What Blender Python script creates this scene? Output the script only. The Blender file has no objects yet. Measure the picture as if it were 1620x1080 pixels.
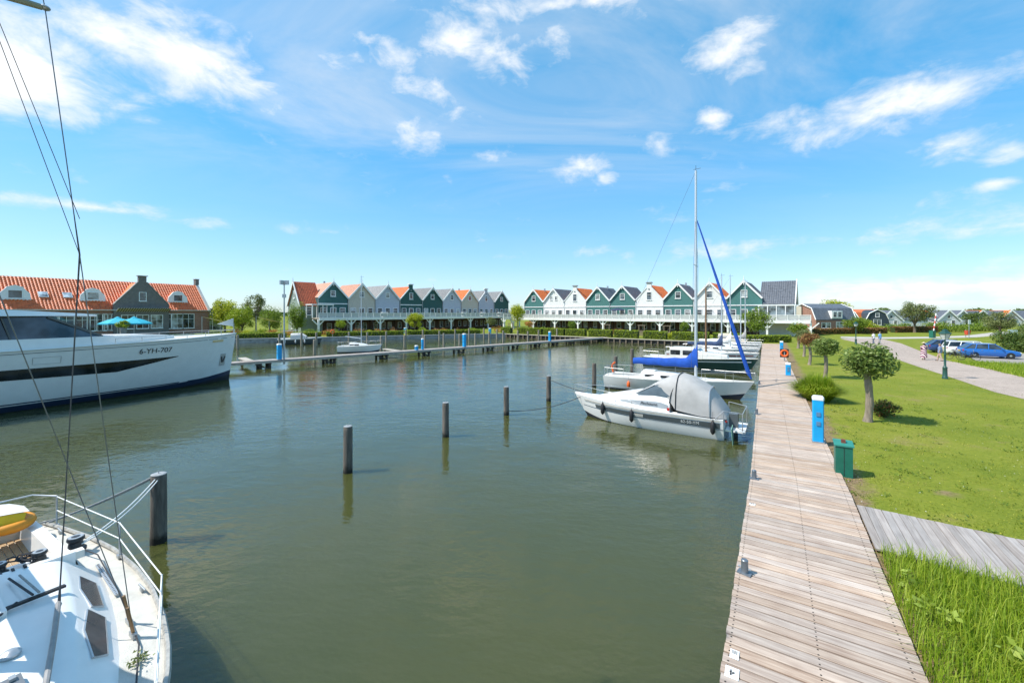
import bpy, bmesh, math, random
import numpy as np
from mathutils import Vector, Matrix
random.seed(7); RNG = np.random.default_rng(7)
R = math.radians
SC = bpy.context.scene
COL = SC.collection
# ------------------------------------------------------------------ camera
F, CX, HY, CH = 660.0, 810.0, 494.0, 5.5      # focal length, principal column, horizon row (photo pixels), eye height (m)
cam = bpy.data.cameras.new('camera'); cam_o = bpy.data.objects.new('camera', cam); COL.objects.link(cam_o)
cam.sensor_width = 36; cam.lens = 36*F/1620; cam.shift_y = -46/1620
cam.clip_start = 0.1; cam.clip_end = 9000
cam_o.location = (0, 0, CH); cam_o.rotation_euler = (R(90), 0, 0)
SC.camera = cam_o
SC.view_settings.view_transform = 'Standard'; SC.view_settings.look = 'None'
SC.view_settings.gamma = 1; SC.view_settings.use_curve_mapping = False
SC.view_settings.exposure = 0.70
# ------------------------------------------------------------------ sun and sky
SUN_EL = 52.0
SUN_DIR = Vector((0.985, 0.17, 0)).normalized()        # where the light travels (shadows fall to the right)
sun = bpy.data.lights.new('sun', 'SUN'); sun.energy = 3.6; sun.angle = R(0.53); sun.color = (1, 0.955, 0.88)
sun_o = bpy.data.objects.new('sun', sun); COL.objects.link(sun_o)
trav = Vector((SUN_DIR.x*math.cos(R(SUN_EL)), SUN_DIR.y*math.cos(R(SUN_EL)), -math.sin(R(SUN_EL))))
sun_o.rotation_euler = trav.to_track_quat('-Z', 'Y').to_euler()
world = bpy.data.worlds.new('World'); SC.world = world; world.use_nodes = True
def build_world():
    nt = world.node_tree; N = nt.nodes; L = nt.links; N.clear()
    def M(op, a, b=None, c=None, clamp=False):
        n = N.new('ShaderNodeMath'); n.operation = op; n.use_clamp = clamp
        for i, x in enumerate((a, b, c)):
            if x is None: continue
            if isinstance(x, (int, float)): n.inputs[i].default_value = x
            else: L.new(x, n.inputs[i])
        return n.outputs[0]
    def VM(op, a, b=None):
        n = N.new('ShaderNodeVectorMath'); n.operation = op
        for i, x in enumerate((a, b)):
            if x is None: continue
            if isinstance(x, (tuple, list, Vector)): n.inputs[i].default_value = tuple(x)
            else: L.new(x, n.inputs[i])
        return n
    out = N.new('ShaderNodeOutputWorld'); bg = N.new('ShaderNodeBackground'); L.new(bg.outputs[0], out.inputs[0])
    sky = N.new('ShaderNodeTexSky'); sky.sky_type = 'NISHITA'; sky.sun_disc = False
    sky.sun_elevation = R(SUN_EL); sky.sun_rotation = math.atan2(-SUN_DIR.x, -SUN_DIR.y)
    sky.air_density = 1.0; sky.dust_density = 0.35; sky.ozone_density = 2.2; sky.altitude = 0
    tc = N.new('ShaderNodeTexCoord'); d = tc.outputs['Generated']
    hs = N.new('ShaderNodeHueSaturation'); hs.inputs['Saturation'].default_value = 1.45; hs.inputs['Hue'].default_value = 0.488; L.new(sky.outputs[0], hs.inputs['Color'])
    gm = N.new('ShaderNodeGamma'); gm.inputs[1].default_value = .55; L.new(hs.outputs[0], gm.inputs[0])
    tint = N.new('ShaderNodeMix'); tint.data_type = 'RGBA'; tint.blend_type = 'MULTIPLY'; tint.inputs[0].default_value = 1; tint.inputs[7].default_value = (1.30, 1.62, 2.0, 1); L.new(gm.outputs[0], tint.inputs[6])
    sp = N.new('ShaderNodeSeparateXYZ'); L.new(d, sp.inputs[0])
    zz = M('MAXIMUM', sp.outputs[2], 0.0)
    den = M('ADD', zz, 0.10)
    cb = N.new('ShaderNodeCombineXYZ'); L.new(M('DIVIDE', sp.outputs[0], den), cb.inputs[0]); L.new(M('DIVIDE', sp.outputs[1], den), cb.inputs[1])
    def noise(vec, scale, detail, rough, dist=0.0):
        n = N.new('ShaderNodeTexNoise'); n.inputs['Scale'].default_value = scale; n.inputs['Detail'].default_value = detail
        n.inputs['Roughness'].default_value = rough; n.inputs['Distortion'].default_value = dist; L.new(vec, n.inputs['Vector']); return n.outputs[0]
    n1 = noise(cb.outputs[0], 1.1, 9, 0.62, 0.5)
    n2 = noise(cb.outputs[0], 0.33, 4, 0.5, 0.2)
    n3 = noise(VM('MULTIPLY', d, (11, 11, 20)).outputs[0], 1.0, 8, 0.6, 0.3)     # billows of the single puffs
    # clouds of the day: (column, row, half width, half height, weight) seen in the photograph, placed on the sky dome
    blobs = [(285,85,140,60,.84),(30,105,140,70,.84),(620,110,190,60,.46),(740,70,120,60,.50),(880,50,70,40,.46),(1160,80,110,60,.46),(1415,165,115,34,.74),(1310,215,70,20,.48),
             (1215,185,62,24,.56),(1128,188,40,20,.52),(920,262,46,20,.54),(960,278,24,12,.44),(1520,232,60,22,.50),(1600,238,40,18,.48),(1400,466,130,28,.72),(1612,462,58,38,.74),
             (1045,228,40,36,.40),(1340,378,380,20,.42),(150,328,230,11,.44),(900,5,520,36,.42),(520,185,330,40,.40),(690,215,44,50,.44),(775,250,40,14,.46),(1575,290,30,8,.48),(130,165,60,22,.44),(1300,480,90,16,.5)]
    acc = None
    for px, py, rw, rh, w in blobs:
        t = Vector(((px-CX)/F, 1, (HY-py)/F)); ln = t.length; t.normalize()
        rw_, rh_ = rw/F/ln*.9, rh/F/ln*.95
        v = VM('MULTIPLY', VM('SUBTRACT', d, t).outputs[0], (1/rw_, 1/rw_, 1/rh_))
        q = VM('LENGTH', v.outputs[0]).outputs['Value']
        g = M('MULTIPLY', M('SUBTRACT', 1.0, M('MULTIPLY', q, 0.55), clamp=True), w)
        acc = g if acc is None else M('MAXIMUM', acc, g)
    nn = M('ADD', M('MULTIPLY', n1, 0.42), M('MULTIPLY', n3, 0.58))
    nn = M('ADD', M('MULTIPLY', M('SUBTRACT', nn, .5), 1.75), .5)
    acc = M('MULTIPLY', acc, .86)
    s = M('ADD', M('ADD', nn, acc), M('MULTIPLY', M('SUBTRACT', n2, 0.5), 0.35))
    mr = N.new('ShaderNodeMapRange'); mr.interpolation_type = 'SMOOTHSTEP'; mr.inputs[1].default_value = 0.60; mr.inputs[2].default_value = 1.12
    L.new(s, mr.inputs[0])
    nv = noise(VM('MULTIPLY', cb.outputs[0], (.75, 1.5, 1)).outputs[0], .8, 7, .62, .8)          # thin high veil
    vl = N.new('ShaderNodeMapRange'); vl.interpolation_type = 'SMOOTHSTEP'; vl.inputs[1].default_value = .40; vl.inputs[2].default_value = .80; vl.inputs[4].default_value = .62; L.new(M('ADD', nv, M('MULTIPLY', n2, .12)), vl.inputs[0])
    el = N.new('ShaderNodeMapRange'); el.interpolation_type = 'SMOOTHSTEP'; el.inputs[1].default_value = .20; el.inputs[2].default_value = .46; el.inputs[3].default_value = .08; L.new(zz, el.inputs[0])
    cov = M('MAXIMUM', mr.outputs[0], M('MULTIPLY', vl.outputs[0], el.outputs[0]))
    fac = M('MULTIPLY', cov, M('MULTIPLY', M('ADD', zz, 0.012), 28.0, clamp=True), clamp=True)
    ramp = N.new('ShaderNodeMapRange'); ramp.inputs[1].default_value = 0.7; ramp.inputs[2].default_value = 1.25; ramp.inputs[3].default_value = 0.78; ramp.inputs[4].default_value = 1.0; L.new(s, ramp.inputs[0])
    cc = N.new('ShaderNodeCombineXYZ')
    for i, k in enumerate((5.5, 5.6, 5.7)): L.new(M('MULTIPLY', ramp.outputs[0], k), cc.inputs[i])
    mix = N.new('ShaderNodeMix'); mix.data_type = 'RGBA'
    L.new(M('MULTIPLY', fac, 0.96), mix.inputs[0]); L.new(tint.outputs[2], mix.inputs[6]); L.new(cc.outputs[0], mix.inputs[7])
    L.new(mix.outputs[2], bg.inputs['Color']); bg.inputs['Strength'].default_value = 0.135
build_world()
# ------------------------------------------------------------------ helpers
def P(px, py, z=0.0):                 # the place on the level z that the photograph shows at a pixel
    d = F*(CH-z)/(py-HY); return Vector(((px-CX)/F*d, d, z))
def D(px, d, z=0.0): return Vector(((px-CX)/F*d, d, z))
def Z(py, d): return CH-(py-HY)*d/F
MATS = {}
def nodes(name):
    m = bpy.data.materials.new(name); m.use_nodes = True; nt = m.node_tree
    return m, nt, nt.nodes['Principled BSDF']
def mat(name, col, rough=.55, var=.12, scale=4.0, bump=0.0, bscale=None, metal=0.0, stretch=(1,1,1), detail=4, spec=.5, coord='Object', coat=0.0):
    if name in MATS: return MATS[name]
    m, nt, b = nodes(name); L = nt.links
    tc = nt.nodes.new('ShaderNodeTexCoord'); mp = nt.nodes.new('ShaderNodeMapping'); mp.inputs['Scale'].default_value = stretch
    L.new(tc.outputs[coord], mp.inputs[0])
    n = nt.nodes.new('ShaderNodeTexNoise'); n.inputs['Scale'].default_value = scale; n.inputs['Detail'].default_value = detail; n.inputs['Roughness'].default_value = .6
    L.new(mp.outputs[0], n.inputs['Vector'])
    r = nt.nodes.new('ShaderNodeValToRGB'); r.color_ramp.elements[0].position = .3; r.color_ramp.elements[1].position = .7
    r.color_ramp.elements[0].color = (*[c*(1-var) for c in col], 1); r.color_ramp.elements[1].color = (*[min(1, c*(1+var)) for c in col], 1)
    L.new(n.outputs[0], r.inputs[0]); L.new(r.outputs[0], b.inputs['Base Color'])
    b.inputs['Roughness'].default_value = rough; b.inputs['Metallic'].default_value = metal
    b.inputs['Specular IOR Level'].default_value = spec; b.inputs['Coat Weight'].default_value = coat
    if bump:
        bn = nt.nodes.new('ShaderNodeTexNoise'); bn.inputs['Scale'].default_value = bscale or scale*3; bn.inputs['Detail'].default_value = 5
        L.new(mp.outputs[0], bn.inputs['Vector']); bp = nt.nodes.new('ShaderNodeBump'); bp.inputs['Strength'].default_value = bump; bp.inputs['Distance'].default_value = .02
        L.new(bn.outputs[0], bp.inputs['Height']); L.new(bp.outputs[0], b.inputs['Normal'])
    MATS[name] = m; return m
def per_object(m, amount=.25, hue=.0):
    """each piece a little lighter or darker than its neighbours"""
    nt = m.node_tree; b = nt.nodes['Principled BSDF']; src = b.inputs['Base Color'].links[0].from_socket
    oi = nt.nodes.new('ShaderNodeObjectInfo'); mr = nt.nodes.new('ShaderNodeMapRange'); mr.inputs[3].default_value = 1-amount; mr.inputs[4].default_value = 1+amount
    nt.links.new(oi.outputs['Random'], mr.inputs[0]); hs = nt.nodes.new('ShaderNodeHueSaturation'); nt.links.new(mr.outputs[0], hs.inputs['Value']); nt.links.new(src, hs.inputs['Color'])
    nt.links.new(hs.outputs[0], b.inputs['Base Color']); return m
class MB:
    def __init__(s): s.v = []; s.f = []; s.m = []; s.M = None
    def add(s, vs, fs, mi=0):
        o = len(s.v)
        s.v += [tuple(s.M @ Vector(v)) if s.M else tuple(v) for v in vs]
        s.f += [tuple(i+o for i in f) for f in fs]; s.m += [mi]*len(fs); return s
    def box(s, c, size, mi=0, rz=0.0, M=None):
        x, y, z = [k/2 for k in size]; c = Vector(c); m = M or Matrix.Rotation(rz, 3, 'Z')
        vs = [c + m @ Vector((a*x, b*y, e*z)) for a in (-1,1) for b in (-1,1) for e in (-1,1)]
        return s.add(vs, [(0,1,3,2),(4,6,7,5),(0,4,5,1),(2,3,7,6),(0,2,6,4),(1,5,7,3)], mi)
    def bar(s, p0, p1, w, h, mi=0, up=(0,0,1)):
        p0, p1 = Vector(p0), Vector(p1); a = (p1-p0).normalized(); u = Vector(up)
        if abs(a.dot(u)) > .98: u = Vector((1,0,0))
        r = a.cross(u).normalized(); u = r.cross(a)
        vs = [p + r*w/2*i + u*h/2*j for p in (p0, p1) for i, j in ((-1,-1),(1,-1),(1,1),(-1,1))]
        return s.add(vs, [(3,2,1,0),(4,5,6,7),(0,1,5,4),(1,2,6,5),(2,3,7,6),(3,0,4,7)], mi)
    def tube(s, p0, p1, r0, r1=None, n=8, mi=0): return s.path([p0, p1], [r0, r0 if r1 is None else r1], n, mi)
    def path(s, pts, r, n=6, mi=0):
        pts = [Vector(p) for p in pts]; k = len(pts)
        if not isinstance(r, (list, tuple)): r = [r]*k
        rings = []; u = None
        for i, p in enumerate(pts):
            t = (pts[min(i+1, k-1)]-pts[max(i-1, 0)]).normalized()
            if u is None:
                u = Vector((0,0,1)) if abs(t.z) < .9 else Vector((1,0,0))
            a = t.cross(u).normalized(); u = a.cross(t).normalized()
            rings.append([p + (a*math.cos(2*math.pi*j/n)+u*math.sin(2*math.pi*j/n))*r[i] for j in range(n)])
        return s.loft(rings, True, True, mi)
    def loft(s, rings, closed=False, cap=False, mi=0, mis=None):
        n = len(rings[0]); vs = [v for r in rings for v in r]; fs = []; ms = []
        for i in range(len(rings)-1):
            for j in range(n if closed else n-1):
                k = (j+1) % n; fs.append((i*n+j, i*n+k, (i+1)*n+k, (i+1)*n+j)); ms.append(mis[j] if mis else mi)
        if cap: fs += [tuple(range(n-1,-1,-1)), tuple(range((len(rings)-1)*n, len(rings)*n))]; ms += [mi, mi]
        s.add(vs, fs, mi); s.m[-len(ms):] = ms; return s
    def poly(s, pts, mi=0): return s.add(pts, [tuple(range(len(pts)))], mi)
    def prism(s, pts, vec, mi=0):
        n = len(pts); vec = Vector(vec); a = [Vector(p) for p in pts]; b = [p+vec for p in a]
        return s.add(a+b, [tuple(range(n-1,-1,-1)), tuple(range(n,2*n))]+[(i,(i+1)%n,n+(i+1)%n,n+i) for i in range(n)], mi)
    def lathe(s, prof, c=(0,0,0), n=12, mi=0):
        c = Vector(c); return s.loft([[c+Vector((r*math.cos(2*math.pi*j/n), r*math.sin(2*math.pi*j/n), z)) for j in range(n)] for r, z in prof], True, True, mi)
    def ell(s, c, r, n=10, k=7, mi=0):
        c = Vector(c); rings = []
        for i in range(k+1):
            a = math.pi*i/k; q = max(math.sin(a), .02)
            rings.append([c+Vector((r[0]*q*math.cos(2*math.pi*j/n), r[1]*q*math.sin(2*math.pi*j/n), -r[2]*math.cos(a))) for j in range(n)])
        return s.loft(rings, True, True, mi)
    def mesh(s, name, mats, smooth=False):
        me = bpy.data.meshes.new(name); me.from_pydata(s.v, [], s.f)
        for m in (mats if isinstance(mats, (list, tuple)) else [mats]): me.materials.append(m)
        me.polygons.foreach_set('material_index', s.m)
        bm = bmesh.new(); bm.from_mesh(me); bmesh.ops.recalc_face_normals(bm, faces=bm.faces); bm.to_mesh(me); bm.free()
        if smooth:
            me.polygons.foreach_set('use_smooth', [True]*len(me.polygons)); me.set_sharp_from_angle(angle=R(38 if smooth is True else smooth))
        me.update(); return me
    def build(s, name, mats, parent=None, smooth=False, loc=None, rz=0.0):
        return ob(name, s.mesh(name, mats, smooth), parent, loc, rz)
def ob(name, data, parent=None, loc=None, rz=0.0, rot=None):
    o = bpy.data.objects.new(name, data); COL.objects.link(o)
    if parent: o.parent = parent
    if loc is not None: o.location = loc
    o.rotation_euler = rot if rot else (0, 0, rz); return o
def tag(o, label=None, cat=None, group=None, kind=None):
    if label: o['label'] = label
    if cat: o['category'] = cat
    if group: o['group'] = group
    if kind: o['kind'] = kind
    return o
def thing(name, label, cat, loc=(0,0,0), rz=0.0, group=None): return tag(ob(name, None, None, loc, rz), label, cat, group)
def copy_tree(o, parent=None):
    c = o.copy(); COL.objects.link(c); c.parent = parent
    for ch in list(o.children): copy_tree(ch, c)
    return c
def text_mesh(txt, size, mt, name, shear=0.0, extrude=.002):
    cu = bpy.data.curves.new('t', 'FONT'); cu.body = txt; cu.size = size; cu.align_x = 'CENTER'; cu.align_y = 'CENTER'; cu.shear = shear; cu.extrude = extrude
    o = bpy.data.objects.new('t', cu); COL.objects.link(o)
    me = bpy.data.meshes.new_from_object(o.evaluated_get(bpy.context.evaluated_depsgraph_get())); me.name = name
    bpy.data.objects.remove(o); me.materials.clear(); me.materials.append(mt); return me
def tri_cloud(name, V, nper, faces, mats, parent=None, mi=None, smooth=False):
    """V: (n*nper,3) points of n equal little shapes; faces: face index tuples within one shape"""
    n = len(V)//nper; fl = np.concatenate([np.array(f) for f in faces]); ln = np.array([len(f) for f in faces])
    idx = (np.arange(n)[:,None]*nper + fl[None,:]).ravel(); tot = np.tile(ln, n)
    me = bpy.data.meshes.new(name); me.vertices.add(len(V)); me.vertices.foreach_set('co', np.asarray(V, dtype=np.float32).ravel())
    me.loops.add(len(idx)); me.loops.foreach_set('vertex_index', idx.astype(np.int32))
    me.polygons.add(len(tot)); me.polygons.foreach_set('loop_start', (np.cumsum(tot)-tot).astype(np.int32)); me.polygons.foreach_set('loop_total', tot.astype(np.int32))
    for m in (mats if isinstance(mats, (list, tuple)) else [mats]): me.materials.append(m)
    if mi is not None: me.polygons.foreach_set('material_index', np.repeat(mi, len(faces)).astype(np.int32))
    me.update(calc_edges=True); me.validate()
    return ob(name, me, parent)
# ------------------------------------------------------------------ materials of the setting
def water_mat():
    m, nt, b = nodes('water'); L = nt.links
    b.inputs['Base Color'].default_value = (.040, .047, .017, 1); b.inputs['Roughness'].default_value = .04; b.inputs['IOR'].default_value = 1.5
    tc = nt.nodes.new('ShaderNodeTexCoord')
    hs = None
    for sc, st, rot, hgt in ((.32, (1, 1.7, 1), .5, .075), (1.5, (1, 1.9, 1), .35, .028), (5.5, (1, 1.6, 1), .7, .010)):
        mp = nt.nodes.new('ShaderNodeMapping'); mp.inputs['Scale'].default_value = st; mp.inputs['Rotation'].default_value = (0, 0, rot); L.new(tc.outputs['Object'], mp.inputs[0])
        n = nt.nodes.new('ShaderNodeTexNoise'); n.inputs['Scale'].default_value = sc; n.inputs['Detail'].default_value = 2.5; n.inputs['Roughness'].default_value = .5; L.new(mp.outputs[0], n.inputs['Vector'])
        k = nt.nodes.new('ShaderNodeMath'); k.operation = 'MULTIPLY'; k.inputs[1].default_value = hgt; L.new(n.outputs[0], k.inputs[0])
        if hs is None: hs = k.outputs[0]
        else:
            a = nt.nodes.new('ShaderNodeMath'); L.new(hs, a.inputs[0]); L.new(k.outputs[0], a.inputs[1]); hs = a.outputs[0]
    # wind patches: ripples stronger in some places
    n = nt.nodes.new('ShaderNodeTexNoise'); n.inputs['Scale'].default_value = .045; n.inputs['Detail'].default_value = 3; L.new(tc.outputs['Object'], n.inputs['Vector'])
    mr = nt.nodes.new('ShaderNodeMapRange'); mr.inputs[1].default_value = .35; mr.inputs[2].default_value = .65; mr.inputs[3].default_value = .35; mr.inputs[4].default_value = .85; L.new(n.outputs[0], mr.inputs[0])
    bp = nt.nodes.new('ShaderNodeBump'); bp.inputs['Distance'].default_value = 1.0; L.new(mr.outputs[0], bp.inputs['Strength']); L.new(hs, bp.inputs['Height']); L.new(bp.outputs[0], b.inputs['Normal'])
    c = nt.nodes.new('ShaderNodeTexNoise'); c.inputs['Scale'].default_value = .12; c.inputs['Detail'].default_value = 3; L.new(tc.outputs['Object'], c.inputs['Vector'])
    r = nt.nodes.new('ShaderNodeValToRGB'); r.color_ramp.elements[0].color = (.050, .058, .019, 1); r.color_ramp.elements[1].color = (.066, .070, .019, 1); L.new(c.outputs[0], r.inputs[0]); L.new(r.outputs[0], b.inputs['Base Color'])
    b.subsurface_method = 'BURLEY'; b.inputs['Subsurface Weight'].default_value = .85; b.inputs['Subsurface Radius'].default_value = (.9,1.0,.6); b.inputs['Subsurface Scale'].default_value = .8
    return m
def ground_mat():
    m, nt, b = nodes('grass_ground'); L = nt.links; N = nt.nodes
    tc = N.new('ShaderNodeTexCoord'); o = tc.outputs['Object']
    def noise(s, d=5, st=None):
        n = N.new('ShaderNodeTexNoise'); n.inputs['Scale'].default_value = s; n.inputs['Detail'].default_value = d; n.inputs['Roughness'].default_value = .65; L.new(o, n.inputs['Vector']); return n.outputs[0]
    def ramp(x, stops):
        r = N.new('ShaderNodeValToRGB'); e = r.color_ramp.elements
        while len(e) < len(stops): e.new(.5)
        for q, (p, c) in zip(e, stops): q.position = p; q.color = (*c, 1)
        L.new(x, r.inputs[0]); return r.outputs[0]
    def mix(f, a, c):
        x = N.new('ShaderNodeMix'); x.data_type = 'RGBA'; L.new(f, x.inputs[0]); L.new(a, x.inputs[6]); L.new(c, x.inputs[7]); return x.outputs[2]
    def M(op, a, b_=None, clamp=False):
        n = N.new('ShaderNodeMath'); n.operation = op; n.use_clamp = clamp
        for i, x in enumerate((a, b_)):
            if x is None: continue
            if isinstance(x, (int, float)): n.inputs[i].default_value = x
            else: L.new(x, n.inputs[i])
        return n.outputs[0]
    fine = ramp(noise(14, 6), [(.28, (.075, .11, .010)), (.5, (.17, .21, .02)), (.75, (.30, .30, .05))])
    big = ramp(noise(.35, 5), [(.3, (.11, .155, .012)), (.5, (.20, .225, .022)), (.72, (.32, .285, .06))])
    x = N.new('ShaderNodeMix'); x.data_type = 'RGBA'; x.inputs[0].default_value = .5; L.new(fine, x.inputs[6]); L.new(big, x.inputs[7]); col = x.outputs[2]
    # trodden, dry earth along the planks and a few bare patches in the lawn
    dry = ramp(noise(9, 6), [(.3, (.13, .085, .045)), (.7, (.34, .25, .14))])
    sp = N.new('ShaderNodeSeparateXYZ'); L.new(o, sp.inputs[0])
    e = M('SUBTRACT', M('MULTIPLY', M('SUBTRACT', sp.outputs[0], 8.44), .850), M('MULTIPLY', M('SUBTRACT', sp.outputs[1], 10.3), .526))
    edge = M('SUBTRACT', 1.0, M('MULTIPLY', M('ABSOLUTE', e), .9), True)
    f1 = M('MULTIPLY', M('SUBTRACT', M('ADD', edge, M('MULTIPLY', noise(1.6, 6), 1.3)), 1.12), 3.0, True)
    bare = M('MULTIPLY', M('SUBTRACT', noise(.7, 7), .585), 7.0, True)
    q = P(1497, 780, .75)
    pd = M('SQRT', M('ADD', M('POWER', M('MULTIPLY', M('SUBTRACT', sp.outputs[0], q.x), 1.5), 2), M('POWER', M('MULTIPLY', M('SUBTRACT', sp.outputs[1], q.y), 1.9), 2)))
    patch = M('MULTIPLY', M('SUBTRACT', 1.0, M('ADD', pd, M('MULTIPLY', noise(4, 5), .9))), 2.5, True)
    col = mix(M('MAXIMUM', M('MAXIMUM', f1, M('MULTIPLY', bare, .6)), M('MULTIPLY', patch, .85)), col, dry)
    L.new(col, b.inputs['Base Color']); b.inputs['Roughness'].default_value = .9; b.inputs['Specular IOR Level'].default_value = .15
    bp = N.new('ShaderNodeBump'); bp.inputs['Strength'].default_value = .7; bp.inputs['Distance'].default_value = .05; L.new(noise(22, 6), bp.inputs['Height']); L.new(bp.outputs[0], b.inputs['Normal'])
    return m
def plank_mat(name, dark, light, grain=1.0, screws=True):
    m, nt, b = nodes(name); L = nt.links; N = nt.nodes
    tc = N.new('ShaderNodeTexCoord'); oi = N.new('ShaderNodeObjectInfo')
    off = N.new('ShaderNodeVectorMath'); off.operation = 'MULTIPLY_ADD'; cb = N.new('ShaderNodeCombineXYZ')
    for i in range(3): L.new(oi.outputs['Random'], cb.inputs[i])
    L.new(cb.outputs[0], off.inputs[0]); off.inputs[1].default_value = (37, 53, 11); L.new(tc.outputs['Object'], off.inputs[2])
    mp = N.new('ShaderNodeMapping'); mp.inputs['Scale'].default_value = (1.2*grain, 26, 8); L.new(off.outputs[0], mp.inputs[0])
    n = N.new('ShaderNodeTexNoise'); n.inputs['Scale'].default_value = 1.0; n.inputs['Detail'].default_value = 7; n.inputs['Roughness'].default_value = .65; L.new(mp.outputs[0], n.inputs['Vector'])
    n2 = N.new('ShaderNodeTexNoise'); n2.inputs['Scale'].default_value = 2.3; n2.inputs['Detail'].default_value = 5; L.new(off.outputs[0], n2.inputs['Vector'])
    ad = N.new('ShaderNodeMath'); ad.operation = 'MULTIPLY_ADD'; L.new(n2.outputs[0], ad.inputs[0]); ad.inputs[1].default_value = .38; L.new(n.outputs[0], ad.inputs[2])
    r = N.new('ShaderNodeValToRGB'); e = r.color_ramp.elements; e[0].position = .46; e[1].position = .86; e[0].color = (*dark, 1); e[1].color = (*light, 1)
    L.new(ad.outputs[0], r.inputs[0])
    mr = N.new('ShaderNodeMapRange'); mr.inputs[3].default_value = .86; mr.inputs[4].default_value = 1.13; L.new(oi.outputs['Random'], mr.inputs[0])
    hs = N.new('ShaderNodeHueSaturation'); L.new(mr.outputs[0], hs.inputs['Value']); L.new(r.outputs[0], hs.inputs['Color'])
    w = N.new('ShaderNodeMath'); w.operation = 'FRACT'; k = N.new('ShaderNodeMath'); k.operation = 'MULTIPLY'; k.inputs[1].default_value = 7.31; L.new(oi.outputs['Random'], k.inputs[0]); L.new(k.outputs[0], w.inputs[0])
    sm = N.new('ShaderNodeMapRange'); sm.inputs[3].default_value = .75; sm.inputs[4].default_value = 1.2; L.new(w.outputs[0], sm.inputs[0]); L.new(sm.outputs[0], hs.inputs['Saturation'])
    col = hs.outputs[0]
    if screws:
        sp = N.new('ShaderNodeSeparateXYZ'); L.new(tc.outputs['Object'], sp.inputs[0])
        def M(op, a, b_):
            q = N.new('ShaderNodeMath'); q.operation = op
            for i, x in enumerate((a, b_)):
                if isinstance(x, (int, float)): q.inputs[i].default_value = x
                elif x is not None: L.new(x, q.inputs[i])
            return q.outputs[0]
        dx = None
        for xs in (-1.05, -.02, .98):
            a = M('ABSOLUTE', M('SUBTRACT', sp.outputs[0], xs), None); dx = a if dx is None else M('MINIMUM', dx, a)
        dy = M('SUBTRACT', M('ABSOLUTE', sp.outputs[1], None), .052)
        dd = M('ADD', M('MULTIPLY', dx, dx), M('MULTIPLY', dy, dy))
        f = M('LESS_THAN', dd, .00016)
        x = N.new('ShaderNodeMix'); x.data_type = 'RGBA'; L.new(f, x.inputs[0]); L.new(col, x.inputs[6]); x.inputs[7].default_value = (.03, .026, .022, 1); col = x.outputs[2]
    L.new(col, b.inputs['Base Color']); b.inputs['Roughness'].default_value = .8; b.inputs['Specular IOR Level'].default_value = .2
    bp = N.new('ShaderNodeBump'); bp.inputs['Strength'].default_value = .5; bp.inputs['Distance'].default_value = .01; L.new(n.outputs[0], bp.inputs['Height']); L.new(bp.outputs[0], b.inputs['Normal'])
    return m
def paving_mat():
    m, nt, b = nodes('paving'); L = nt.links; N = nt.nodes
    tc = N.new('ShaderNodeTexCoord'); mp = N.new('ShaderNodeMapping'); mp.inputs['Rotation'].default_value = (0, 0, .5); L.new(tc.outputs['Object'], mp.inputs[0])
    br = N.new('ShaderNodeTexBrick'); br.inputs['Scale'].default_value = 1; br.inputs['Brick Width'].default_value = .21; br.inputs['Row Height'].default_value = .105; br.inputs['Mortar Size'].default_value = .006
    br.inputs['Color1'].default_value = (.40, .315, .255, 1); br.inputs['Color2'].default_value = (.47, .375, .31, 1); br.inputs['Mortar'].default_value = (.16, .13, .10, 1); L.new(mp.outputs[0], br.inputs['Vector'])
    n = N.new('ShaderNodeTexNoise'); n.inputs['Scale'].default_value = .7; n.inputs['Detail'].default_value = 6; L.new(tc.outputs['Object'], n.inputs['Vector'])
    mr = N.new('ShaderNodeMapRange'); mr.inputs[3].default_value = .75; mr.inputs[4].default_value = 1.25; L.new(n.outputs[0], mr.inputs[0])
    hs = N.new('ShaderNodeHueSaturation'); L.new(mr.outputs[0], hs.inputs['Value']); L.new(br.outputs['Color'], hs.inputs['Color']); L.new(hs.outputs[0], b.inputs['Base Color'])
    b.inputs['Roughness'].default_value = .85; return m
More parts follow.
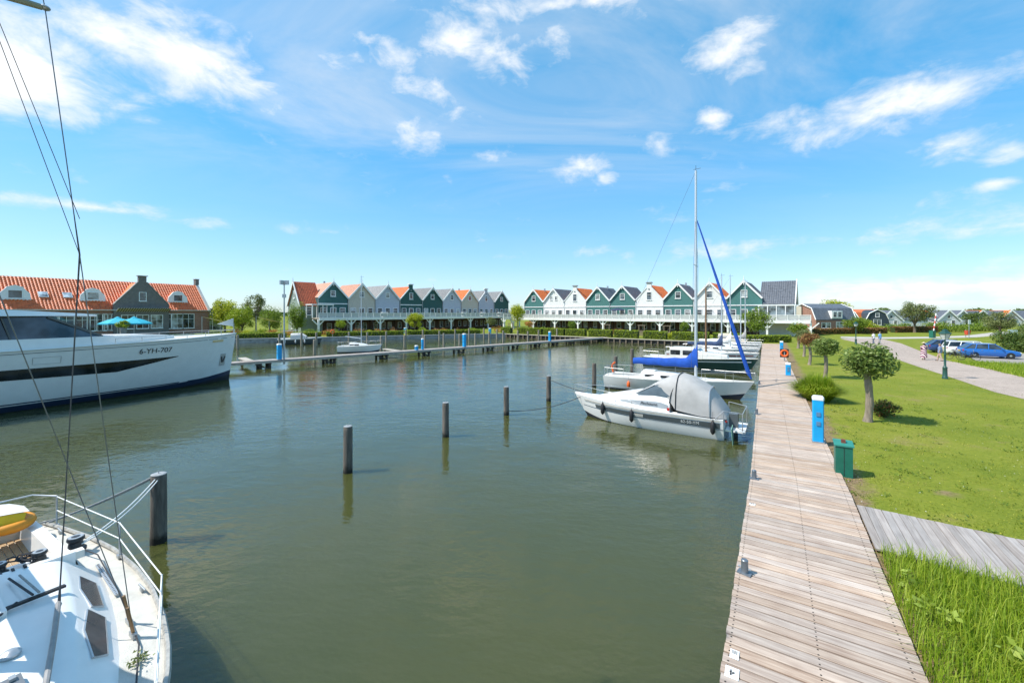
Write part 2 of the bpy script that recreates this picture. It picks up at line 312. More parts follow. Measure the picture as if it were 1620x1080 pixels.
def brick_mat(name, c1, c2, mortar, sc=1.0):
    m, nt, b = nodes(name); L = nt.links; N = nt.nodes
    tc = N.new('ShaderNodeTexCoord'); sp = N.new('ShaderNodeSeparateXYZ'); L.new(tc.outputs['Object'], sp.inputs[0])
    ad = N.new('ShaderNodeMath'); L.new(sp.outputs[0], ad.inputs[0]); L.new(sp.outputs[1], ad.inputs[1])
    cb = N.new('ShaderNodeCombineXYZ'); L.new(ad.outputs[0], cb.inputs[0]); L.new(sp.outputs[2], cb.inputs[1])
    br = N.new('ShaderNodeTexBrick'); br.inputs['Scale'].default_value = sc; br.inputs['Brick Width'].default_value = .22; br.inputs['Row Height'].default_value = .065; br.inputs['Mortar Size'].default_value = .006
    br.inputs['Color1'].default_value = (*c1, 1); br.inputs['Color2'].default_value = (*c2, 1); br.inputs['Mortar'].default_value = (*mortar, 1); L.new(cb.outputs[0], br.inputs['Vector'])
    n = N.new('ShaderNodeTexNoise'); n.inputs['Scale'].default_value = 1.5; n.inputs['Detail'].default_value = 5; L.new(tc.outputs['Object'], n.inputs['Vector'])
    mr = N.new('ShaderNodeMapRange'); mr.inputs[3].default_value = .7; mr.inputs[4].default_value = 1.3; L.new(n.outputs[0], mr.inputs[0])
    hs = N.new('ShaderNodeHueSaturation'); L.new(mr.outputs[0], hs.inputs['Value']); L.new(br.outputs['Color'], hs.inputs['Color']); L.new(hs.outputs[0], b.inputs['Base Color'])
    b.inputs['Roughness'].default_value = .85
    bp = N.new('ShaderNodeBump'); bp.inputs['Strength'].default_value = .4; bp.inputs['Distance'].default_value = .01; L.new(br.outputs['Fac'], bp.inputs['Height']); bp.invert = True; L.new(bp.outputs[0], b.inputs['Normal'])
    return m
M_WATER = water_mat(); M_GROUND = ground_mat(); M_PAVE = paving_mat()
M_PLANK = plank_mat('weathered_plank', (.30, .21, .16), (.56, .45, .36))
M_PLANK2 = plank_mat('grey_plank', (.25, .215, .195), (.42, .375, .34), screws=False)
M_TIMBER = mat('old_timber', (.20, .155, .11), .85, .35, 3, .5, 12, stretch=(6, 6, .8))
M_DKTIMBER = mat('wet_timber', (.055, .045, .035), .8, .4, 3, .6, 12, stretch=(5, 5, .8))
M_PALETIMBER = mat('pale_timber', (.42, .38, .32), .85, .22, 2.5, .3)
M_STONE = mat('quay_stone', (.30, .29, .27), .85, .35, 1.6, .5, 5)
M_STEEL = mat('galvanised_steel', (.42, .44, .45), .42, .15, 8, metal=.7)
M_STAINLESS = mat('stainless_steel', (.50, .51, .52), .35, .06, 6, metal=.6)
M_WHITE = mat('white_paint', (.80, .80, .78), .5, .05, 2.0)
M_BLUE = mat('pedestal_blue', (.005, .34, .70), .42, .10, 2.5)
M_BLACK = mat('black_rubber', (.02, .02, .022), .6, .3, 6)
M_ROPE = mat('grey_rope', (.34, .33, .31), .9, .25, 30, .5)
M_DKROPE = mat('dark_rope', (.05, .05, .055), .9, .3, 30, .5)
# ------------------------------------------------------------------ water, land, quays
tag(MB().add([(-1500,-400,0),(300,-400,0),(300,160,0),(-1500,160,0)], [(0,1,2,3)]).build('water', M_WATER), 'still green harbour water with fine ripples', 'water', kind='structure')
U1, Q1 = Vector((.534, .845, 0)), Vector((.845, -.534, 0)); U2, Q2 = Vector((.518, .855, 0)), Vector((.855, -.518, 0))
BW0 = Vector((2.60, 5.24, 0)); SJ = 8.0; BWJ = BW0 + U1*SJ; BWW = 2.23; BWZ = .85; BWEND = 67.0
def bw(s, q=0.0, z=BWZ):              # a place on the boardwalk: s metres along its water edge, q metres across
    if s < SJ: p = BW0 + U1*s + Q1*q
    else: p = BWJ + U2*(s-SJ) + Q2*q
    return Vector((p.x, p.y, z))
CORNER = Vector((-1.4, 93, 0)); LQ = Vector((-48.5, 74, 0)); LQD = (LQ-CORNER).normalized(); BQ0 = Vector((37.8, 63.3, 0))
GZ = .75
land = [bw(-60, BWW-.25), bw(SJ, BWW-.25), bw(BWEND-.5, BWW-.25), Vector((38.6, 62.8, 0)), BQ0, CORNER, CORNER+LQD*250,
        Vector((-3500, -2, 0)), Vector((-3500, 5000, 0)), Vector((4000, 5000, 0)), Vector((4000, -120, 0)), Vector((60, -120, 0))]
lb = MB(); n = len(land); top = [(p.x, p.y, GZ) for p in land]; low = [(p.x, p.y, -.6) for p in land]
lb.add(top+low, [tuple(range(n))]+[(i, (i+1) % n, n+(i+1) % n, n+i) for i in range(6)])
lo = lb.build('ground', M_GROUND); tag(lo, 'green lawn and gardens round the harbour', 'ground', kind='structure')
# path of paving bricks
def strip(name, left, right, z, mt, label):
    b = MB(); k = len(left); b.add([(p.x, p.y, z) for p in left]+[(p.x, p.y, z) for p in right], [(i, i+1, k+i+1, k+i) for i in range(k-1)])
    return tag(b.build(name, mt), label, 'path', kind='structure')
lw = [(1790,672),(1690,648),(1573,620),(1495.6,594),(1451,579.5),(1412,566),(1380,551),(1352,541),(1330,536)]
up = [(1790,634),(1690,612),(1620,597),(1554,581.5),(1498,570),(1458,556),(1425,543),(1398,536.8),(1370,532.8)]
strip('path', [P(x, y, GZ) for x, y in lw], [P(x, y, GZ) for x, y in up], GZ+.012, M_PAVE, 'wide brick paved path winding past the lawn')
lw = [(1330,534.6),(1402,536),(1480,535.2),(1545,533.5),(1585,530),(1640,526.6),(1720,525)]
up = [(1330,532.4),(1402,533.4),(1480,532.6),(1530,530.6),(1570,526),(1625,522.4),(1720,521)]
strip('path', [P(x, y, GZ) for x, y in lw], [P(x, y, GZ) for x, y in up], GZ+.018, mat('pale_paving', (.46,.42,.37), .85, .12, 1), 'narrow pale path crossing the grass behind the cars')
lw = [(1545,571),(1580,575),(1640,579)]; up = [(1520,557),(1580,558),(1640,560)]
strip('parking_bay', [P(x, y, GZ) for x, y in lw], [P(x, y, GZ) for x, y in up], GZ+.024, mat('gravel', (.30,.27,.23), .9, .2, 6, .5), 'paved parking bay under the cars')
# quays
def quay(name, a, b, label):
    t = tag(ob(name, None), label, 'quay', kind='structure'); dirv = (b-a).normalized(); nr = Vector((dirv.y, -dirv.x, 0)); return t, dirv, nr
t = tag(ob('quay_wall', None), 'grey stone quay wall along the left row of houses', 'quay', kind='structure')
dv = -LQD; nr = Vector((-dv.y, dv.x, 0))*-1
L_ = 190.0
q = MB(); A = CORNER - dv*L_
q.bar(A+nr*.14+Vector((0,0,.05)), CORNER+nr*.14+Vector((0,0,.05)), .26, 1.3); q.build('wall', M_STONE, t)
k = 0; cope = MB().box((0,0,0), (1.96, .46, .14)).mesh('coping', mat('coping_stone', (.42,.41,.39), .85, .15, 1.5))
while k < 40:
    c = CORNER - dv*(k*2+1) + nr*.1; ob('coping_stone', cope, t, (c.x, c.y, GZ+.02), math.atan2(dv.y, dv.x)); k += 1
t = tag(ob('timber_quay', None), 'low timber quay of posts and rails below the hedge', 'quay', kind='structure')
dv = (BQ0-CORNER).normalized(); nr = Vector((-dv.y, dv.x, 0))*-1; ln = (BQ0-CORNER).length
MB().bar(CORNER+nr*.22+Vector((0,0,.70)), BQ0+nr*.22+Vector((0,0,.70)), .5, .12).build('cap', M_PALETIMBER, t)
MB().bar(CORNER+nr*.1+Vector((0,0,.1)), BQ0+nr*.1+Vector((0,0,.1)), .1, 1.0).build('sheeting', M_DKTIMBER, t)
pm = MB().box((0,0,0), (.2,.2,1.2)).mesh('post', M_TIMBER)
for i in range(int(ln/1.15)):
    c = CORNER + dv*(i*1.15+.4) + nr*.28; ob('post', pm, t, (c.x, c.y, .02), math.atan2(dv.y, dv.x))
# ------------------------------------------------------------------ boardwalk
bwt = tag(ob('boardwalk', None), 'long boardwalk of weathered grey brown planks', 'boardwalk', kind='structure')
PW, PP = .162, .190
vary = []
for i in range(6):
    b = MB(); e = random.uniform(-.012, .012); w = PW/2; L2 = BWW/2
    pr = [(-w, -.018), (-w, .012), (-w+.006, .018), (w-.006, .018), (w, .012), (w, -.018)]
    b.loft([[(-L2+e, y, z) for y, z in pr], [(L2+e*.6, y, z) for y, z in pr]], True, True); vary.append(b.mesh('plank', M_PLANK))
def plank_at(s):
    c = bw(s, BWW/2, BWZ-.02); a = Q1 if s < SJ else Q2; return c, math.atan2(a.y, a.x)
rest = MB(); cnt = 0; s = -9.0
while s < BWEND:
    if -.75 < s and cnt < 300:
        c, a = plank_at(s); c.z += random.uniform(-.003, .003)
        o = ob('plank', vary[random.randrange(6)], bwt, c, a + random.uniform(-.0035, .0035)); cnt += 1
    else:
        c, a = plank_at(s); rest.box(c, (BWW+random.uniform(-.02,.02), PW, .036), 0, a)
    s += PP
tag(rest.build('planks', M_PLANK, bwt), kind='stuff')
for q_ in (.12, 1.1, 2.1):
    b = MB()
    b.path([bw(-9, q_, BWZ-.14), bw(SJ, q_, BWZ-.14), bw(BWEND, q_, BWZ-.14)], .1, 4); b.build('joist', M_DKTIMBER, bwt)
pm = MB().lathe([(.11,-.9),(.11,.72)], n=10).mesh('pile', M_DKTIMBER)
for i in range(24):
    for q_ in (.14, 1.5): ob('pile', pm, bwt, bw(-7+i*3.1, q_, 0))
# the plank path that branches off to the right
br = tag(ob('plank_path', None), 'grey plank path branching from the boardwalk across the lawn', 'path', kind='structure')
a0, b0 = P(1352, 797, BWZ), P(1386, 866, BWZ); ax = Vector((.80, -.60, 0)); wd = Vector((-.534, -.845, 0))
wlen = (b0-a0).length + .02
mb = MB().box((0,0,0), (wlen, .139, .034)).mesh('plank', M_PLANK2)
base = (a0+b0)/2
for i in range(44):
    c = base + ax*(i*.147/.99 + .085) + Vector((0,0,-.022))
    bend = max(0, i-10)*.0; ob('plank', mb, br, (c.x, c.y, c.z+random.uniform(-.003,.003)), math.atan2(wd.y, wd.x)+random.uniform(-.004,.004))
MB().bar(a0+ax*.1-Vector((0,0,.10)), a0+ax*6.5-Vector((0,0,.10)), .09, .12).build('joist', M_DKTIMBER, br)
MB().bar(b0+ax*.1-Vector((0,0,.10)), b0+ax*6.5-Vector((0,0,.10)), .09, .12).build('joist', M_DKTIMBER, br)
# ------------------------------------------------------------------ things on the boardwalk
def pedestal(loc, label, h=1.64, w=.44, rz=-.55, group=None, mt=M_BLUE):
    t = thing('service_pedestal', label, 'service pedestal', loc, rz, group)
    b = MB(); w2 = w/2
    sec = [(-w2,-w2*.7),(-w2*.8,-w2*.95),(w2*.8,-w2*.95),(w2,-w2*.7),(w2,w2*.7),(w2*.8,w2*.95),(-w2*.8,w2*.95),(-w2,w2*.7)]
    b.loft([[(x, y, z) for x, y in sec] for z in (.05, h-.14)], True, True); b.build('body', mt, t)
    MB().box((0,0,.025), (w*1.08, w*1.02, .05)).build('base_plate', M_STEEL, t)
    b = MB(); b.loft([[(x*k, y*k, z) for x, y in sec] for k, z in ((1.04,h-.14),(1.06,h-.09),(1.02,h-.04),(.8,h))], True, True); b.build('cap', M_WHITE, t)
    for z in (h*.42, h*.62): MB().box((0,-w2*.97,z), (.12,.05,.14)).build('socket_cover', mat('socket_grey', (.10,.22,.36), .5), t)
    return t
p = P(1294, 699, BWZ); pedestal((p.x, p.y, BWZ), 'tall blue service pedestal with white cap beside the green box', 1.66, .33)
for px, py, h, lab in ((1247, 594, .95, 'short blue service pedestal next to the orange lifebuoy box'), (1236.5, 561, 1.5, 'blue service pedestal on the boardwalk past the lifebuoy box')):
    p = P(px, py, BWZ); pedestal((p.x, p.y, BWZ), lab, h, .32)
p = P(1334, 751, GZ)
t = thing('utility_box', 'dark green metal utility box standing in the lawn edge', 'utility box', (p.x, p.y, GZ), -.56)
MG = mat('green_metal', (.010, .13, .085), .45, .15, 3)
MB().box((0,0,.44), (.40,.40,.88)).build('body', MG, t); MB().prism([(-.23,-.23,.88),(.23,-.23,.88),(.23,.23,.94),(-.23,.23,.94)], (0,0,.04)).build('lid', mat('green_lid', (.03,.22,.17), .5, .2, 4), t)
MB().box((0,0,.99), (.1,.1,.1)).build('lock', mat('red_brown', (.18,.05,.03), .5), t); MB().box((0,-.192,.44), (.012,.03,.8)).build('door_seam', M_BLACK, t)
p = P(1241, 571, BWZ)
t = thing('lifebuoy_box', 'orange lifebuoy on a dark stand between two blue pedestals', 'lifebuoy', (p.x, p.y, BWZ), -.5)
MO = mat('orange_plastic', (.78, .13, .02), .45, .1, 5)
MB().box((0,0,.45), (.09,.09,.9)).build('post', M_STEEL, t); MB().box((0,.06,.75), (.7,.08,.8)).build('backing_board', M_BLACK, t)
MB().path([(math.cos(a)*.28, -.05, .75+math.sin(a)*.28) for a in [i*math.pi/8 for i in range(17)]], .09, 8).build('ring', MO, t, True)
# low mooring cleats on the plank edge
MGREY = mat('cleat_metal', (.22, .25, .28), .45, .2, 6, metal=.6)
for px, py, lab in ((1178, 906, 'steel mooring bollard on the plank edge near the berth plates'), (1193, 757, 'steel mooring bollard at the plank edge facing the green box'),
                    (1197, 655, 'steel mooring bollard at the plank edge behind the motorboat stern'), (1201, 608, 'steel mooring bollard at the plank edge by the blue sail bow')):
    p = P(px, py, BWZ); t = thing('mooring_bollard', lab, 'bollard', (p.x, p.y, BWZ-.002), random.uniform(-.8,-.4), 'bollards along the boardwalk edge')
    MB().box((0,0,.012), (.22,.15,.024)).build('foot', MGREY, t)
    MB().lathe([(.062,.024),(.058,.2),(.06,.235),(.045,.25)], n=12).build('head', MGREY, t, True)
    MB().tube((-.10,0,.10), (.10,0,.10), .014).build('cross_bar', M_STEEL, t)
# berth number plates screwed on the planks
MINK = mat('black_ink', (.02,.02,.022), .6, .1)
def plate(px, py, w, h, txt, lab):
    p = P(px, py, BWZ+.01); t = thing('berth_plate', lab, 'number plate', (p.x, p.y, BWZ+.003), -.563)
    MB().box((0,0,.004), (w, h, .008)).build('plate', M_WHITE, t)
    if txt: ob('lettering', text_mesh(txt, h*.75, MINK, 'lettering'), t, (0,0,.011), math.pi)
    else:
        b = MB()
        for i in range(3): b.box((0,h*(.32-.13*i),.0095), (w*.6,h*.05,.003))
        b.build('print', MINK, t)
plate(1158, 1063, .16, .19, '4', 'white square plate with a black figure screwed to the planks')
plate(1162, 1034, .11, .17, None, 'small framed white notice plate next to the figure plate'); plate(1190, 797, .13, .12, None, 'white blank plate on planks between two bollards')
plate(1187, 810-14, .05, .03, None, 'tiny white tag on the plank edge') if False else None
# ------------------------------------------------------------------ mooring posts
def post_mesh(h, r, name='trunk'):
    b = MB(); k = 14; zs = [-1.2, -.2, 0, .3, .7, 1.1, h-.12, h-.02, h]
    rings = []
    for z in zs:
        rr = r*(1.0 - .05*z/h) * (1 if z < h-.05 else (.97 if z < h-.01 else .86))
        rings.append([(rr*(1+.035*math.sin(3*j+z*2))*math.cos(2*math.pi*j/k), rr*(1+.03*math.cos(5*j+z))*math.sin(2*math.pi*j/k), z) for j in range(k)])
    b.loft(rings, True, True); return b
def postmat():
    m = mat('mooring_post', (.13, .11, .09), .85, .5, 2.2, .8, 10, stretch=(5,5,.7)); nt = m.node_tree; b = nt.nodes['Principled BSDF']
    src = b.inputs['Base Color'].links[0].from_socket; tc = nt.nodes.new('ShaderNodeTexCoord'); sp = nt.nodes.new('ShaderNodeSeparateXYZ'); nt.links.new(tc.outputs['Object'], sp.inputs[0])
    nz = nt.nodes.new('ShaderNodeTexNoise'); nz.inputs['Scale'].default_value = 6; nt.links.new(tc.outputs['Object'], nz.inputs['Vector'])
    ad = nt.nodes.new('ShaderNodeMath'); ad.operation = 'MULTIPLY_ADD'; nt.links.new(nz.outputs[0], ad.inputs[0]); ad.inputs[1].default_value = -.35; nt.links.new(sp.outputs[2], ad.inputs[2])
    mr = nt.nodes.new('ShaderNodeMapRange'); mr.inputs[1].default_value = -.08; mr.inputs[2].default_value = .12; nt.links.new(ad.outputs[0], mr.inputs[0])
    x = nt.nodes.new('ShaderNodeMix'); x.data_type = 'RGBA'; nt.links.new(mr.outputs[0], x.inputs[0]); x.inputs[6].default_value = (.018,.016,.010,1); nt.links.new(src, x.inputs[7]); nt.links.new(x.outputs[2], b.inputs['Base Color'])
    return m
M_POST = postmat()
near_posts = [(251, 857, 1.62, .165, 'thick dark mooring post tied to the moored white sailboat'), (550.5, 747, 1.58, .155, 'bare mooring post second along from the tied post'),
              (705, 690.5, 1.5, .15, 'bare mooring post third along from the tied post'), (801, 656, 1.5, .15, 'mooring post with a slack rope to the motorboat bow'),
              (868, 634, 1.55, .15, 'mooring post just ahead of the motorboat bow rail')]
NP = []
for i, (px, py, h, r, lab) in enumerate(near_posts):
    p = P(px, py, 0); t = thing('mooring_post', lab, 'mooring post', p, i*1.3, 'mooring posts of the near berths'); NP.append(p)
    post_mesh(h, r).build('trunk', M_POST, t, 50)
    MB().lathe([(r*.9,h-.005),(r*.93,h+.015),(r*.7,h+.03)], n=14).build('cap', mat('post_cap', (.30,.31,.31), .5, .3, 5), t)
    MB().tube((0,0,h), (0,0,h+.09), .012).build('pin', M_STEEL, t)
for px, py, h, lab in ((940, 612, 1.75, 'mooring post behind the motorboat near the white stern'), (974, 600, 1.9, 'mooring post at the stern of the blue sail boat'), (1000, 590, 2.2, 'mooring post behind the white stern with orange buoy')):
    p = P(px, py, 0); t = thing('mooring_post', lab, 'mooring post', p, 0, 'mooring posts of the near berths'); post_mesh(h, .16).build('trunk', M_POST, t, 50)
quay_row = [(376,551),(442,549),(477,547),(500.5,547),(552,544.5),(581,543),(611,542),(642,540.5),(669,539.5),(695,539),(720,537.5),(742,536.5),(765.5,535.5),(786,537)]
jetty_row = [(497.5,561),(603,554),(640,549.5),(672,549.5),(702,548),(727,546.5),(752,545),(774,543.5),(796,542.2),(819,541),(835,540),(852,539.5),(881,536.5)]
pmesh = post_mesh(2.05, .17).mesh('trunk', mat('pale_post', (.27,.235,.18), .85, .35, 2.2, .6, 10, stretch=(5,5,.7)), 50)
for row, lab, grp in ((quay_row, 'weathered mooring post standing in the water along the stone quay', 'mooring posts along the stone quay'), (jetty_row, 'weathered mooring post standing in the water behind the long jetty', 'mooring posts behind the jetty')):
    for px, py in row:
        o = ob('mooring_post', pmesh, None, P(px, py, 0), random.uniform(0,3)); o.scale = (1,1,random.uniform(.92,1.1)); tag(o, lab, 'mooring post', grp)
# ------------------------------------------------------------------ long jetty
J0, J1 = Vector((-44.0, 23.7, 0)), Vector((18.4, 80.6, 0)); JD = (J1-J0).normalized(); JN = Vector((JD.y, -JD.x, 0)); JL = (J1-J0).length
jt = thing('jetty', 'long narrow wooden jetty on paired piles crossing the harbour', 'jetty', (0,0,0))
n = int(JL/.3); pm = MB().box((0,0,0), (1.5, .28, .05)).mesh('deck_board', M_PLANK2)
for i in range(n):
    c = J0 + JD*(i*.3+.15)
    ob('deck_board', pm, jt, (c.x, c.y, .73), math.atan2(JN.y, JN.x)+random.uniform(-.01,.01))
for sgn in (-1, 1): MB().bar(J0+JN*.68*sgn+Vector((0,0,.6)), J1+JN*.68*sgn+Vector((0,0,.6)), .14, .18).build('side_beam', M_PALETIMBER if sgn > 0 else M_DKTIMBER, jt)
pile = MB().lathe([(.15,-1),(.14,.5)], n=10).mesh('pile', M_DKTIMBER)
for px in (300, 418, 521, 604, 671, 726, 772, 812, 847, 875, 902, 925):
    k = (px-CX)/F; s = (k*J0.y-J0.x)/(JD.x-k*JD.y); c = J0+JD*s
    for sg in (-1, 1):
        ob('pile', pile, jt, c+JN*.55*sg+JD*.35)
        ob('pile', pile, jt, c+JN*.55*sg-JD*.45)
    MB().bar(c+JN*.9+Vector((0,0,.45))+JD*.35, c-JN*.9+Vector((0,0,.45))+JD*.35, .18, .18).build('cross_beam', M_DKTIMBER, jt)
    MB().bar(c+JN*.72+JD*.35+Vector((0,0,-.1)), c+JN*.72-JD*.9+Vector((0,0,.48)), .1, .12).build('brace', M_DKTIMBER, jt)
def on_jetty(px, q=0.0):
    k = (px-CX)/F; s = (k*J0.y-J0.x)/(JD.x-k*JD.y); c = J0+JD*s+JN*q; return Vector((c.x, c.y, .755))
for px, h, w, lab in ((440, 1.6, .5, 'blue service pedestal on the jetty beside the tall light pole'), (656, .62, .45, 'low blue cabinet on the jetty'), (665.5, 1.45, .34, 'narrow blue service pedestal on the jetty behind the low cabinet'),
                      (731.5, 1.85, .52, 'broad blue service pedestal halfway along the jetty'), (866.5, 1.6, .46, 'blue service pedestal towards the landward end of the jetty')):
    pedestal(on_jetty(px, .45), lab, h, w*.8, -.7)
for px, py, lab in ((641, 527, 'bright blue service pedestal on the stone quay'), (775, 527.5, 'small blue service pedestal at the quay corner by the hedge')):
    p = P(px, py, GZ); pedestal((p.x, p.y, GZ), lab, 1.25, .5, -.3)
p = on_jetty(447.5, .5); lp = thing('light_pole', 'tall grey steel light pole with floodlights on the jetty', 'light pole', p, 0)
b = MB(); b.path([(0,0,-.5),(0,0,3),(0,0,7.6)], [.09,.08,.055], 10); b.build('pole', M_STEEL, lp, True)
for a in range(3):
    x, y = math.cos(a*2.1)*.28, math.sin(a*2.1)*.28; f = MB(); f.box((x,y,7.75), (.3,.22,.42), 0, a*2.1); f.build('floodlight', M_STEEL, lp)
    MB().bar((0,0,7.55), (x,y,7.6), .05, .05).build('bracket', M_STEEL, lp)
MB().box((.05,-.1,6.4), (.3,.2,.35)).build('junction_box', M_STEEL, lp)
for px, lab in ((400, 'pale timber finger pier behind the jetty near the light pole'), (640, 'pale timber finger pier behind the jetty by the low cabinet')):
    c = on_jetty(px, -.9); e = c - JN*4.5; b = thing('finger_pier', lab, 'pier', (c.x, c.y, 0))
    MB().bar((0,0,.62), (e-c).to_tuple()[:2]+(.62,), .7, .1).build('deck', M_PALETIMBER, b); MB().lathe([(.12,-.9),(.12,.6)], (e.x-c.x, e.y-c.y, 0)).build('pile', M_DKTIMBER, b)
# ------------------------------------------------------------------ building materials
def siding(name, col, var=.07):
    m, nt, b = nodes(name); L = nt.links; N = nt.nodes
    tc = N.new('ShaderNodeTexCoord'); sp = N.new('ShaderNodeSeparateXYZ'); L.new(tc.outputs['Object'], sp.inputs[0])
    k = N.new('ShaderNodeMath'); k.operation = 'MULTIPLY'; k.inputs[1].default_value = 1/.19; L.new(sp.outputs[2], k.inputs[0]); fr = N.new('ShaderNodeMath'); fr.operation = 'FRACT'; L.new(k.outputs[0], fr.inputs[0])
    n = N.new('ShaderNodeTexNoise'); n.inputs['Scale'].default_value = 1.3; n.inputs['Detail'].default_value = 6; mp = N.new('ShaderNodeMapping'); mp.inputs['Scale'].default_value = (1,1,3); L.new(tc.outputs['Object'], mp.inputs[0]); L.new(mp.outputs[0], n.inputs['Vector'])
    r = N.new('ShaderNodeValToRGB'); r.color_ramp.elements[0].position = .3; r.color_ramp.elements[1].position = .7
    r.color_ramp.elements[0].color = (*[c*(1-var) for c in col], 1); r.color_ramp.elements[1].color = (*[min(.9, c*(1+var)) for c in col], 1)
    L.new(n.outputs[0], r.inputs[0]); L.new(r.outputs[0], b.inputs['Base Color']); b.inputs['Roughness'].default_value = .6
    bp = N.new('ShaderNodeBump'); bp.inputs['Strength'].default_value = .8; bp.inputs['Distance'].default_value = .02; bp.invert = True; L.new(fr.outputs[0], bp.inputs['Height']); L.new(bp.outputs[0], b.inputs['Normal'])
    return m
S_GREEN = siding('green_boards', (.032, .115, .105)); S_DKGREEN = siding('dark_green_boards', (.018, .085, .075)); S_TEAL = siding('teal_boards', (.05, .165, .15)); S_SAGE = siding('sage_boards', (.26, .32, .26))
S_WHITE = siding('white_boards', (.74, .73, .70)); S_GREY = siding('grey_boards', (.44, .47, .53)); S_BEIGE = siding('beige_boards', (.52, .47, .38)); S_LTGREY = siding('light_grey_boards', (.58, .59, .61))
T_RED = per_object(mat('red_tile', (.52, .11, .04), .55, .35, 2.5, .2), .08); T_ORANGE = per_object(mat('orange_tile', (.72, .17, .035), .55, .28, 2.5, .2), .08)
T_GREY = per_object(mat('grey_tile', (.11, .12, .14), .5, .28, 2.5, .2), .1); T_LTGREY = per_object(mat('worn_grey_tile', (.24, .24, .235), .5, .25, 2.5, .2), .1); T_PINK = per_object(mat('glare_pale_tile', (.52, .24, .14), .5, .25, 2.5, .2), .08)  # pale orange tile: sun glare on the left row's roofs put into the colour
def glass_mat(name, col=(.03,.04,.05)):
    m, nt, b = nodes(name); n = nt.nodes.new('ShaderNodeTexNoise'); n.inputs['Scale'].default_value = .9; n.inputs['Detail'].default_value = 2; oi = nt.nodes.new('ShaderNodeObjectInfo')
    tc = nt.nodes.new('ShaderNodeTexCoord'); ad = nt.nodes.new('ShaderNodeVectorMath'); nt.links.new(tc.outputs['Object'], ad.inputs[0]); nt.links.new(oi.outputs['Location'], ad.inputs[1]); nt.links.new(ad.outputs[0], n.inputs['Vector'])
    r = nt.nodes.new('ShaderNodeValToRGB'); r.color_ramp.elements[0].color = (*[c*.4 for c in col], 1); r.color_ramp.elements[1].color = (*[min(1,c*3.2) for c in col], 1); r.color_ramp.elements[0].position = .38; r.color_ramp.elements[1].position = .66
    nt.links.new(n.outputs[0], r.inputs[0]); nt.links.new(r.outputs[0], b.inputs['Base Color']); b.inputs['Roughness'].default_value = .06; b.inputs['Specular IOR Level'].default_value = .8; return m
M_GLASS = glass_mat('window_glass'); M_GLASS2 = glass_mat('curtained_glass', (.16,.17,.17))
M_BRICK = brick_mat('brown_brick', (.13,.07,.05), (.17,.09,.06), (.14,.12,.10)); M_DKBRICK = brick_mat('dark_grey_brick', (.13,.12,.115), (.18,.165,.155), (.24,.225,.21)); M_REDBRICK = brick_mat('red_brick', (.30,.13,.09), (.36,.17,.12), (.3,.27,.24))
M_SHADEWALL = mat('dark_timber_wall', (.06,.045,.035), .8, .3, 2)
# a tiled slope: pantile waves and stepped courses as real relief
def tiles(mb, o, along, down, length, slope, tw=.30, course=.36, sub=3, amp=.035, step=.03):
    o, along, down = Vector(o), Vector(along).normalized(), Vector(down).normalized(); nrm = along.cross(down).normalized()
    if nrm.z < 0: nrm = -nrm
    nc = max(2, int(length/tw))*sub; nr = max(2, int(slope/course)); rows = []
    for r in range(nr):
        for e, h in ((0, .012), (1, .012+step)):
            s = slope*(r+e*.999)/nr; rows.append([o + along*(length*c/nc) + down*s + nrm*(h + amp*math.sin(2*math.pi*c/sub+.6)) for c in range(nc+1)])
    mb.loft(rows); return mb
def window(parent, x, z, w, h, y=-.01, mull=0, glass=None, frame=M_WHITE, cross=True, rot=0.0, f=.11, sill=True):
    wd = ob('window', None, parent, (x, y, z), rot)
    b = MB()
    b.box((-w/2+f/2,-.03,0), (f,.10,h)).box((w/2-f/2,-.03,0), (f,.10,h)).box((0,-.03,h/2-f/2), (w-2*f,.10,f)).box((0,-.03,-h/2+f/2), (w-2*f,.10,f))
    if cross: b.box((0,-.028,h*.14), (w-2*f,.07,f*.55))
    for i in range(mull): b.box((-w/2+w*(i+1)/(mull+1),-.026,0), (f*.6,.06,h-2*f))
    if sill: b.box((0,-.07,-h/2-.035), (w+.16,.16,.07))
    b.build('frame', frame, wd); MB().box((0,-.008,0), (w-2*f+.02,.012,h-2*f+.02)).build('pane', glass or (M_GLASS if random.random() < .72 else M_GLASS2), wd); return wd
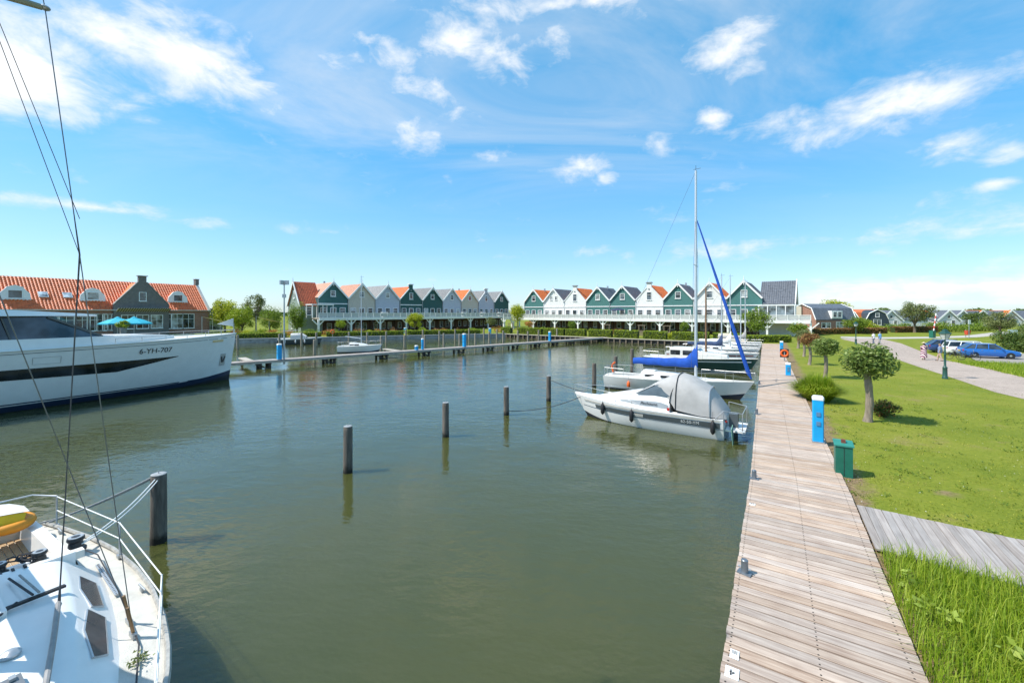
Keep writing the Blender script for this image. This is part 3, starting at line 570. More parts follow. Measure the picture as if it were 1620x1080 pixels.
def house(name, label, loc, rz, wall, roof, W=6.62, fz=3.3, ez=7.85, az=11.35, dep=9.5, style='point', gw=(1.1,1.3), gx=(0,), cat='house', group=None, lower=None, gz=None, belt=True, trim=M_WHITE, doors=3, tint=None, base_wall=True, roofs=(0,1)):
    """front faces local -y; z=0 is the garden level, fz the deck floor, ez the eaves, az the ridge"""
    t = thing(name, label, cat, loc, rz, group); w = W/2
    pts = [(-w,0,fz),(w,0,fz),(w,0,ez),(0,0,az-.18),(-w,0,ez)]
    if style in ('bell','bellchim'):
        n_ = .55; zt = az+.45
        slope = (az-ez)/w; pts = [(-w,0,fz),(w,0,fz),(w,0,ez),(n_,0,az-n_*slope-.05),(n_,0,zt),(-n_,0,zt),(-n_,0,az-n_*slope-.05),(-w,0,ez)]
        MB().prism(pts, (0,.35,0)).build('gable_wall', wall, t)
        pb = [(-w,.352,fz),(w,.352,fz),(w,.352,ez-.02),(0,.352,az-.2),(-w,.352,ez-.02)]; MB().prism(pb, (0,dep-.352,0)).build('wall', wall, t)
        cp = MB().box((0,.15,zt+.07), (1.55,.7,.14)).box((0,.15,zt+.18), (1.2,.55,.10)); cp.build('gable_cap', trim if style == 'bell' else T_LTGREY, t)
        MB().lathe([(.17,0),(.19,.03)], n=14).build('round_vent', M_GLASS, t, loc=(0,-.02,az-1.05)).rotation_euler = (R(90),0,0)
    else: MB().prism(pts, (0,dep,0)).build('wall', wall, t)
    if base_wall: MB().box((0,dep/2+1.2,fz/2-.1), (W-.02,dep-2.4,fz+.18)).build('ground_floor', lower or M_BRICK, t)
    sl = math.hypot(w+.12, (az-ez)*(w+.12)/w); dn = Vector((w, 0, -(az-ez))).normalized(); y0 = .37 if 'bell' in style else -.22
    for k, sg in enumerate((-1, 1)):
        rb = MB(); dd = Vector((dn.x*sg, 0, dn.z)); nn = Vector((-dn.z*sg, 0, dn.x)) 
        a = Vector((0, y0, az-.04)); sl_ = sl-.15
        vs = [a, a+dd*sl_, a+dd*sl_+Vector((0,dep-y0+.2,0)), a+Vector((0,dep-y0+.2,0))]
        rb.prism([v - nn*.06 for v in vs], nn*.10)
        tiles(rb, a+nn*.05, (0,1,0), dd, dep-y0+.2, sl_); rb.build('roof', roof, t)
    ov = y0-.09
    if 'bell' not in style:
        for sg in (-1, 1): MB().bar((0,ov,az+.02), (sg*(w+.06),ov,ez-.06-.02), .12, .34, 0).build('bargeboard', trim, t)
        f = MB().lathe([(.05,az-.3),(.07,az+.15),(.12,az+.3),(.05,az+.4),(.07,az+.6),(.02,az+1.15)], (0,ov-.02,0), 8); f.build('finial', trim, t)
        MB().box((0,ov-.02,az-.42), (.13,.12,.75)).build('king_board', trim, t)
    else:
        for sg in (-1, 1): MB().bar((sg*.62,-.02,az-.62*(az-ez)/w+.03), (sg*(w+.02),-.02,ez+.02), .22, .18, 0).build('bargeboard', trim, t)
    if belt: MB().box((0,-.06,fz+3.06), (W-.04,.12,.2)).build('belt_board', trim, t)
    for x in gx: window(t, x, gz or ez+.95, gw[0], gw[1])
    xs = {3: (-2.15,0,2.15), 2: (-1.5,1.5), 4: (-2.4,-.8,.8,2.4)}[doors]
    for i, x in enumerate(xs):
        if i == 1 and doors == 3 and random.random() < .5:
            d = ob('door', None, t, (x,-.01,fz+1.12)); b = MB(); b.box((-.62,-.03,0), (.14,.1,2.2)).box((.62,-.03,0), (.14,.1,2.2)).box((0,-.03,1.05), (1.1,.1,.12)).box((0,-.03,-.95), (1.1,.09,.3)); b.build('frame', trim, d); MB().box((0,-.008,.1), (1.12,.012,1.9)).build('pane', M_GLASS, d); MB().tube((.45,-.09,0), (.45,-.09,.16), .02, n=6).build('handle', M_STEEL, d)
        else: window(t, x, fz+1.32, 1.35, 1.8, mull=0, frame=tint or trim)
    MB().box((-w+.02,-.07,fz+2.1), (.1,.1,4.2)).build('downpipe', M_STEEL if wall is not S_WHITE else M_WHITE, t)
    # chimney behind the ridge
    if style == 'point' and random.random() < .6: MB().box((.35,dep*.55,az+.1), (.34,.34,.8)).build('flue', M_STEEL, t)
    # lower windows of the ground floor, half in the shade of the deck
    if base_wall:
        for x in (-1.9, .2, 2.0): window(t, x, 1.45, 1.1 if x else 1.0, 1.7, y=2.38, sill=False)
    return t
def face_rz(n): return math.atan2(n[0], -n[1])
# ------------------------------------------------------------------ left row A
A_DIR = Vector((.667, .745, 0)); A_N = Vector((.745, -.667, 0)); A_RZ = face_rz(A_N); A1 = D(527, 93, 0); A_P = 6.84
rowA = [('house', 'dark teal boarded house with red tile wing at the end of the left row', S_GREEN, T_PINK, 'point', 3),
        ('house', 'beige boarded gable house with glare-pale orange roof in the left row', S_BEIGE, T_PINK, 'point', 3),
        ('house', 'pale blue grey house with grey roof next to the beige house in left row', S_GREY, T_LTGREY, 'point', 3),
        ('house', 'dark green house with white neck gable and orange roof in the left row', S_DKGREEN, T_ORANGE, 'bell', 3),
        ('house', 'dark green pointed house right of the neck gable in the left row', S_DKGREEN, T_LTGREY, 'point', 3),
        ('house', 'light grey pointed house between dark green and beige houses in left row', S_GREY, T_LTGREY, 'point', 3),
        ('house', 'beige house with red shuttered gable window and bright orange roof', S_BEIGE, T_ORANGE, 'point', 3),
        ('house', 'grey house with narrow neck gable in the left row', S_GREY, T_LTGREY, 'bell', 3),
        ('house', 'dark green house closing the far end of the left row', S_DKGREEN, T_LTGREY, 'point', 3)]
for i, (nm, lab, wl, rf, st, dr) in enumerate(rowA):
    p = A1 + A_DIR*(A_P*i); p.z = GZ
    house(nm, lab, p, A_RZ, wl, rf, W=6.7, fz=3.62, ez=8.0, az=11.45, style=st, doors=dr, group='gabled houses of the left row', gw=(1.15,1.35) if st == 'point' else (1.1,1.7), belt=i in (0,3))
# the red tiled wing of the first house
w0 = A1 - A_DIR*4.55; w0.z = GZ
t = thing('house_wing', 'sage green gable wing with red tiled roof beside the teal house', 'house', w0, A_RZ)
WL = 4.4                               # ridge runs along local x, gable at local -x
pts = [(-WL/2,.4,0),(-WL/2,7.2,0),(-WL/2,7.2,6.2),(-WL/2,3.8,11.3),(-WL/2,.4,6.2)]
MB().prism(pts, (WL,0,0)).build('wall', S_SAGE, t)
for sg in (-1, 1):
    dn = Vector((0, sg*3.4, -5.1)).normalized(); a = Vector((-WL/2-.25, 3.8, 11.38)); rb = MB(); nn = Vector((0, sg*5.1, 3.4)).normalized(); sl = 6.3
    vs = [a, a+dn*sl, a+dn*sl+Vector((WL+.25,0,0)), a+Vector((WL+.25,0,0))]; rb.prism([v-nn*.06 for v in vs], nn*.1); tiles(rb, a+nn*.05, (1,0,0), dn, WL+.25, sl, .34, .42); rb.build('roof', T_RED, t)
b = MB()
for sg in (-1, 1): MB().bar((-WL/2-.32, 3.8, 11.42), (-WL/2-.32, 3.8+sg*3.6, 6.0), .12, .36).build('bargeboard', M_WHITE, t)
MB().lathe([(.07,11.3),(.1,11.7),(.03,12.3)], (-WL/2-.32,3.8,0), 8).build('finial', M_WHITE, t)
window(t, -WL/2-.01, 8.6, .8, 1.7, rot=-math.pi/2, y=3.8); window(t, -WL/2-.01, 5.0, 1.2, 1.7, rot=-math.pi/2, y=2.4); window(t, -WL/2-.01, 2.0, 1.2, 1.6, rot=-math.pi/2, y=4.8)
window(t, -.6, 5.0, 1.3, 1.7, y=.39)
# ------------------------------------------------------------------ right row B
B_DIR = Vector((-.793, .610, 0)); B_N = Vector((-.610, -.793, 0)); B_RZ = face_rz(B_N); B9 = D(1177, 88, 0); B_P = 6.72
rowB = [('green boarded house with white gable trim and grey roof wing closing the right row', S_TEAL, T_GREY, 'point'), ('white pointed house with orange roof behind the masts', S_WHITE, T_ORANGE, 'point'),
        ('teal green house between two white houses in the right row', S_TEAL, T_GREY, 'point'), ('white house with tall neck gable and orange roof in the right row', S_WHITE, T_ORANGE, 'bellchim'),
        ('teal green house with dark roof and a navy parasol on its terrace', S_TEAL, T_GREY, 'point'), ('teal green house with dark roof next to the neck gable in right row', S_TEAL, T_GREY, 'point'),
        ('white house with small neck gable and bright orange roof in right row', S_WHITE, T_ORANGE, 'bellchim'), ('white pointed house with two small gable windows and grey roof', S_WHITE, T_GREY, 'point'),
        ('teal green house with orange roof at the far end of the right row', S_TEAL, T_ORANGE, 'point')]
for i, (lab, wl, rf, st) in enumerate(rowB):
    p = B9 + B_DIR*(B_P*i); p.z = GZ
    house('house', lab, p, B_RZ, wl, rf, W=6.6, fz=3.2, ez=7.75, az=11.35, style=st, group='gabled houses of the right row', gx=(-.8,.8) if i == 7 else (0,), gw=(.75,1.2) if i == 7 else ((1.25,1.55) if st == 'point' else (1.2,2.0)), belt=True)
    # little white dormer shelf on the right-hand roof slope
w0 = B9 - B_DIR*5.75; w0.z = GZ
t = thing('house_wing', 'grey tiled roof wing with white gable board beside the end house', 'house', w0, B_RZ); WL = 5.9
pts = [(WL/2,.3,0),(WL/2,7.5,0),(WL/2,7.5,6.6),(WL/2,3.9,11.2),(WL/2,.3,6.6)]
MB().prism(pts, (-WL,0,0)).build('wall', S_WHITE, t)
for sg in (-1, 1):
    dn = Vector((0, sg*3.6, -4.6)).normalized(); a = Vector((-WL/2, 3.9, 11.26)); rb = MB(); nn = Vector((0, sg*4.6, 3.6)).normalized(); sl = 6.1
    vs = [a, a+dn*sl, a+dn*sl+Vector((WL+.2,0,0)), a+Vector((WL+.2,0,0))]; rb.prism([v-nn*.06 for v in vs], nn*.1); tiles(rb, a+nn*.05, (1,0,0), dn, WL+.2, sl, .36, .42); rb.build('roof', T_GREY, t)
b = MB()
for sg in (-1, 1): MB().bar((WL/2+.3, 3.9, 11.4), (WL/2+.3, 3.9+sg*3.9, 6.4), .16, .5).build('bargeboard', M_WHITE, t)
for x in (-1.9, 0, 1.9): window(t, x, 4.6, 1.5, 2.3, y=.29, sill=False)
b = MB().box((.3,-1.2,6.15), (6.4,3.2,.22)); b.build('sunroom_roof', M_WHITE, t); b = MB()
for x in (-2.7, -1.2, .3, 1.8, 3.3): MB().box((x,-2.7,4.65), (.16,.16,2.8)).build('sunroom_post', M_WHITE, t)
MB().box((.3,-2.68,4.7), (6.2,.03,2.5)).build('sunroom_glass', glass_mat('sunroom_glass', (.09,.11,.12)), t)
# ------------------------------------------------------------------ raised decks in front of the houses
M_RAILGLASS = mat('rail_panel', (.52,.53,.52), .2, .12, .8)
def deck(label, a, b, nrm, depth, z, spacing, n0=0):
    """front edge from a to b; posts with braces below, railing above"""
    t = thing('deck', label, 'deck', (0,0,0)); d = (b-a).normalized(); L = (b-a).length; back = -nrm*depth
    MB().prism([(p.x, p.y, z-.34) for p in (a, b, b+back, a+back)], (0,0,.06)).build('soffit', M_PALETIMBER, t)
    MB().prism([(p.x, p.y, z-.2) for p in (a, b, b+back, a+back)], (0,0,.2)).build('floor', M_PALETIMBER, t)
    MB().bar(Vector((a.x,a.y,z-.27))+nrm*.08, Vector((b.x,b.y,z-.27))+nrm*.08, .16, .58).build('edge_beam', M_WHITE, t)
    MB().bar(Vector((a.x,a.y,z+1.03))-nrm*.05, Vector((b.x,b.y,z+1.03))-nrm*.05, .1, .08).build('top_rail', M_WHITE, t)
    MB().bar(Vector((a.x,a.y,z+.12))-nrm*.05, Vector((b.x,b.y,z+.12))-nrm*.05, .06, .06).build('bottom_rail', M_WHITE, t)
    ang = math.atan2(d.y, d.x); k = int(L/1.75); st = L/k
    rp = MB().box((0,0,.53), (.11,.11,1.06)).mesh('rail_post', M_WHITE); pn = MB()
    for i in range(10): pn.box((-st/2+.14+(st-.28)*i/9, 0, .56), (.03,.02,.84))
    pn.box((0,.012,.56), (st-.16,.008,.7)); pnm = pn.mesh('rail_panel', M_RAILGLASS)
    for i in range(k+1):
        c = a+d*(st*i)-nrm*.05; ob('rail_post', rp, t, (c.x, c.y, z), ang)
        if i < k: c = a+d*(st*(i+.5))-nrm*.05; ob('rail_panel', pnm, t, (c.x, c.y, z), ang)
    pb = MB().box((0,0,(z-.34-GZ)/2), (.34,.34,z-.34-GZ)).mesh('post', M_WHITE); br = MB()
    for sg in (-1, 1): br.bar((sg*.1,0,z-GZ-1.55), (sg*1.25,0,z-GZ-.4), .2, .2, up=(0,1,0))
    brm = br.mesh('brace', M_WHITE); kk = int(round(L/spacing))
    for i in range(kk+1):
        c = a+d*(L*i/kk)-nrm*.25; po = ob('post', pb, t, (c.x, c.y, GZ), ang); ob('brace', brm, po, (0,0,0))
    return t
aD = A1 - A_DIR*5.0 + A_N*4.4; bD = A1 + A_DIR*(A_P*8+4.0) + A_N*4.4
deck('long white timber deck on braced posts in front of the left row', aD, bD, A_N, 4.3, 4.37, 6.84)
a2 = B9 + B_DIR*(B_P*8+4.2) + B_N*4.4; b2 = B9 - B_DIR*11.6 + B_N*4.4
deck('long white timber deck on braced posts in front of the right row', a2, b2, B_N, 4.3, 3.95, 6.72)
# footbridge deck that joins the two rows
deck('white timber link deck between the left and right rows', Vector((-2.4, 117.2, 0)), Vector((a2.x-.4, a2.y+1.0, 0)), Vector((-.25,-.968,0)), 3.0, 4.05, 4.5)
# white pavilion on the corner of the left deck
p = A1 - A_DIR*4.0 + A_N*2.5; t = thing('terrace_canopy', 'white flat roofed canopy over the corner terrace of the teal house', 'canopy', (p.x, p.y, 4.375), A_RZ)
MB().box((0,0,2.75), (4.6,3.2,.2)).build('roof', M_WHITE, t)
for x in (-2.15, 0, 2.15):
    for y in (-1.45, 1.45): MB().box((x,y,1.32), (.15,.15,2.64)).build('post', M_WHITE, t)
# terrace things
M_TEAK = mat('garden_teak', (.36,.24,.14), .7, .2, 6)
def chair_set(p, z, rz, label, cloth=None):
    t = thing('terrace_table', label, 'table', (p.x, p.y, z), rz, 'terrace furniture on the decks')
    MB().box((0,0,.72), (1.6,.85,.05)).build('table_top', M_TEAK, t)
    for x in (-.7,.7):
        for y in (-.34,.34): MB().box((x,y,.35), (.07,.07,.7)).build('leg', M_TEAK, t)
for i, px in enumerate((0.5, 1.6, 2.4, 3.5, 4.4, 5.5, 6.4, 7.6)):
    chair_set(B9 + B_DIR*(B_P*px) + B_N*2.2, 3.955, B_RZ+random.uniform(-.3,.3), 'wooden terrace table on the right deck')
for i, px in enumerate((0.6, 2.5, 4.4, 6.3)):
    chair_set(A1 + A_DIR*(A_P*px) + A_N*2.2, 4.375, A_RZ+random.uniform(-.3,.3), 'wooden terrace table on the left deck')
def chest(p, z, rz, lab):
    t = thing('storage_chest', lab, 'storage chest', (p.x, p.y, z), rz, 'white storage chests on the left deck'); MB().box((0,0,.55), (1.5,.8,1.1)).build('body', M_WHITE, t); MB().box((0,0,1.14), (1.56,.86,.08)).build('lid', M_WHITE, t)
for k in (1.55, 5.2, 6.3, 7.35, 8.2): chest(A1 + A_DIR*(A_P*k) + A_N*3.6, 4.375, A_RZ, 'white storage chest against the left deck railing')
p = B9 + B_DIR*(B_P*4.05) + B_N*2.3; t = thing('parasol', 'dark blue parasol opened on the terrace of the teal house', 'parasol', (p.x, p.y, 3.955), B_RZ)
MB().tube((0,0,0), (0,0,2.5), .035).build('pole', M_STEEL, t); MB().lathe([(2.1,2.05),(1.2,2.4),(.05,2.62)], n=8).build('canopy', mat('navy_canvas', (.03,.045,.09), .8, .2, 4), t); MB().lathe([(.3,0),(.3,.1)]).build('base', M_STONE, t)
# ------------------------------------------------------------------ restaurant with the long orange roof
RA, RB = D(-330, 58, 0), D(312, 101, 0); RD = (RB-RA).normalized(); RN = Vector((RD.y, -RD.x, 0)); RL = (RB-RA).length
t = thing('restaurant', 'long restaurant with orange pantile roof, white dormers and grey brick gable', 'building', (RB.x, RB.y, GZ), face_rz(RN))
# local: x along facade (right end at x=0, building runs to -x), front at y=-5.6
ye, ze, zr = -5.7, 5.25, 11.25
M_CREAM = mat('cream_stone', (.55,.52,.47), .7, .1, 2)
MB().prism([(0,ye,0),(0,-ye,0),(0,-ye,ze),(0,0,zr-.1),(0,ye,ze)], (-RL,0,0)).build('wall', M_REDBRICK, t)
for sg in (-1, 1):
    dn = Vector((0, sg*5.7, -6.0)).normalized(); nn = Vector((0, sg*6.0, 5.7)).normalized(); a = Vector((-RL, 0, zr)); rb = MB(); sl = 8.5
    rb.prism([v-nn*.06 for v in (a, a+dn*sl, a+dn*sl+Vector((RL-.45,0,0)), a+Vector((RL-.45,0,0)))], nn*.1); tiles(rb, a+nn*.05, (1,0,0), dn, RL-.45, sl, .46, .52, 4, .06, .05); rb.build('roof', mat('pantile', (.66,.145,.04), .5, .32, 1.6, .2), t)
e = MB(); 
for sg in (-1,1): MB().bar((-.2,0,zr+.18), (-.2,sg*6.1,ze-.15), .5, .42).build('gable_coping', M_CREAM, t)
MB().box((-.2,0,zr+.75), (.7,1.0,1.3)).build('chimney', M_DKBRICK, t); MB().box((-.2,0,zr+1.45), (.9,1.2,.14)).build('chimney_cap', M_STONE, t)
MB().box((-RL/2,ye-.35,ze-.05), (RL,.36,.2)).build('gutter', M_CREAM, t)
def rx(px):                              # place on the facade line that the photo shows at column px
    k = (px-CX)/F; o = RB+RN*5.7; s = (k*o.y-o.x)/(RD.x-k*RD.y); return s
for i, px in enumerate((287, 152, 28, -90, -200)):
    x = rx(px); y = ye+2.15; d = ob('dormer', None, t, (x, y-.15, 8.0)); d.scale = (1.22,1,1.2); b = MB()
    pr = [(-1.55,0,-.95),(1.55,0,-.95),(1.45,0,.1),(1.0,0,.65),(.75,0,1.05),(0,0,1.3),(-.75,0,1.05),(-1.0,0,.65),(-1.45,0,.1)]
    b.prism([(q[0],-.45,q[2]) for q in pr], (0,.34,0)); b.build('front', M_WHITE, d)
    b = MB(); b.prism([(q[0]*.8,-.1,q[2]*.9) for q in pr], (0,3.0,0)); b.build('cheeks', T_ORANGE, d)
    w = window(d, 0, -.05, 1.5, 1.3, y=-.46, cross=False)
for px in (75, 114, -30, -140):
    x = rx(px); dn = Vector((0,-5.7,-6.0)).normalized(); nn = Vector((0,-6.0,5.7)).normalized(); c = Vector((x,0,zr))+dn*4.6+nn*.16; b = MB(); M3 = Matrix((( 1,0,0),(0,dn.y,nn.y),(0,dn.z,nn.z)))
    b.box(c, (1.25,1.35,.16), 0, M=M3); o = b.build('skylight', M_WHITE, t); MB().box(c+nn*.09, (1.02,1.1,.02), 0, M=M3).build('pane', glass_mat('sky_pane', (.30,.32,.34)), o)
# stepped grey brick gable in the facade
x = rx(224); g = ob('gable', None, t, (x, ye-.5, 0)); hw = 4.55
MB().prism([(-hw,0,0),(hw,0,0),(hw,0,ze+1.0),(.65,0,zr-.2),(.65,0,zr+1.0),(-.65,0,zr+1.0),(-.65,0,zr-.2),(-hw,0,ze+1.0)], (0,.6,0)).build('wall', M_DKBRICK, g)
MB().prism([(-hw+.1,.6,ze+.8),(hw-.1,.6,ze+.8),(0,.6,zr-.3)], (0,5.2,0)).build('roof', T_ORANGE, g)
MB().box((0,.25,zr+1.07), (1.7,.9,.16)).build('cap', M_STONE, g); b = MB()
for sg in (-1,1): b.bar((sg*.75,.25,zr-.2), (sg*(hw+.05),.25,ze+1.1), .7, .12)
b.build('coping', M_STONE, g); window(g, 0, 8.0, 1.25, 1.9, cross=False); a = MB()
for i in range(22): a.box((-4.2+i*.4,-.75,5.25), (.2,1.5,.05), 0, M=Matrix.Rotation(R(-28),3,'X'))
a.build('awning_stripe', M_CREAM, g); a = MB()
for i in range(22): a.box((-4.0+i*.4,-.75,5.246), (.2,1.5,.05), 0, M=Matrix.Rotation(R(-28),3,'X'))
a.build('awning_stripe', mat('brown_canvas', (.12,.08,.05), .8, .2, 4), g)
for xx in (-2.4, 0, 2.4): window(g, xx, 2.8, 2.1, 2.9, mull=1)
for px in (262, 280, 298, 150, 165, 182, 130, 105, 80, 50, 20, -20, -60, -110, -160): window(t, rx(px), 2.8, 2.3, 3.3, y=ye-.01, mull=1)
# parasols on the terrace before it
M_TURQ = mat('turquoise_canvas', (.02,.40,.52), .75, .12, 3)
for px, d, lab in ((186, 70, 'turquoise parasol beside the flowering pot on the restaurant terrace'), (212, 70.5, 'turquoise parasol near the brick gable of the restaurant')):
    p = D(px, d, GZ); t = thing('parasol', lab, 'parasol', p, .3); MB().tube((0,0,0), (0,0,3.7), .05).build('pole', M_STEEL, t)
    MB().lathe([(2.55,2.75),(2.5,2.95),(1.3,3.5),(.5,3.72),(.5,3.78),(.04,4.05)], n=8).build('canopy', M_TURQ, t); MB().lathe([(.4,0),(.4,.12)]).build('base', M_STONE, t)
# conservatory block behind the restaurant's end
p = D(322, 112, GZ); t = thing('pavilion', 'low glazed pavilion with grey frame behind the restaurant', 'building', p, .55)
MB().box((0,0,2.8), (9,6,5.4)).build('wall', glass_mat('pavilion_glass', (.12,.15,.12)), t); MB().box((0,0,5.65), (9.6,6.6,.3)).build('roof', M_STONE, t)
for x in (-4.4,-2.2,0,2.2,4.4): MB().box((x,-3.03,2.75), (.16,.12,5.4)).build('frame_post', M_WHITE, t)
MB().box((0,-3.05,3.2), (8.9,.1,.14)).build('frame_rail', M_WHITE, t)
# ------------------------------------------------------------------ houses beyond the lawn
def gambrel(label, loc, rz, W, dep, wall, roof, h1, h2, h3, roof_over='x'):
    t = thing('house', label, 'house', loc, rz); w = W/2; k = dep/2
    # ridge along x; gambrel profile in y
    pr = [(-k,0),(k,0),(k,h1),(k*.72,h2),(0,h3),(-k*.72,h2),(-k,h1)]
    MB().prism([(-w,y,z) for y, z in pr], (W,0,0)).build('wall', wall, t)
    rp = [(-k-.15,h1-.1),(-k*.72,h2),(0,h3),(k*.72,h2),(k+.15,h1-.1)]; rb = MB()
    rings = [[(x,y,z+.06) for y, z in rp] for x in (-w-.2, w+.2)]; rb.loft(rings); rb.loft([[(x,y,z+.2) for y, z in rp] for x in (-w-.2, w+.2)]); rb.build('roof', roof, t)
    b = MB()
    for x in (-w-.24, w+.24): b.path([(x,y,z+.14) for y, z in rp], .14, 4)
    b.build('bargeboard', M_WHITE, t); return t
p = D(1300, 106, GZ)
t = gambrel('brick house with slate grey gambrel roof and white dormer beside the lawn', p, .12, 10.6, 8.0, M_REDBRICK, T_GREY, 2.9, 5.6, 6.7)
d = ob('dormer', None, t, (.1,-3.95,4.2)); MB().box((0,.4,0), (2.9,1.5,1.9)).build('box', M_WHITE, d)
for x in (-.65,.65): window(d, x, 0, 1.1, 1.4, y=-.36, sill=False)
for x, w in ((-3.3,1.2),(-2.0,1.2),(3.8,1.0)): window(t, x, 1.6, w, 1.4, y=-4.01)
window(t, 1.0, 1.3, 1.9, 2.4, y=-4.01, mull=1)
MB().box((-5.6,1,4.8), (.3,2,3)).build('side_porch', S_BEIGE, t)
p = D(1361, 150, GZ); t = gambrel('house with orange gambrel roof and dark green gable behind the hedge', p, .35, 15, 8, S_DKGREEN, T_ORANGE, 2.6, 4.6, 5.6)
p2 = D(1388, 141, GZ); t = thing('house', 'dark gabled house front with white trim behind the brown hedge', 'house', p2, -.15); k = 3.4
MB().prism([(-k,0,0),(k,0,0),(k,0,2.6),(k*.72,0,4.4),(0,0,5.6),(-k*.72,0,4.4),(-k,0,2.6)], (0,6,0)).build('wall', siding('slate_boards', (.035,.05,.065)), t)
b = MB().path([(k,-.1,2.5),(k*.72,-.1,4.45),(0,-.1,5.7),(-k*.72,-.1,4.45),(-k,-.1,2.5)], .16, 4); b.build('bargeboard', M_WHITE, t); window(t, 0, 3.9, 1.2, 1.5); window(t, 0, 1.4, 2.4, 2.0, mull=1)
MB().lathe([(.08,5.6),(.03,6.8)], (0,-.1,0), 6).build('finial', M_WHITE, t)
gables = [(1410,142,S_LTGREY,T_GREY,'light grey gable house beside the dark gabled front'),(1440,150,S_GREY,T_GREY,'grey house half hidden behind the tall lawn tree'),(1471,146,S_LTGREY,T_ORANGE,'house with a strip of orange roof behind the tree'),
          (1501,143,S_LTGREY,T_GREY,'light grey gable house behind the striped barrier pole'),(1523,143,S_GREY,T_GREY,'grey gable house joined to the pale one behind the sign post'),(1554,146,S_LTGREY,T_ORANGE,'pale gable house with orange roof beyond the cars'),
          (1600,147,S_LTGREY,T_ORANGE,'pale gable house with orange roof past the bushy tree'),(1640,150,S_GREY,T_GREY,'grey gable house beyond the sign board'),(1700,155,S_WHITE,T_GREY,'white gable house at the end of the far row')]
for px, d_, wl, rf, lab in gables:
    p = D(px, d_, GZ); t = thing('house', lab, 'house', p, -.18, 'houses of the far row beyond the lawn'); k = 3.3
    MB().prism([(-k,0,0),(k,0,0),(k,0,1.9),(0,0,5.3),(-k,0,1.9)], (0,8,0)).build('wall', wl, t)
    for sg in (-1,1):
        dn = Vector((sg*3.3,0,-3.4)).normalized(); a = Vector((0,-.3,5.4)); nn = Vector((sg*3.4,0,3.3)).normalized(); rb = MB().prism([v-nn*.05 for v in (a, a+dn*5.0, a+dn*5.0+Vector((0,8.4,0)), a+Vector((0,8.4,0)))], nn*.16); rb.build('roof', rf, t)
    b = MB()
    for sg in (-1,1): MB().bar((0,-.38,5.45), (sg*3.6,-.38,1.75), .14, .42).build('bargeboard', M_WHITE, t)
    window(t, 0, 3.3, 1.0, 1.3); window(t, -1.2, 1.2, 1.5, 1.5); window(t, 1.3, 1.1, 1.2, 1.9)
    MB().prism([(k,2.2,0),(k,9,0),(k,9,2.2),(k,5.6,5.2),(k,2.2,2.2)], (9.0,0,0)).build('side_wing', wl, t)
    for sg in (-1,1):
        dn = Vector((0,sg*3.4,-3.0)).normalized(); nn = Vector((0,sg*3.0,3.4)).normalized(); a = Vector((1.5,5.6,5.26)); MB().prism([a, a+dn*4.8, a+dn*4.8+Vector((10.6,0,0)), a+Vector((10.6,0,0))], nn*.12).build('wing_roof', T_GREY if rf is not T_ORANGE or sg else rf, t)
# ------------------------------------------------------------------ boats
G_WHITE = mat('gelcoat_white', (.80,.79,.76), .28, .045, 2.2, coat=.2, detail=8); G_CREAM = mat('gelcoat_cream', (.74,.71,.64), .3, .06, 2); G_GREY = mat('gelcoat_grey', (.33,.36,.38), .3, .08, 2)
G_NAVY = mat('navy_stripe', (.02,.035,.075), .3, .1, 2); G_RED = mat('red_stripe', (.35,.03,.02), .35, .1, 2); G_DKGREEN = mat('hull_green', (.02,.07,.06), .3, .12, 2); G_CHAR = mat('charcoal_stripe', (.09,.105,.11), .3, .1, 2)
G_DECK = mat('deck_nonslip', (.56,.54,.485), .8, .14, 5, .35, 60, detail=8); M_ANTI = mat('antifouling', (.025,.03,.04), .7, .3, 3)
M_BLUECOV = mat('blue_canvas', (.01,.085,.44), .8, .14, 4, .5, 3, stretch=(1,1,1)); M_NAVYCOV = mat('navy_canvas_cover', (.04,.07,.15), .85, .2, 4, .4, 3); M_GREYCAN = mat('grey_canvas', (.40,.39,.375), .85, .10, 2.5, .5, 2.2)
M_ALU = mat('mast_alu', (.62,.65,.67), .38, .05, 3, metal=.45); M_WOODMAST = mat('wood_mast', (.22,.12,.06), .5, .2, 3, stretch=(6,6,.5)); M_BGLASS = glass_mat('boat_glass', (.012,.014,.017)); M_TEAKD = mat('teak_deck', (.40,.27,.15), .7, .2, 5, stretch=(2,14,2))
M_WIRE = mat('rigging_wire', (.16,.165,.17), .4, .1, 20, metal=.6); M_PVC = mat('white_lifeline', (.78,.78,.75), .5, .05)
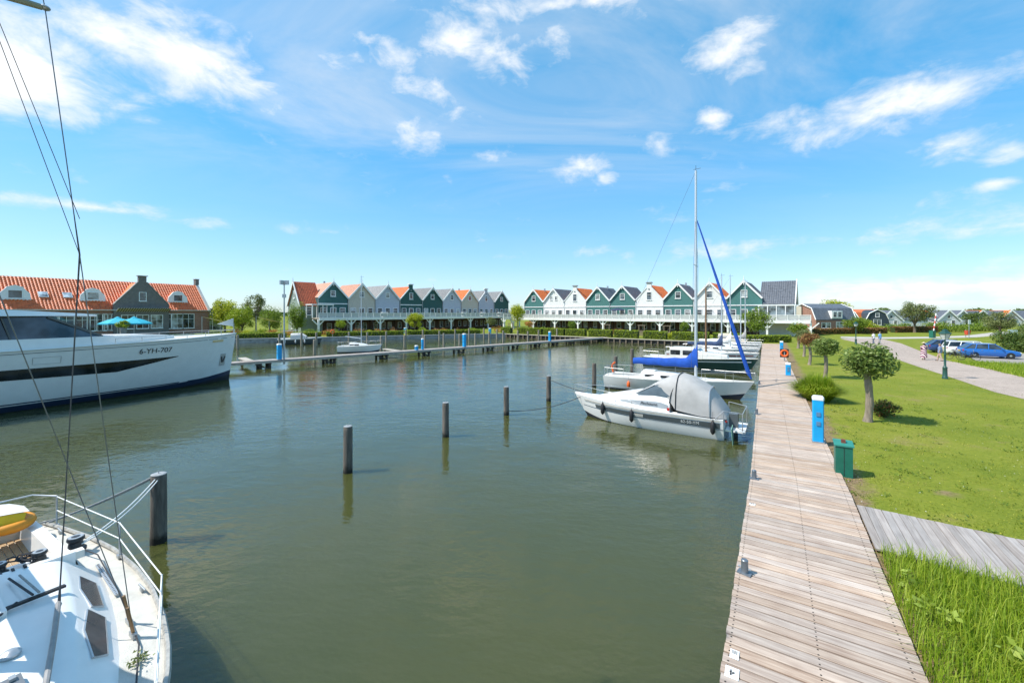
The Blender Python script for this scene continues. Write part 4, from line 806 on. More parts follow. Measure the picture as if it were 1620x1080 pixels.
class Hull:
    """x forward from the stern, y to port, z up from the waterline"""
    def __init__(s, L, B, zd0, zd1, draft=.4, rake=.6, tail=.8, pw=.42, fine=2.3, mid=.42, n=26):
        s.L, s.B, s.zd0, s.zd1, s.draft, s.rake, s.tail, s.pw, s.fine, s.mid, s.n = L, B, zd0, zd1, draft, rake, tail, pw, fine, mid, n
    def half(s, t):
        if t < s.mid: k = s.tail + (1-s.tail)*math.sin(t/s.mid*math.pi/2)
        else: k = 1-((t-s.mid)/(1-s.mid))**s.fine
        return max(.004, s.B/2*k)
    def zdeck(s, t): return s.zd0 + (s.zd1-s.zd0)*t**1.6
    def pt(s, t, v, sg=1, off=0.0):
        zk = -s.draft*(1-max(0, (t-.75)/.25)**2*.9); z = zk+(s.zdeck(t)-zk)*v
        fl = v**(s.pw*(1+.8*t)); y = s.half(t)*fl
        return Vector((s.L*t + s.rake*t**5*v, sg*(y+off), z))
    def vz(s, t, z):
        zk = -s.draft*(1-max(0, (t-.75)/.25)**2*.9); return (z-zk)/(s.zdeck(t)-zk)
    def body(s, t_, name, mats, bands, parent, k=22):
        """bands: list of (v upper limit, material index)"""
        b = MB(); vs = sorted(set([i/14 for i in range(15)]+[v for v, _ in bands])); ts = [i/k for i in range(k+1)]
        mis = [next(m for lim, m in bands if (vs[j]+vs[j+1])/2 <= lim+1e-6) for j in range(len(vs)-1)]
        for sg in (-1, 1): b.loft([[s.pt(t, v, sg) for v in vs] for t in ts], mis=mis)
        st = [s.pt(0, v, 1) for v in vs]+[s.pt(0, v, -1) for v in reversed(vs)]; b.poly(st)
        return b.build(name, mats, parent, 50)
    def deck(s, parent, mt, hole=None, k=22, drop=.03, crown=.05, name='deck'):
        b = MB(); ws = [-1,-.75,-.5,-.25,0,.25,.5,.75,1]
        for i in range(k):
            t0, t1 = i/k, (i+1)/k
            for j in range(8):
                if hole and hole[0] <= (t0+t1)/2 <= hole[1] and abs((ws[j]+ws[j+1])/2) < hole[2]: continue
                q = []
                for t, w in ((t0,ws[j]),(t1,ws[j]),(t1,ws[j+1]),(t0,ws[j+1])): h = s.half(t); q.append((s.L*t+s.rake*t**5, w*(h-.01), s.zdeck(t)-drop+crown*(1-w*w)))
                b.poly(q)
        return b.build(name, mt, parent, 50)
    def strip(s, t0, t1, zlo, zhi, sg, k=14, off=.012):
        b = MB(); rings = []
        for i in range(k+1):
            t = t0+(t1-t0)*i/k; u = i/k; lo = zlo(u) if callable(zlo) else zlo; hi = zhi(u) if callable(zhi) else zhi
            rings.append([s.pt(t, s.vz(t, lo+(hi-lo)*w/3), sg, off) for w in range(4)])
        return b.loft(rings)
    def frame(s, t, z, sg, off=.02):
        p = s.pt(t, s.vz(t, z), sg, off); dx = (s.pt(t+.01, s.vz(t+.01, z), sg, off)-s.pt(t-.01, s.vz(t-.01, z), sg, off)).normalized()
        dz = (s.pt(t, s.vz(t, z+.05), sg, off)-s.pt(t, s.vz(t, z-.05), sg, off)).normalized(); return p, dx, dz
    def letter(s, parent, txt, size, t, z, sg, mt, shear=0.0, name='lettering'):
        p, dx, dz = s.frame(t, z, sg); x = dx if sg < 0 else -dx; n = x.cross(dz); z_ = n.cross(x)
        o = ob(name, text_mesh(txt, size, mt, name, shear), parent); o.matrix_local = Matrix(((x.x,z_.x,n.x,p.x),(x.y,z_.y,n.y,p.y),(x.z,z_.z,n.z,p.z),(0,0,0,1))); return o
def rail(pts_top, base_z, parent, r=.010, mt=M_STAINLESS, every=1, name='rail'):
    MB().path(pts_top, r, 6).build(name, mt, parent, True)
    for i, p in enumerate(pts_top):
        if i % every == 0:
            q = Vector(p); MB().tube((q.x, q.y, base_z(q) if callable(base_z) else base_z), q, r).build('stanchion', mt, parent)
def fender(parent, p, mt=M_BLACK, h=.5, r=.1):
    o = MB().lathe([(.02,h/2+.08),(r*.5,h/2+.02),(r,h/2-.08),(r,-h/2+.08),(r*.5,-h/2),(.02,-h/2-.03)], p, 10).build('fender', mt, parent, True)
    MB().tube((p[0],p[1],p[2]+h/2), (p[0],p[1]*.96,p[2]+h/2+.45), .008, n=5).build('cord', M_DKROPE, o); return o
# --- big white yacht at the left
yb = P(362, 600, 0); YD = Vector((.47, .883, 0)); YL = 20.0; YH = Hull(YL, 5.4, 3.35, 3.75, .5, .55, .9, .22, 3.2, .5)
yo = yb - YD*YL; yz = math.atan2(YD.y, YD.x)
yt = thing('motor_yacht', 'large white motor yacht with dark hull window strip moored at left', 'yacht', (yo.x, yo.y, 0), yz)
YH.body(yt, 'hull', [G_WHITE, G_NAVY, M_ANTI], [(YH.vz(.5,.04),2),(YH.vz(.5,.38),1),(1,0)], yt, 40)
YH.strip(0, .985, .43, .50, -1).build('boot_stripe', G_NAVY, yt)
YH.deck(yt, G_DECK, k=30)
def ytx(px):                             # station of the visible side shown at column px
    best = min((abs(810+F*(w.x/w.y)-px), i) for i in range(1, 200) for w in [yt_m @ YH.pt(i/200, .7, -1)] if w.y > 1); return best[1]/200
yt_m = Matrix.Translation((yo.x, yo.y, 0)) @ Matrix.Rotation(yz, 4, 'Z')
t_tip, t_187, t_txt = ytx(283), ytx(187), ytx(245)
YH.strip(.05, t_187, lambda u: 1.98-.24*u, lambda u: 2.42-.02*u, -1, 20).build('hull_window', M_BGLASS, yt)
YH.strip(t_187, t_tip, lambda u: 1.74+.66*u, lambda u: 2.40+.03*u, -1, 10).build('hull_window', M_BGLASS, yt)
YH.letter(yt, '6-YH-707', .48, t_txt, 2.93, -1, MINK)
for tq in (ytx(75),): # flush hatch outline
    b = MB()
    for z in (2.62, 3.0): p, dx, dz = YH.frame(tq, z, -1, .008); b.bar(p-dx*.55, p+dx*.55, .015, .02)
    for s_ in (-.55, .55):
        p, dx, dz = YH.frame(tq, 2.81, -1, .008); b.bar(p+dx*s_-dz*.19, p+dx*s_+dz*.19, .015, .02)
    b.build('hatch_seam', M_STEEL, yt)
YH.strip(.0, .99, lambda u: 3.16+.3*u**1.5, lambda u: 3.19+.3*u**1.5, -1, 20).build('rubbing_line', G_CHAR, yt)
MB().path([YH.pt(i/30, 1.0, -1, .02) for i in range(31)]+[YH.pt(1-i/30, 1.0, 1, .02) for i in range(31)], .05, 6).build('toe_rail', G_WHITE, yt, True)
p, dx, dz = YH.frame(ytx(342), 3.28, -1, .02); MB().bar(p-dx*.55, p+dx*.55, .03, .16, up=dz).build('running_light', mat('lamp_amber', (.75,.55,.28), .3), yt)
p, dx, dz = YH.frame(ytx(354), 1.75, -1, .015); a = ob('anchor_pocket', None, yt); MB().bar(p-dx*.28-dz*0, p+dx*.28, .03, .95, up=dz).build('plate', M_STAINLESS, a)
b = MB()
for s_ in (-.16, .16): b.bar(p+dx*s_*1.2+dz*.25-Vector((0,.03,0)), p+dx*s_*.2-dz*.2-Vector((0,.04,0)), .05, .1, up=dz)
b.build('anchor', mat('anchor_grey', (.12,.12,.12), .4, metal=.8), a)
# superstructure: coachroof, dark glass band, thin overhanging roof
def yl(px, q):
    s = ytx(px)*YL; return s
def ring_(x, hw, z): return [(x, -hw, z), (x, hw, z)]
sx = lambda px: ytx(px)*YL
xw = sx(178); xr = sx(150)
b = MB(); b.loft([[(0,-2.1,3.3),(0,2.1,3.3),(0,2.1,4.0),(0,-2.1,4.0)], [(xw-1.0,-2.1,3.3),(xw-1.0,2.1,3.3),(xw-1.0,2.1,4.02),(xw-1.0,-2.1,4.02)], [(xw+2.2,-1.5,3.5),(xw+2.2,1.5,3.5),(xw+2.2,1.4,3.98),(xw+2.2,-1.4,3.98)], [(xw+4.0,-.8,3.55),(xw+4.0,.8,3.55),(xw+4.0,.7,3.85),(xw+4.0,-.7,3.85)]], True, True); b.build('coachroof', G_WHITE, yt, 40)
b = MB(); b.loft([[(0.3,-1.98,4.0),(0.3,1.98,4.0),(0.3,1.85,5.25),(0.3,-1.85,5.25)], [(xw-2.6,-1.96,4.0),(xw-2.6,1.96,4.0),(xw-2.6,1.8,5.25),(xw-2.6,-1.8,5.25)], [(xw-.1,-1.7,4.0),(xw-.1,1.7,4.0),(xw-.9,1.5,4.5),(xw-.9,-1.5,4.5)]], True, True); b.build('saloon_glass', glass_mat('tinted_glass', (.03,.036,.045)), yt, 30)
for sg in (-1, 1): MB().bar((xw-2.6, sg*1.86, 5.25), (xw-.2, sg*1.68, 4.02), .14, .12).build('windscreen_pillar', G_CHAR, yt)
for x in (2.5, 5.2, 7.9):
    for sg in (-1, 1):
        if x < xw-2.6: MB().bar((x, sg*1.99, 4.02), (x-.3, sg*1.86, 5.2), .1, .06).build('pillar', G_CHAR, yt)
def rr(x, hw, z0, z1): return [(x,-hw,z0),(x,-hw*.9,z1),(x,hw*.9,z1),(x,hw,z0),(x,hw*.8,z0-.05),(x,-hw*.8,z0-.05)]
b = MB(); b.loft([rr(-1.0,2.15,5.3,5.62), rr(xw-5,2.2,5.3,5.68), rr(xw-3.2,2.05,5.3,5.58), rr(xr-.1,1.5,5.28,5.42), rr(xr+.6,.9,5.28,5.33)], True, True); b.build('roof', G_WHITE, yt, 35)
pts = [YH.pt(.60+.395*i/12, 1.0, -1)+Vector((0,.12,.34)) for i in range(13)]; rail(pts, lambda q: q.z-.34, yt, .018, every=2)
pts = [YH.pt(.60+.395*i/12, 1.0, 1)+Vector((0,-.12,.34)) for i in range(13)]; rail(pts, lambda q: q.z-.34, yt, .018, every=2)
b = MB(); MB().tube((YL+.35,0,3.7), (YL+.35,0,5.0), .02).build('flagstaff', M_STAINLESS, yt); MB().prism([(YL+.33,0,5.0),(YL+.33,0,4.35),(YL-.75,.25,4.55)], (0,.015,0)).build('pennant', mat('white_cloth', (.75,.74,.72), .9, .08, 3), yt)
# --- grey and white motorboat
AX = Vector((.84, -.543, 0)); bow_dir = -AX; brz = math.atan2(bow_dir.y, bow_dir.x)
mp = Vector((9.60, 18.69, 0)); MH = Hull(6.6, 2.55, .92, 1.12, .35, .75, .93, .17, 2.4, .45)
mt_ = thing('motorboat', 'white and grey motorboat under a grey canvas hood beside the boardwalk', 'motorboat', mp, brz)
# local +y is port: the visible side (towards the camera) is port
MH.body(mt_, 'hull', [G_WHITE, G_CHAR, M_ANTI], [(MH.vz(.4,.0),2),(MH.vz(.4,.50),0),(1,0)], mt_)
for sg in (1, -1):
    MH.strip(.02, .86, lambda u: .52+.10*u, lambda u: .76+.03*u, sg).build('side_stripe', G_CHAR, mt_)
    MH.strip(.0, .97, lambda u: .47+.12*u, lambda u: .495+.12*u, sg).build('pin_stripe', G_NAVY, mt_)
    MH.strip(.02, .94, lambda u: .81+.05*u, lambda u: .88+.06*u, sg, off=.03).build('rubbing_strake', mat('strake_beige', (.55,.52,.46), .5), mt_)
MH.deck(mt_, G_WHITE, hole=(.03,.44,.72), crown=.12)
MB().box((1.45,0,.42), (2.6,1.6,.06)).build('cockpit_floor', G_CREAM, mt_)
# cabin top
b = MB(); rg = []
for x, hw, z in ((2.2,1.08,1.72),(2.9,1.05,1.78),(3.8,.93,1.66),(4.7,.70,1.47),(5.5,.42,1.30),(6.1,.16,1.15)):
    zb = .92; rg.append([(x,hw+.06,zb),(x,hw,zb+(z-zb)*.55),(x,hw*.82,z-.03),(x,hw*.4,z),(x,-hw*.4,z),(x,-hw*.82,z-.03),(x,-hw,zb+(z-zb)*.55),(x,-hw-.06,zb)])
b.loft(rg, False); b.poly(rg[0]); b.build('cabin_top', G_WHITE, mt_, 40)
cabp = ((2.2,1.08,1.72),(2.9,1.05,1.78),(3.8,.93,1.66),(4.7,.70,1.47),(5.5,.42,1.30),(6.1,.16,1.15))
def cabside(x, f, off=.012):
    for (x0,h0,z0),(x1,h1,z1) in zip(cabp, cabp[1:]):
        if x <= x1: u = (x-x0)/(x1-x0); hw = h0+(h1-h0)*u; z = z0+(z1-z0)*u; break
    return Vector((x, hw+.06*(1-f)+off, .92+f*.55*(z-.92)))
b = MB(); b.loft([[cabside(x, .42+.4*max(0,(x-3.6)/1.2)), cabside(x, .96-.2*max(0,(2.6-x)/.4))] for x in (2.25,2.6,3.0,3.4,3.8,4.2,4.6)]); b.build('name_panel', G_GREY, mt_)
p = cabside(3.15, .69, .03); xx = (cabside(2.95,.69)-cabside(3.35,.69)).normalized(); zz_ = (cabside(3.15,.9)-cabside(3.15,.4)).normalized(); nn = xx.cross(zz_).normalized(); zz_ = nn.cross(xx)
o = ob('lettering', text_mesh('Pitchoune', .2, mat('name_ink', (.025,.03,.035), .4), 'lettering', .25), mt_)
o.matrix_local = Matrix(((xx.x,zz_.x,nn.x,p.x),(xx.y,zz_.y,nn.y,p.y),(xx.z,zz_.z,nn.z,p.z),(0,0,0,1)))
MH.letter(mt_, '62-50-YM', .19, .20, .66, 1, mat('white_ink', (.72,.72,.7), .5)); p, dx, dz = MH.frame(.55, .66, 1, .015); MB().bar(p-dx*.3, p+dx*.3, .02, .13, up=dz).build('vent', mat('vent_beige', (.52,.5,.45), .5), mt_)
b = MB()
for sg in (-1,1): b.prism([(2.2,sg*1.0,1.66),(3.75,sg*.86,1.62),(2.8,sg*.80,2.12),(2.2,sg*.90,2.14)], (0,.02*sg,0))
b.prism([(3.8,-.82,1.62),(3.8,.82,1.62),(2.9,.72,2.12),(2.9,-.72,2.12)], (.02,0,.02)); b.build('windscreen', glass_mat('cabin_glass', (.04,.05,.055)), mt_)
MB().path([(3.78,-.86,1.64),(2.86,-.78,2.14),(2.86,.78,2.14),(3.78,.86,1.64)], .022, 6).build('windscreen_frame', M_STAINLESS, mt_, True)
# canvas hood: arched sections from windscreen aft
def arch(x, hw, zb, zt, lean=0.0, k=12):
    out = []
    for i in range(k+1):
        a = math.pi*i/k; c = math.cos(a); s_ = math.sin(a); out.append((x+lean*s_, math.copysign(abs(c)**.55, c)*hw, zb+(zt-zb)*s_**.62 + .012*math.sin(i*2.4+x*5)))
    return out
b = MB(); b.loft([arch(2.92,.80,2.08,2.18), arch(2.35,.98,1.66,2.50,-.05), arch(1.95,1.10,1.10,2.62,-.05), arch(1.4,1.13,1.02,2.52,0), arch(.95,1.13,.98,2.30,.05), arch(.55,1.12,.96,2.05,.05)], False); b.build('canvas_hood', M_GREYCAN, mt_, 60)
b = MB(); b.loft([arch(.55,1.12,.96,2.05,.05), arch(.32,1.08,.95,1.72,.05), arch(.08,1.03,.93,1.32,.0), arch(-.1,.95,.90,1.0,0)], False); b.build('canvas_back', M_GREYCAN, mt_, 60)
MB().path([(x, y*1.012, z+.012) for x, y, z in arch(1.95,1.10,1.08,2.62,-.05)], .022, 5).build('hood_seam', M_BLACK, mt_); MB().path([(x, y*1.012, z+.012) for x, y, z in arch(2.25,1.06,1.2,2.5,-.4)], .018, 5).build('hood_seam', M_BLACK, mt_)
MB().path([(x, y*1.02, z+.015) for x, y, z in arch(.54,1.12,.96,2.06,.05)], .03, 6).build('hood_hoop', M_STAINLESS, mt_, True)
pts = [MH.pt(.52+.475*i/8, 1, 1)+Vector((.05*i/8,-.08,.12+.38*min(1,i/3))) for i in range(9)]; pts += [MH.pt(.995-.475*i/8, 1, -1)+Vector((.05*(1-i/8),.08,.12+.38*min(1,(8-i)/3))) for i in range(9)]
rail(pts, lambda q: .95, mt_ , .011, every=3)
MB().path([(4.9,.62,1.5),(4.2,.78,1.66),(3.9,.84,1.62)], .014, 6).build('grab_rail', M_STAINLESS, mt_)
for t_, z_ in ((.80,.66),(.585,.58),(.06,.55)):
    p = MH.pt(t_, MH.vz(t_, z_), 1, .11); fender(mt_, p, M_BLACK, .5, .1)
MB().box((-.42,0,.42), (.75,1.7,.07)).build('swim_platform', G_WHITE, mt_); MB().box((-.30,0,.72), (.35,.46,.62)).build('outboard_cowl', G_CHAR, mt_); MB().box((-.38,0,.2), (.16,.16,.7)).build('outboard_leg', G_CHAR, mt_)
MB().prism([(-.34,.92,.72),(-.34,1.5,.66),(-.40,1.45,-.12),(-.40,.95,-.08)], (.02,0,0)).build('splash_cloth', mat('pale_green_cloth', (.22,.42,.32), .9, .25, 6, .5), mt_)
MB().box((.25,.5,.86), (.3,.4,.12)).build('stern_seat', mat('red_cushion', (.55,.12,.06), .7), mt_); MB().tube((.0,.7,1.0), (-.1,.95,.8), .05).build('stern_lamp', mat('red_lamp', (.5,.03,.02), .4), mt_)
rail([(.3,1.12,.95),(.0,1.12,1.3),(-.7,.9,1.22),(-.75,-.9,1.22),(.0,-1.12,1.3)], .5, mt_, .018)
p = MH.pt(.33, .99, 1, -.1); MB().box((2.25,1.13,1.10), (.1,.03,.12)).build('side_lamp', mat('red_lamp', (.5,.03,.02), .4), mt_)
# --- sailing boats
def sail_boat(label, pos, rz, L, B, zd, cover, mast_x, mast_h, mast_mat=M_ALU, hullm=G_WHITE, stripe=None, boom=None, furl=None, cab=True, rake=.8, mast_r=.075, cabm=G_WHITE, group=None, tail=.7, cov_h=.34):
    """pos is the stern at the waterline, x forward"""
    t = thing('sailboat', label, 'sailboat', pos, rz, group); H = Hull(L, B, zd, zd+.25, .4, rake, tail, .38, 2.0, .42)
    H.body(t, 'hull', [hullm, stripe or G_NAVY, M_ANTI], [(H.vz(.4,.03),2),(H.vz(.4,.14),1),(1,0)], t)
    if stripe: 
        for sg in (-1,1): H.strip(.02,.97,lambda u: zd-.30+.2*u, lambda u: zd-.2+.2*u, sg).build('side_stripe', stripe, t)
    H.deck(t, G_DECK, hole=(.04,.30,.5), crown=.08); MB().box((L*.17,0,zd-.5), (L*.26,B*.46,.06)).build('cockpit_floor', G_CREAM, t)
    for sg in (-1,1): MB().box((L*.17,sg*B*.25,zd-.12), (L*.27,.06,.5)).build('coaming', G_WHITE, t)
    if cab:
        b = MB(); rg = []
        for f, hw, h in ((.31,.33,.48),(.45,.32,.46),(.6,.26,.40),(.72,.16,.26),(.77,.10,.06)):
            hw *= B; rg.append([(L*f,hw+.05,zd),(L*f,hw,zd+h*.7),(L*f,hw*.7,zd+h),(L*f,-hw*.7,zd+h),(L*f,-hw,zd+h*.7),(L*f,-hw-.05,zd)])
        b.loft(rg); b.poly(rg[0]); b.build('cabin_top', cabm, t, 40)
        for sg in (-1,1):
            for f in (.38,.5): MB().bar((L*f-.3,sg*(.325*B+.02),zd+.26), (L*f+.3,sg*(.31*B+.02),zd+.26), .04, .16).build('cabin_window', M_BGLASS, t)
        MB().box((L*.36,0,zd+.52), (.8,.7,.08)).build('hatch', G_CREAM, t)
    zt = zd+mast_h; MB().path([(mast_x,0,zd+.1),(mast_x,0,zd+mast_h*.6),(mast_x,0,zt)], [mast_r,mast_r*.95,mast_r*.75], 10).build('mast', mast_mat, t, True)
    MB().tube((mast_x,0,zt), (mast_x,0,zt+.35), .012).tube((mast_x-.15,0,zt+.1), (mast_x+.3,0,zt+.12), .012).build('masthead_vane', M_BLACK, t)
    MB().tube((mast_x,-B*.32,zd+mast_h*.55), (mast_x,B*.32,zd+mast_h*.55), .022).build('spreader', mast_mat, t)
    w = MB(); zs = zd+mast_h*.55; tipz = zd+mast_h*.78
    for sg in (-1,1): w.path([(mast_x-.1,sg*B*.44,zd), (mast_x,sg*B*.32,zs), (mast_x,0,tipz)], .008, 4)
    w.tube((-.02,0,zd+.05), (mast_x,0,zt), .007, n=4); w.build('shrouds', M_WIRE, t)
    fx, fz_ = L+rake*.8, zd+.25
    if furl: MB().path([(fx,0,fz_+.15), (fx+(mast_x-fx)*.05,0,fz_+(tipz-fz_)*.05), (fx+(mast_x-fx)*.35,0,fz_+(tipz-fz_)*.35),(fx+(mast_x-fx)*.95,0,fz_+(tipz-fz_)*.95),(mast_x,0,tipz)], [.03,.12,.105,.04,.012], 9).build('furled_sail', furl, t, True)
    else: MB().tube((fx,0,fz_), (mast_x,0,tipz), .008, n=4).build('forestay', M_WIRE, t)
    if boom:
        bl, bz0, bz1 = boom; MB().tube((mast_x,0,bz0), (mast_x-bl,0,bz1), .055).build('boom', mast_mat, t)
        if cover:
            b = MB(); rg = []
            for i in range(13):
                u = i/12; x = mast_x+.1-u*(bl+.15); zc = bz0+(bz1-bz0)*u; h = cov_h*(1-.45*u)+(1.05*math.exp(-(u/.085)**2)); wd = .17*(1-.4*u); sag = .05*math.sin(i*1.9)
                rg.append([(x, math.cos(a)*wd*(1 if math.sin(a) < .3 else .75), zc-.16+sag*.4+(h+.16)*(math.sin(a)*.5+.5)) for a in [2*math.pi*j/10 for j in range(10)]])
            b.loft(rg, True, True); b.build('sail_cover', cover, t, 60)
    pts = [H.pt(.70+.295*i/6, 1, 1)+Vector((.1,-.05,.55)) for i in range(7)]+[H.pt(.995-.295*i/6, 1, -1)+Vector((.1,.05,.55)) for i in range(7)]
    rail(pts, lambda q: zd+.15, t , .011, every=3, name='pulpit'); pts = [(L*.18,B*.43,zd+.6),(.1,B*.34,zd+.6),(-.02,0,zd+.6),(.1,-B*.34,zd+.6),(L*.18,-B*.43,zd+.6)]; rail(pts, zd, t, .014, name='pushpit')
    w = MB()
    for sg in (-1,1):
        for z_ in (.58,.3): w.path([H.pt(f, 1, sg)+Vector((0,-sg*.05,z_)) for f in (.18,.35,.52,.70)], .006, 4)
        for f in (.35,.52): q = H.pt(f, 1, sg)+Vector((0,-sg*.05,0)); MB().tube(q, q+Vector((0,0,.6)), .012, n=5).build('stanchion', M_STAINLESS, t)
    w.build('lifelines', M_WIRE, t); return t, H
fwd = AX; srz = math.atan2(fwd.y, fwd.x)
def stern_for(bow, L, rake=.0): return Vector((bow.x, bow.y, 0)) - fwd*L
bow = Vector((14.3, 26.2, 0)); L = 8.6
bs, bh = sail_boat('white sailboat with bright blue boom cover and blue furled foresail', stern_for(bow, L), srz, L, 2.7, .95, M_BLUECOV, L-2.55, 13.9, furl=M_BLUECOV, boom=(4.1, 1.98, 2.0), stripe=None, mast_r=.095, cov_h=.52)
fender(bs, (2.0, -1.42, .55), MO, .4, .12); MB().path([(.1,.9,1.0),(.0,.95,1.5),(.25,.9,1.75)], .07, 8).build('horseshoe_buoy', MO, bs, True)
bow = P(1183, 592, 0); L = 9.0
gs, gh = sail_boat('green hulled motorsailer with white wheelhouse and wooden mast', stern_for(bow, L), srz, L, 3.0, 1.15, None, 5.6, 6.6, mast_mat=M_WOODMAST, hullm=G_DKGREEN, cab=False, mast_r=.085, stripe=G_WHITE)
b = MB(); rg = []
for x, hw, z in ((2.6,1.1,2.15),(4.6,1.1,2.2),(5.4,1.0,1.85),(7.4,.6,1.6),(7.6,.5,1.2)): rg.append([(x,hw+.08,1.15),(x,hw,z-.1),(x,hw*.85,z),(x,-hw*.85,z),(x,-hw,z-.1),(x,-hw-.08,1.15)])
b.loft(rg); b.poly(rg[0]); b.build('wheelhouse', G_CREAM, gs, 40)
for x in (3.1, 4.2):
    for sg in (-1,1): MB().box((x,sg*1.14,1.75), (.85,.04,.42)).build('wheelhouse_window', M_BGLASS, gs)
MB().box((5.1,0,1.98), (.06,1.7,.3), 0, M=Matrix.Rotation(R(-55),3,'Y')).build('windscreen', M_BGLASS, gs)
others = [((1187, 577), 8.4, 2.7, 1.0, M_NAVYCOV, 2.7, 8.4, M_ALU, G_RED, 'white sailboat with red stripe and navy boom cover'), ((1190, 568), 7.6, 2.5, .95, M_WHITE, 2.3, 8.8, M_ALU, G_NAVY, 'white sailboat with pale boom cover next to the red striped boat'),
          ((1193, 562), 7.2, 2.4, .9, None, 1.5, 7.3, M_ALU, G_NAVY, 'small white sailboat with bare boom behind the pale covered one'), ((1196, 557), 7.4, 2.4, .95, M_GREYCAN, 1.3, 8.8, M_ALU, G_DKGREEN, 'white sailboat with green stripe and grey boom cover'),
          ((1199, 552.5), 6.8, 2.3, .9, M_WHITE, 2.0, 0, M_ALU, G_NAVY, '')]
for (px, py), L, B, zd, cv, mx, mh, mm, st, lab in others:
    if not mh: continue
    bow = P(px, py, 0); sail_boat(lab, stern_for(bow, L), srz, L, B, zd, cv, L-mx, mh, mast_mat=mm, stripe=st, boom=(3.4, zd+1.0, zd+1.05), mast_r=.07)
p = Vector((P(1178, 584, 0))); bow = P(1188, 584, 0)
# little motor cruiser at the end of the berths
bow = P(1198, 552, 0); t = thing('motorboat', 'small white motorboat with beige canvas near the boardwalk end', 'motorboat', stern_for(bow, 6.2), srz); H = Hull(6.2, 2.4, .9, 1.1, .3, .6, .9, .32); H.body(t, 'hull', [G_WHITE, G_NAVY, M_ANTI], [(H.vz(.4,.03),2),(H.vz(.4,.2),1),(1,0)], t); H.deck(t, G_WHITE)
b = MB(); b.loft([arch(1.0,1.0,.9,2.2), arch(2.4,1.0,.95,2.3), arch(3.2,.9,1.0,1.7), arch(4.9,.5,1.0,1.2)]); b.build('canvas_hood', mat('beige_canvas', (.55,.48,.36), .85, .12, 3), t, 60)
# far small sailboat beyond the jetty
p0 = P(531, 558.5, 0); p1 = P(600, 558.5, 0); dv = (p1-p0).normalized()
t, H = sail_boat('small white sailboat with thin bare mast behind the long jetty', p0+Vector((0,1.0,0)), math.atan2(dv.y, dv.x), 5.4, 2.0, .85, None, 3.1, 9.4, boom=(2.2, 1.9, 2.2), mast_r=.05, rake=.5)
# dark launch with grey hood on the stone quay
p0 = P(462, 546, 0); t = thing('launch', 'dark hulled launch with light hood moored at the stone quay', 'launch', p0-Vector((3,-1.2,0)), .35); H = Hull(6.5, 2.4, 1.0, 1.2, .3, .4, .85, .3); H.body(t, 'hull', [G_CHAR, G_WHITE, M_ANTI], [(H.vz(.4,.02),2),(.86,0),(1,1)], t); H.deck(t, G_CREAM)
b = MB(); b.loft([arch(2.0,1.0,1.0,1.9), arch(3.6,1.0,1.05,1.95), arch(4.4,.8,1.1,1.4)]); b.build('spray_hood', mat('pale_canvas', (.6,.58,.54), .85), t, 60); MB().path([(.6,-.95,1.0),(.8,-.95,2.3),(2.8,-.9,2.4),(2.8,.9,2.4),(.8,.95,2.3),(.6,.95,1.0)], .03, 6).build('arch', M_STAINLESS, t, True)
for x in (1.2, 2.8, 4.2): fender(t, (x,-1.25,.55), G_WHITE, .5, .11)
# mooring ropes of the motorboat
def rope(label, a, b, sag, mt=M_DKROPE, r=.018, k=12):
    a, b = Vector(a), Vector(b); pts = [a.lerp(b, i/k)-Vector((0,0,sag*4*(i/k)*(1-i/k))) for i in range(k+1)]
    return tag(MB().path([p-a for p in pts], r, 6).build('mooring_rope', mt, loc=a), label, 'rope')
mmat = Matrix.Translation(mp) @ Matrix.Rotation(brz, 4, 'Z')
bowp = mmat @ Vector((6.75, 0, 1.1))
rope('dark mooring rope sagging from the motorboat bow to a post', NP[3]+Vector((0,0,.22)), bowp, .28); rope('taut dark rope from the motorboat rail to the nearest post', NP[4]+Vector((0,0,1.35)), bowp+Vector((0,0,.1)), .04)
rope('thin rope from the motorboat stern to the boardwalk', mmat @ Vector((-.5,.8,.6)), bw(13.4, .1), .1, r=.012); rope('white bow rope of the blue sail boat to the boardwalk', Vector((14.6, 26.1, 1.15)), bw(25, .1), .08, M_ROPE, .014)
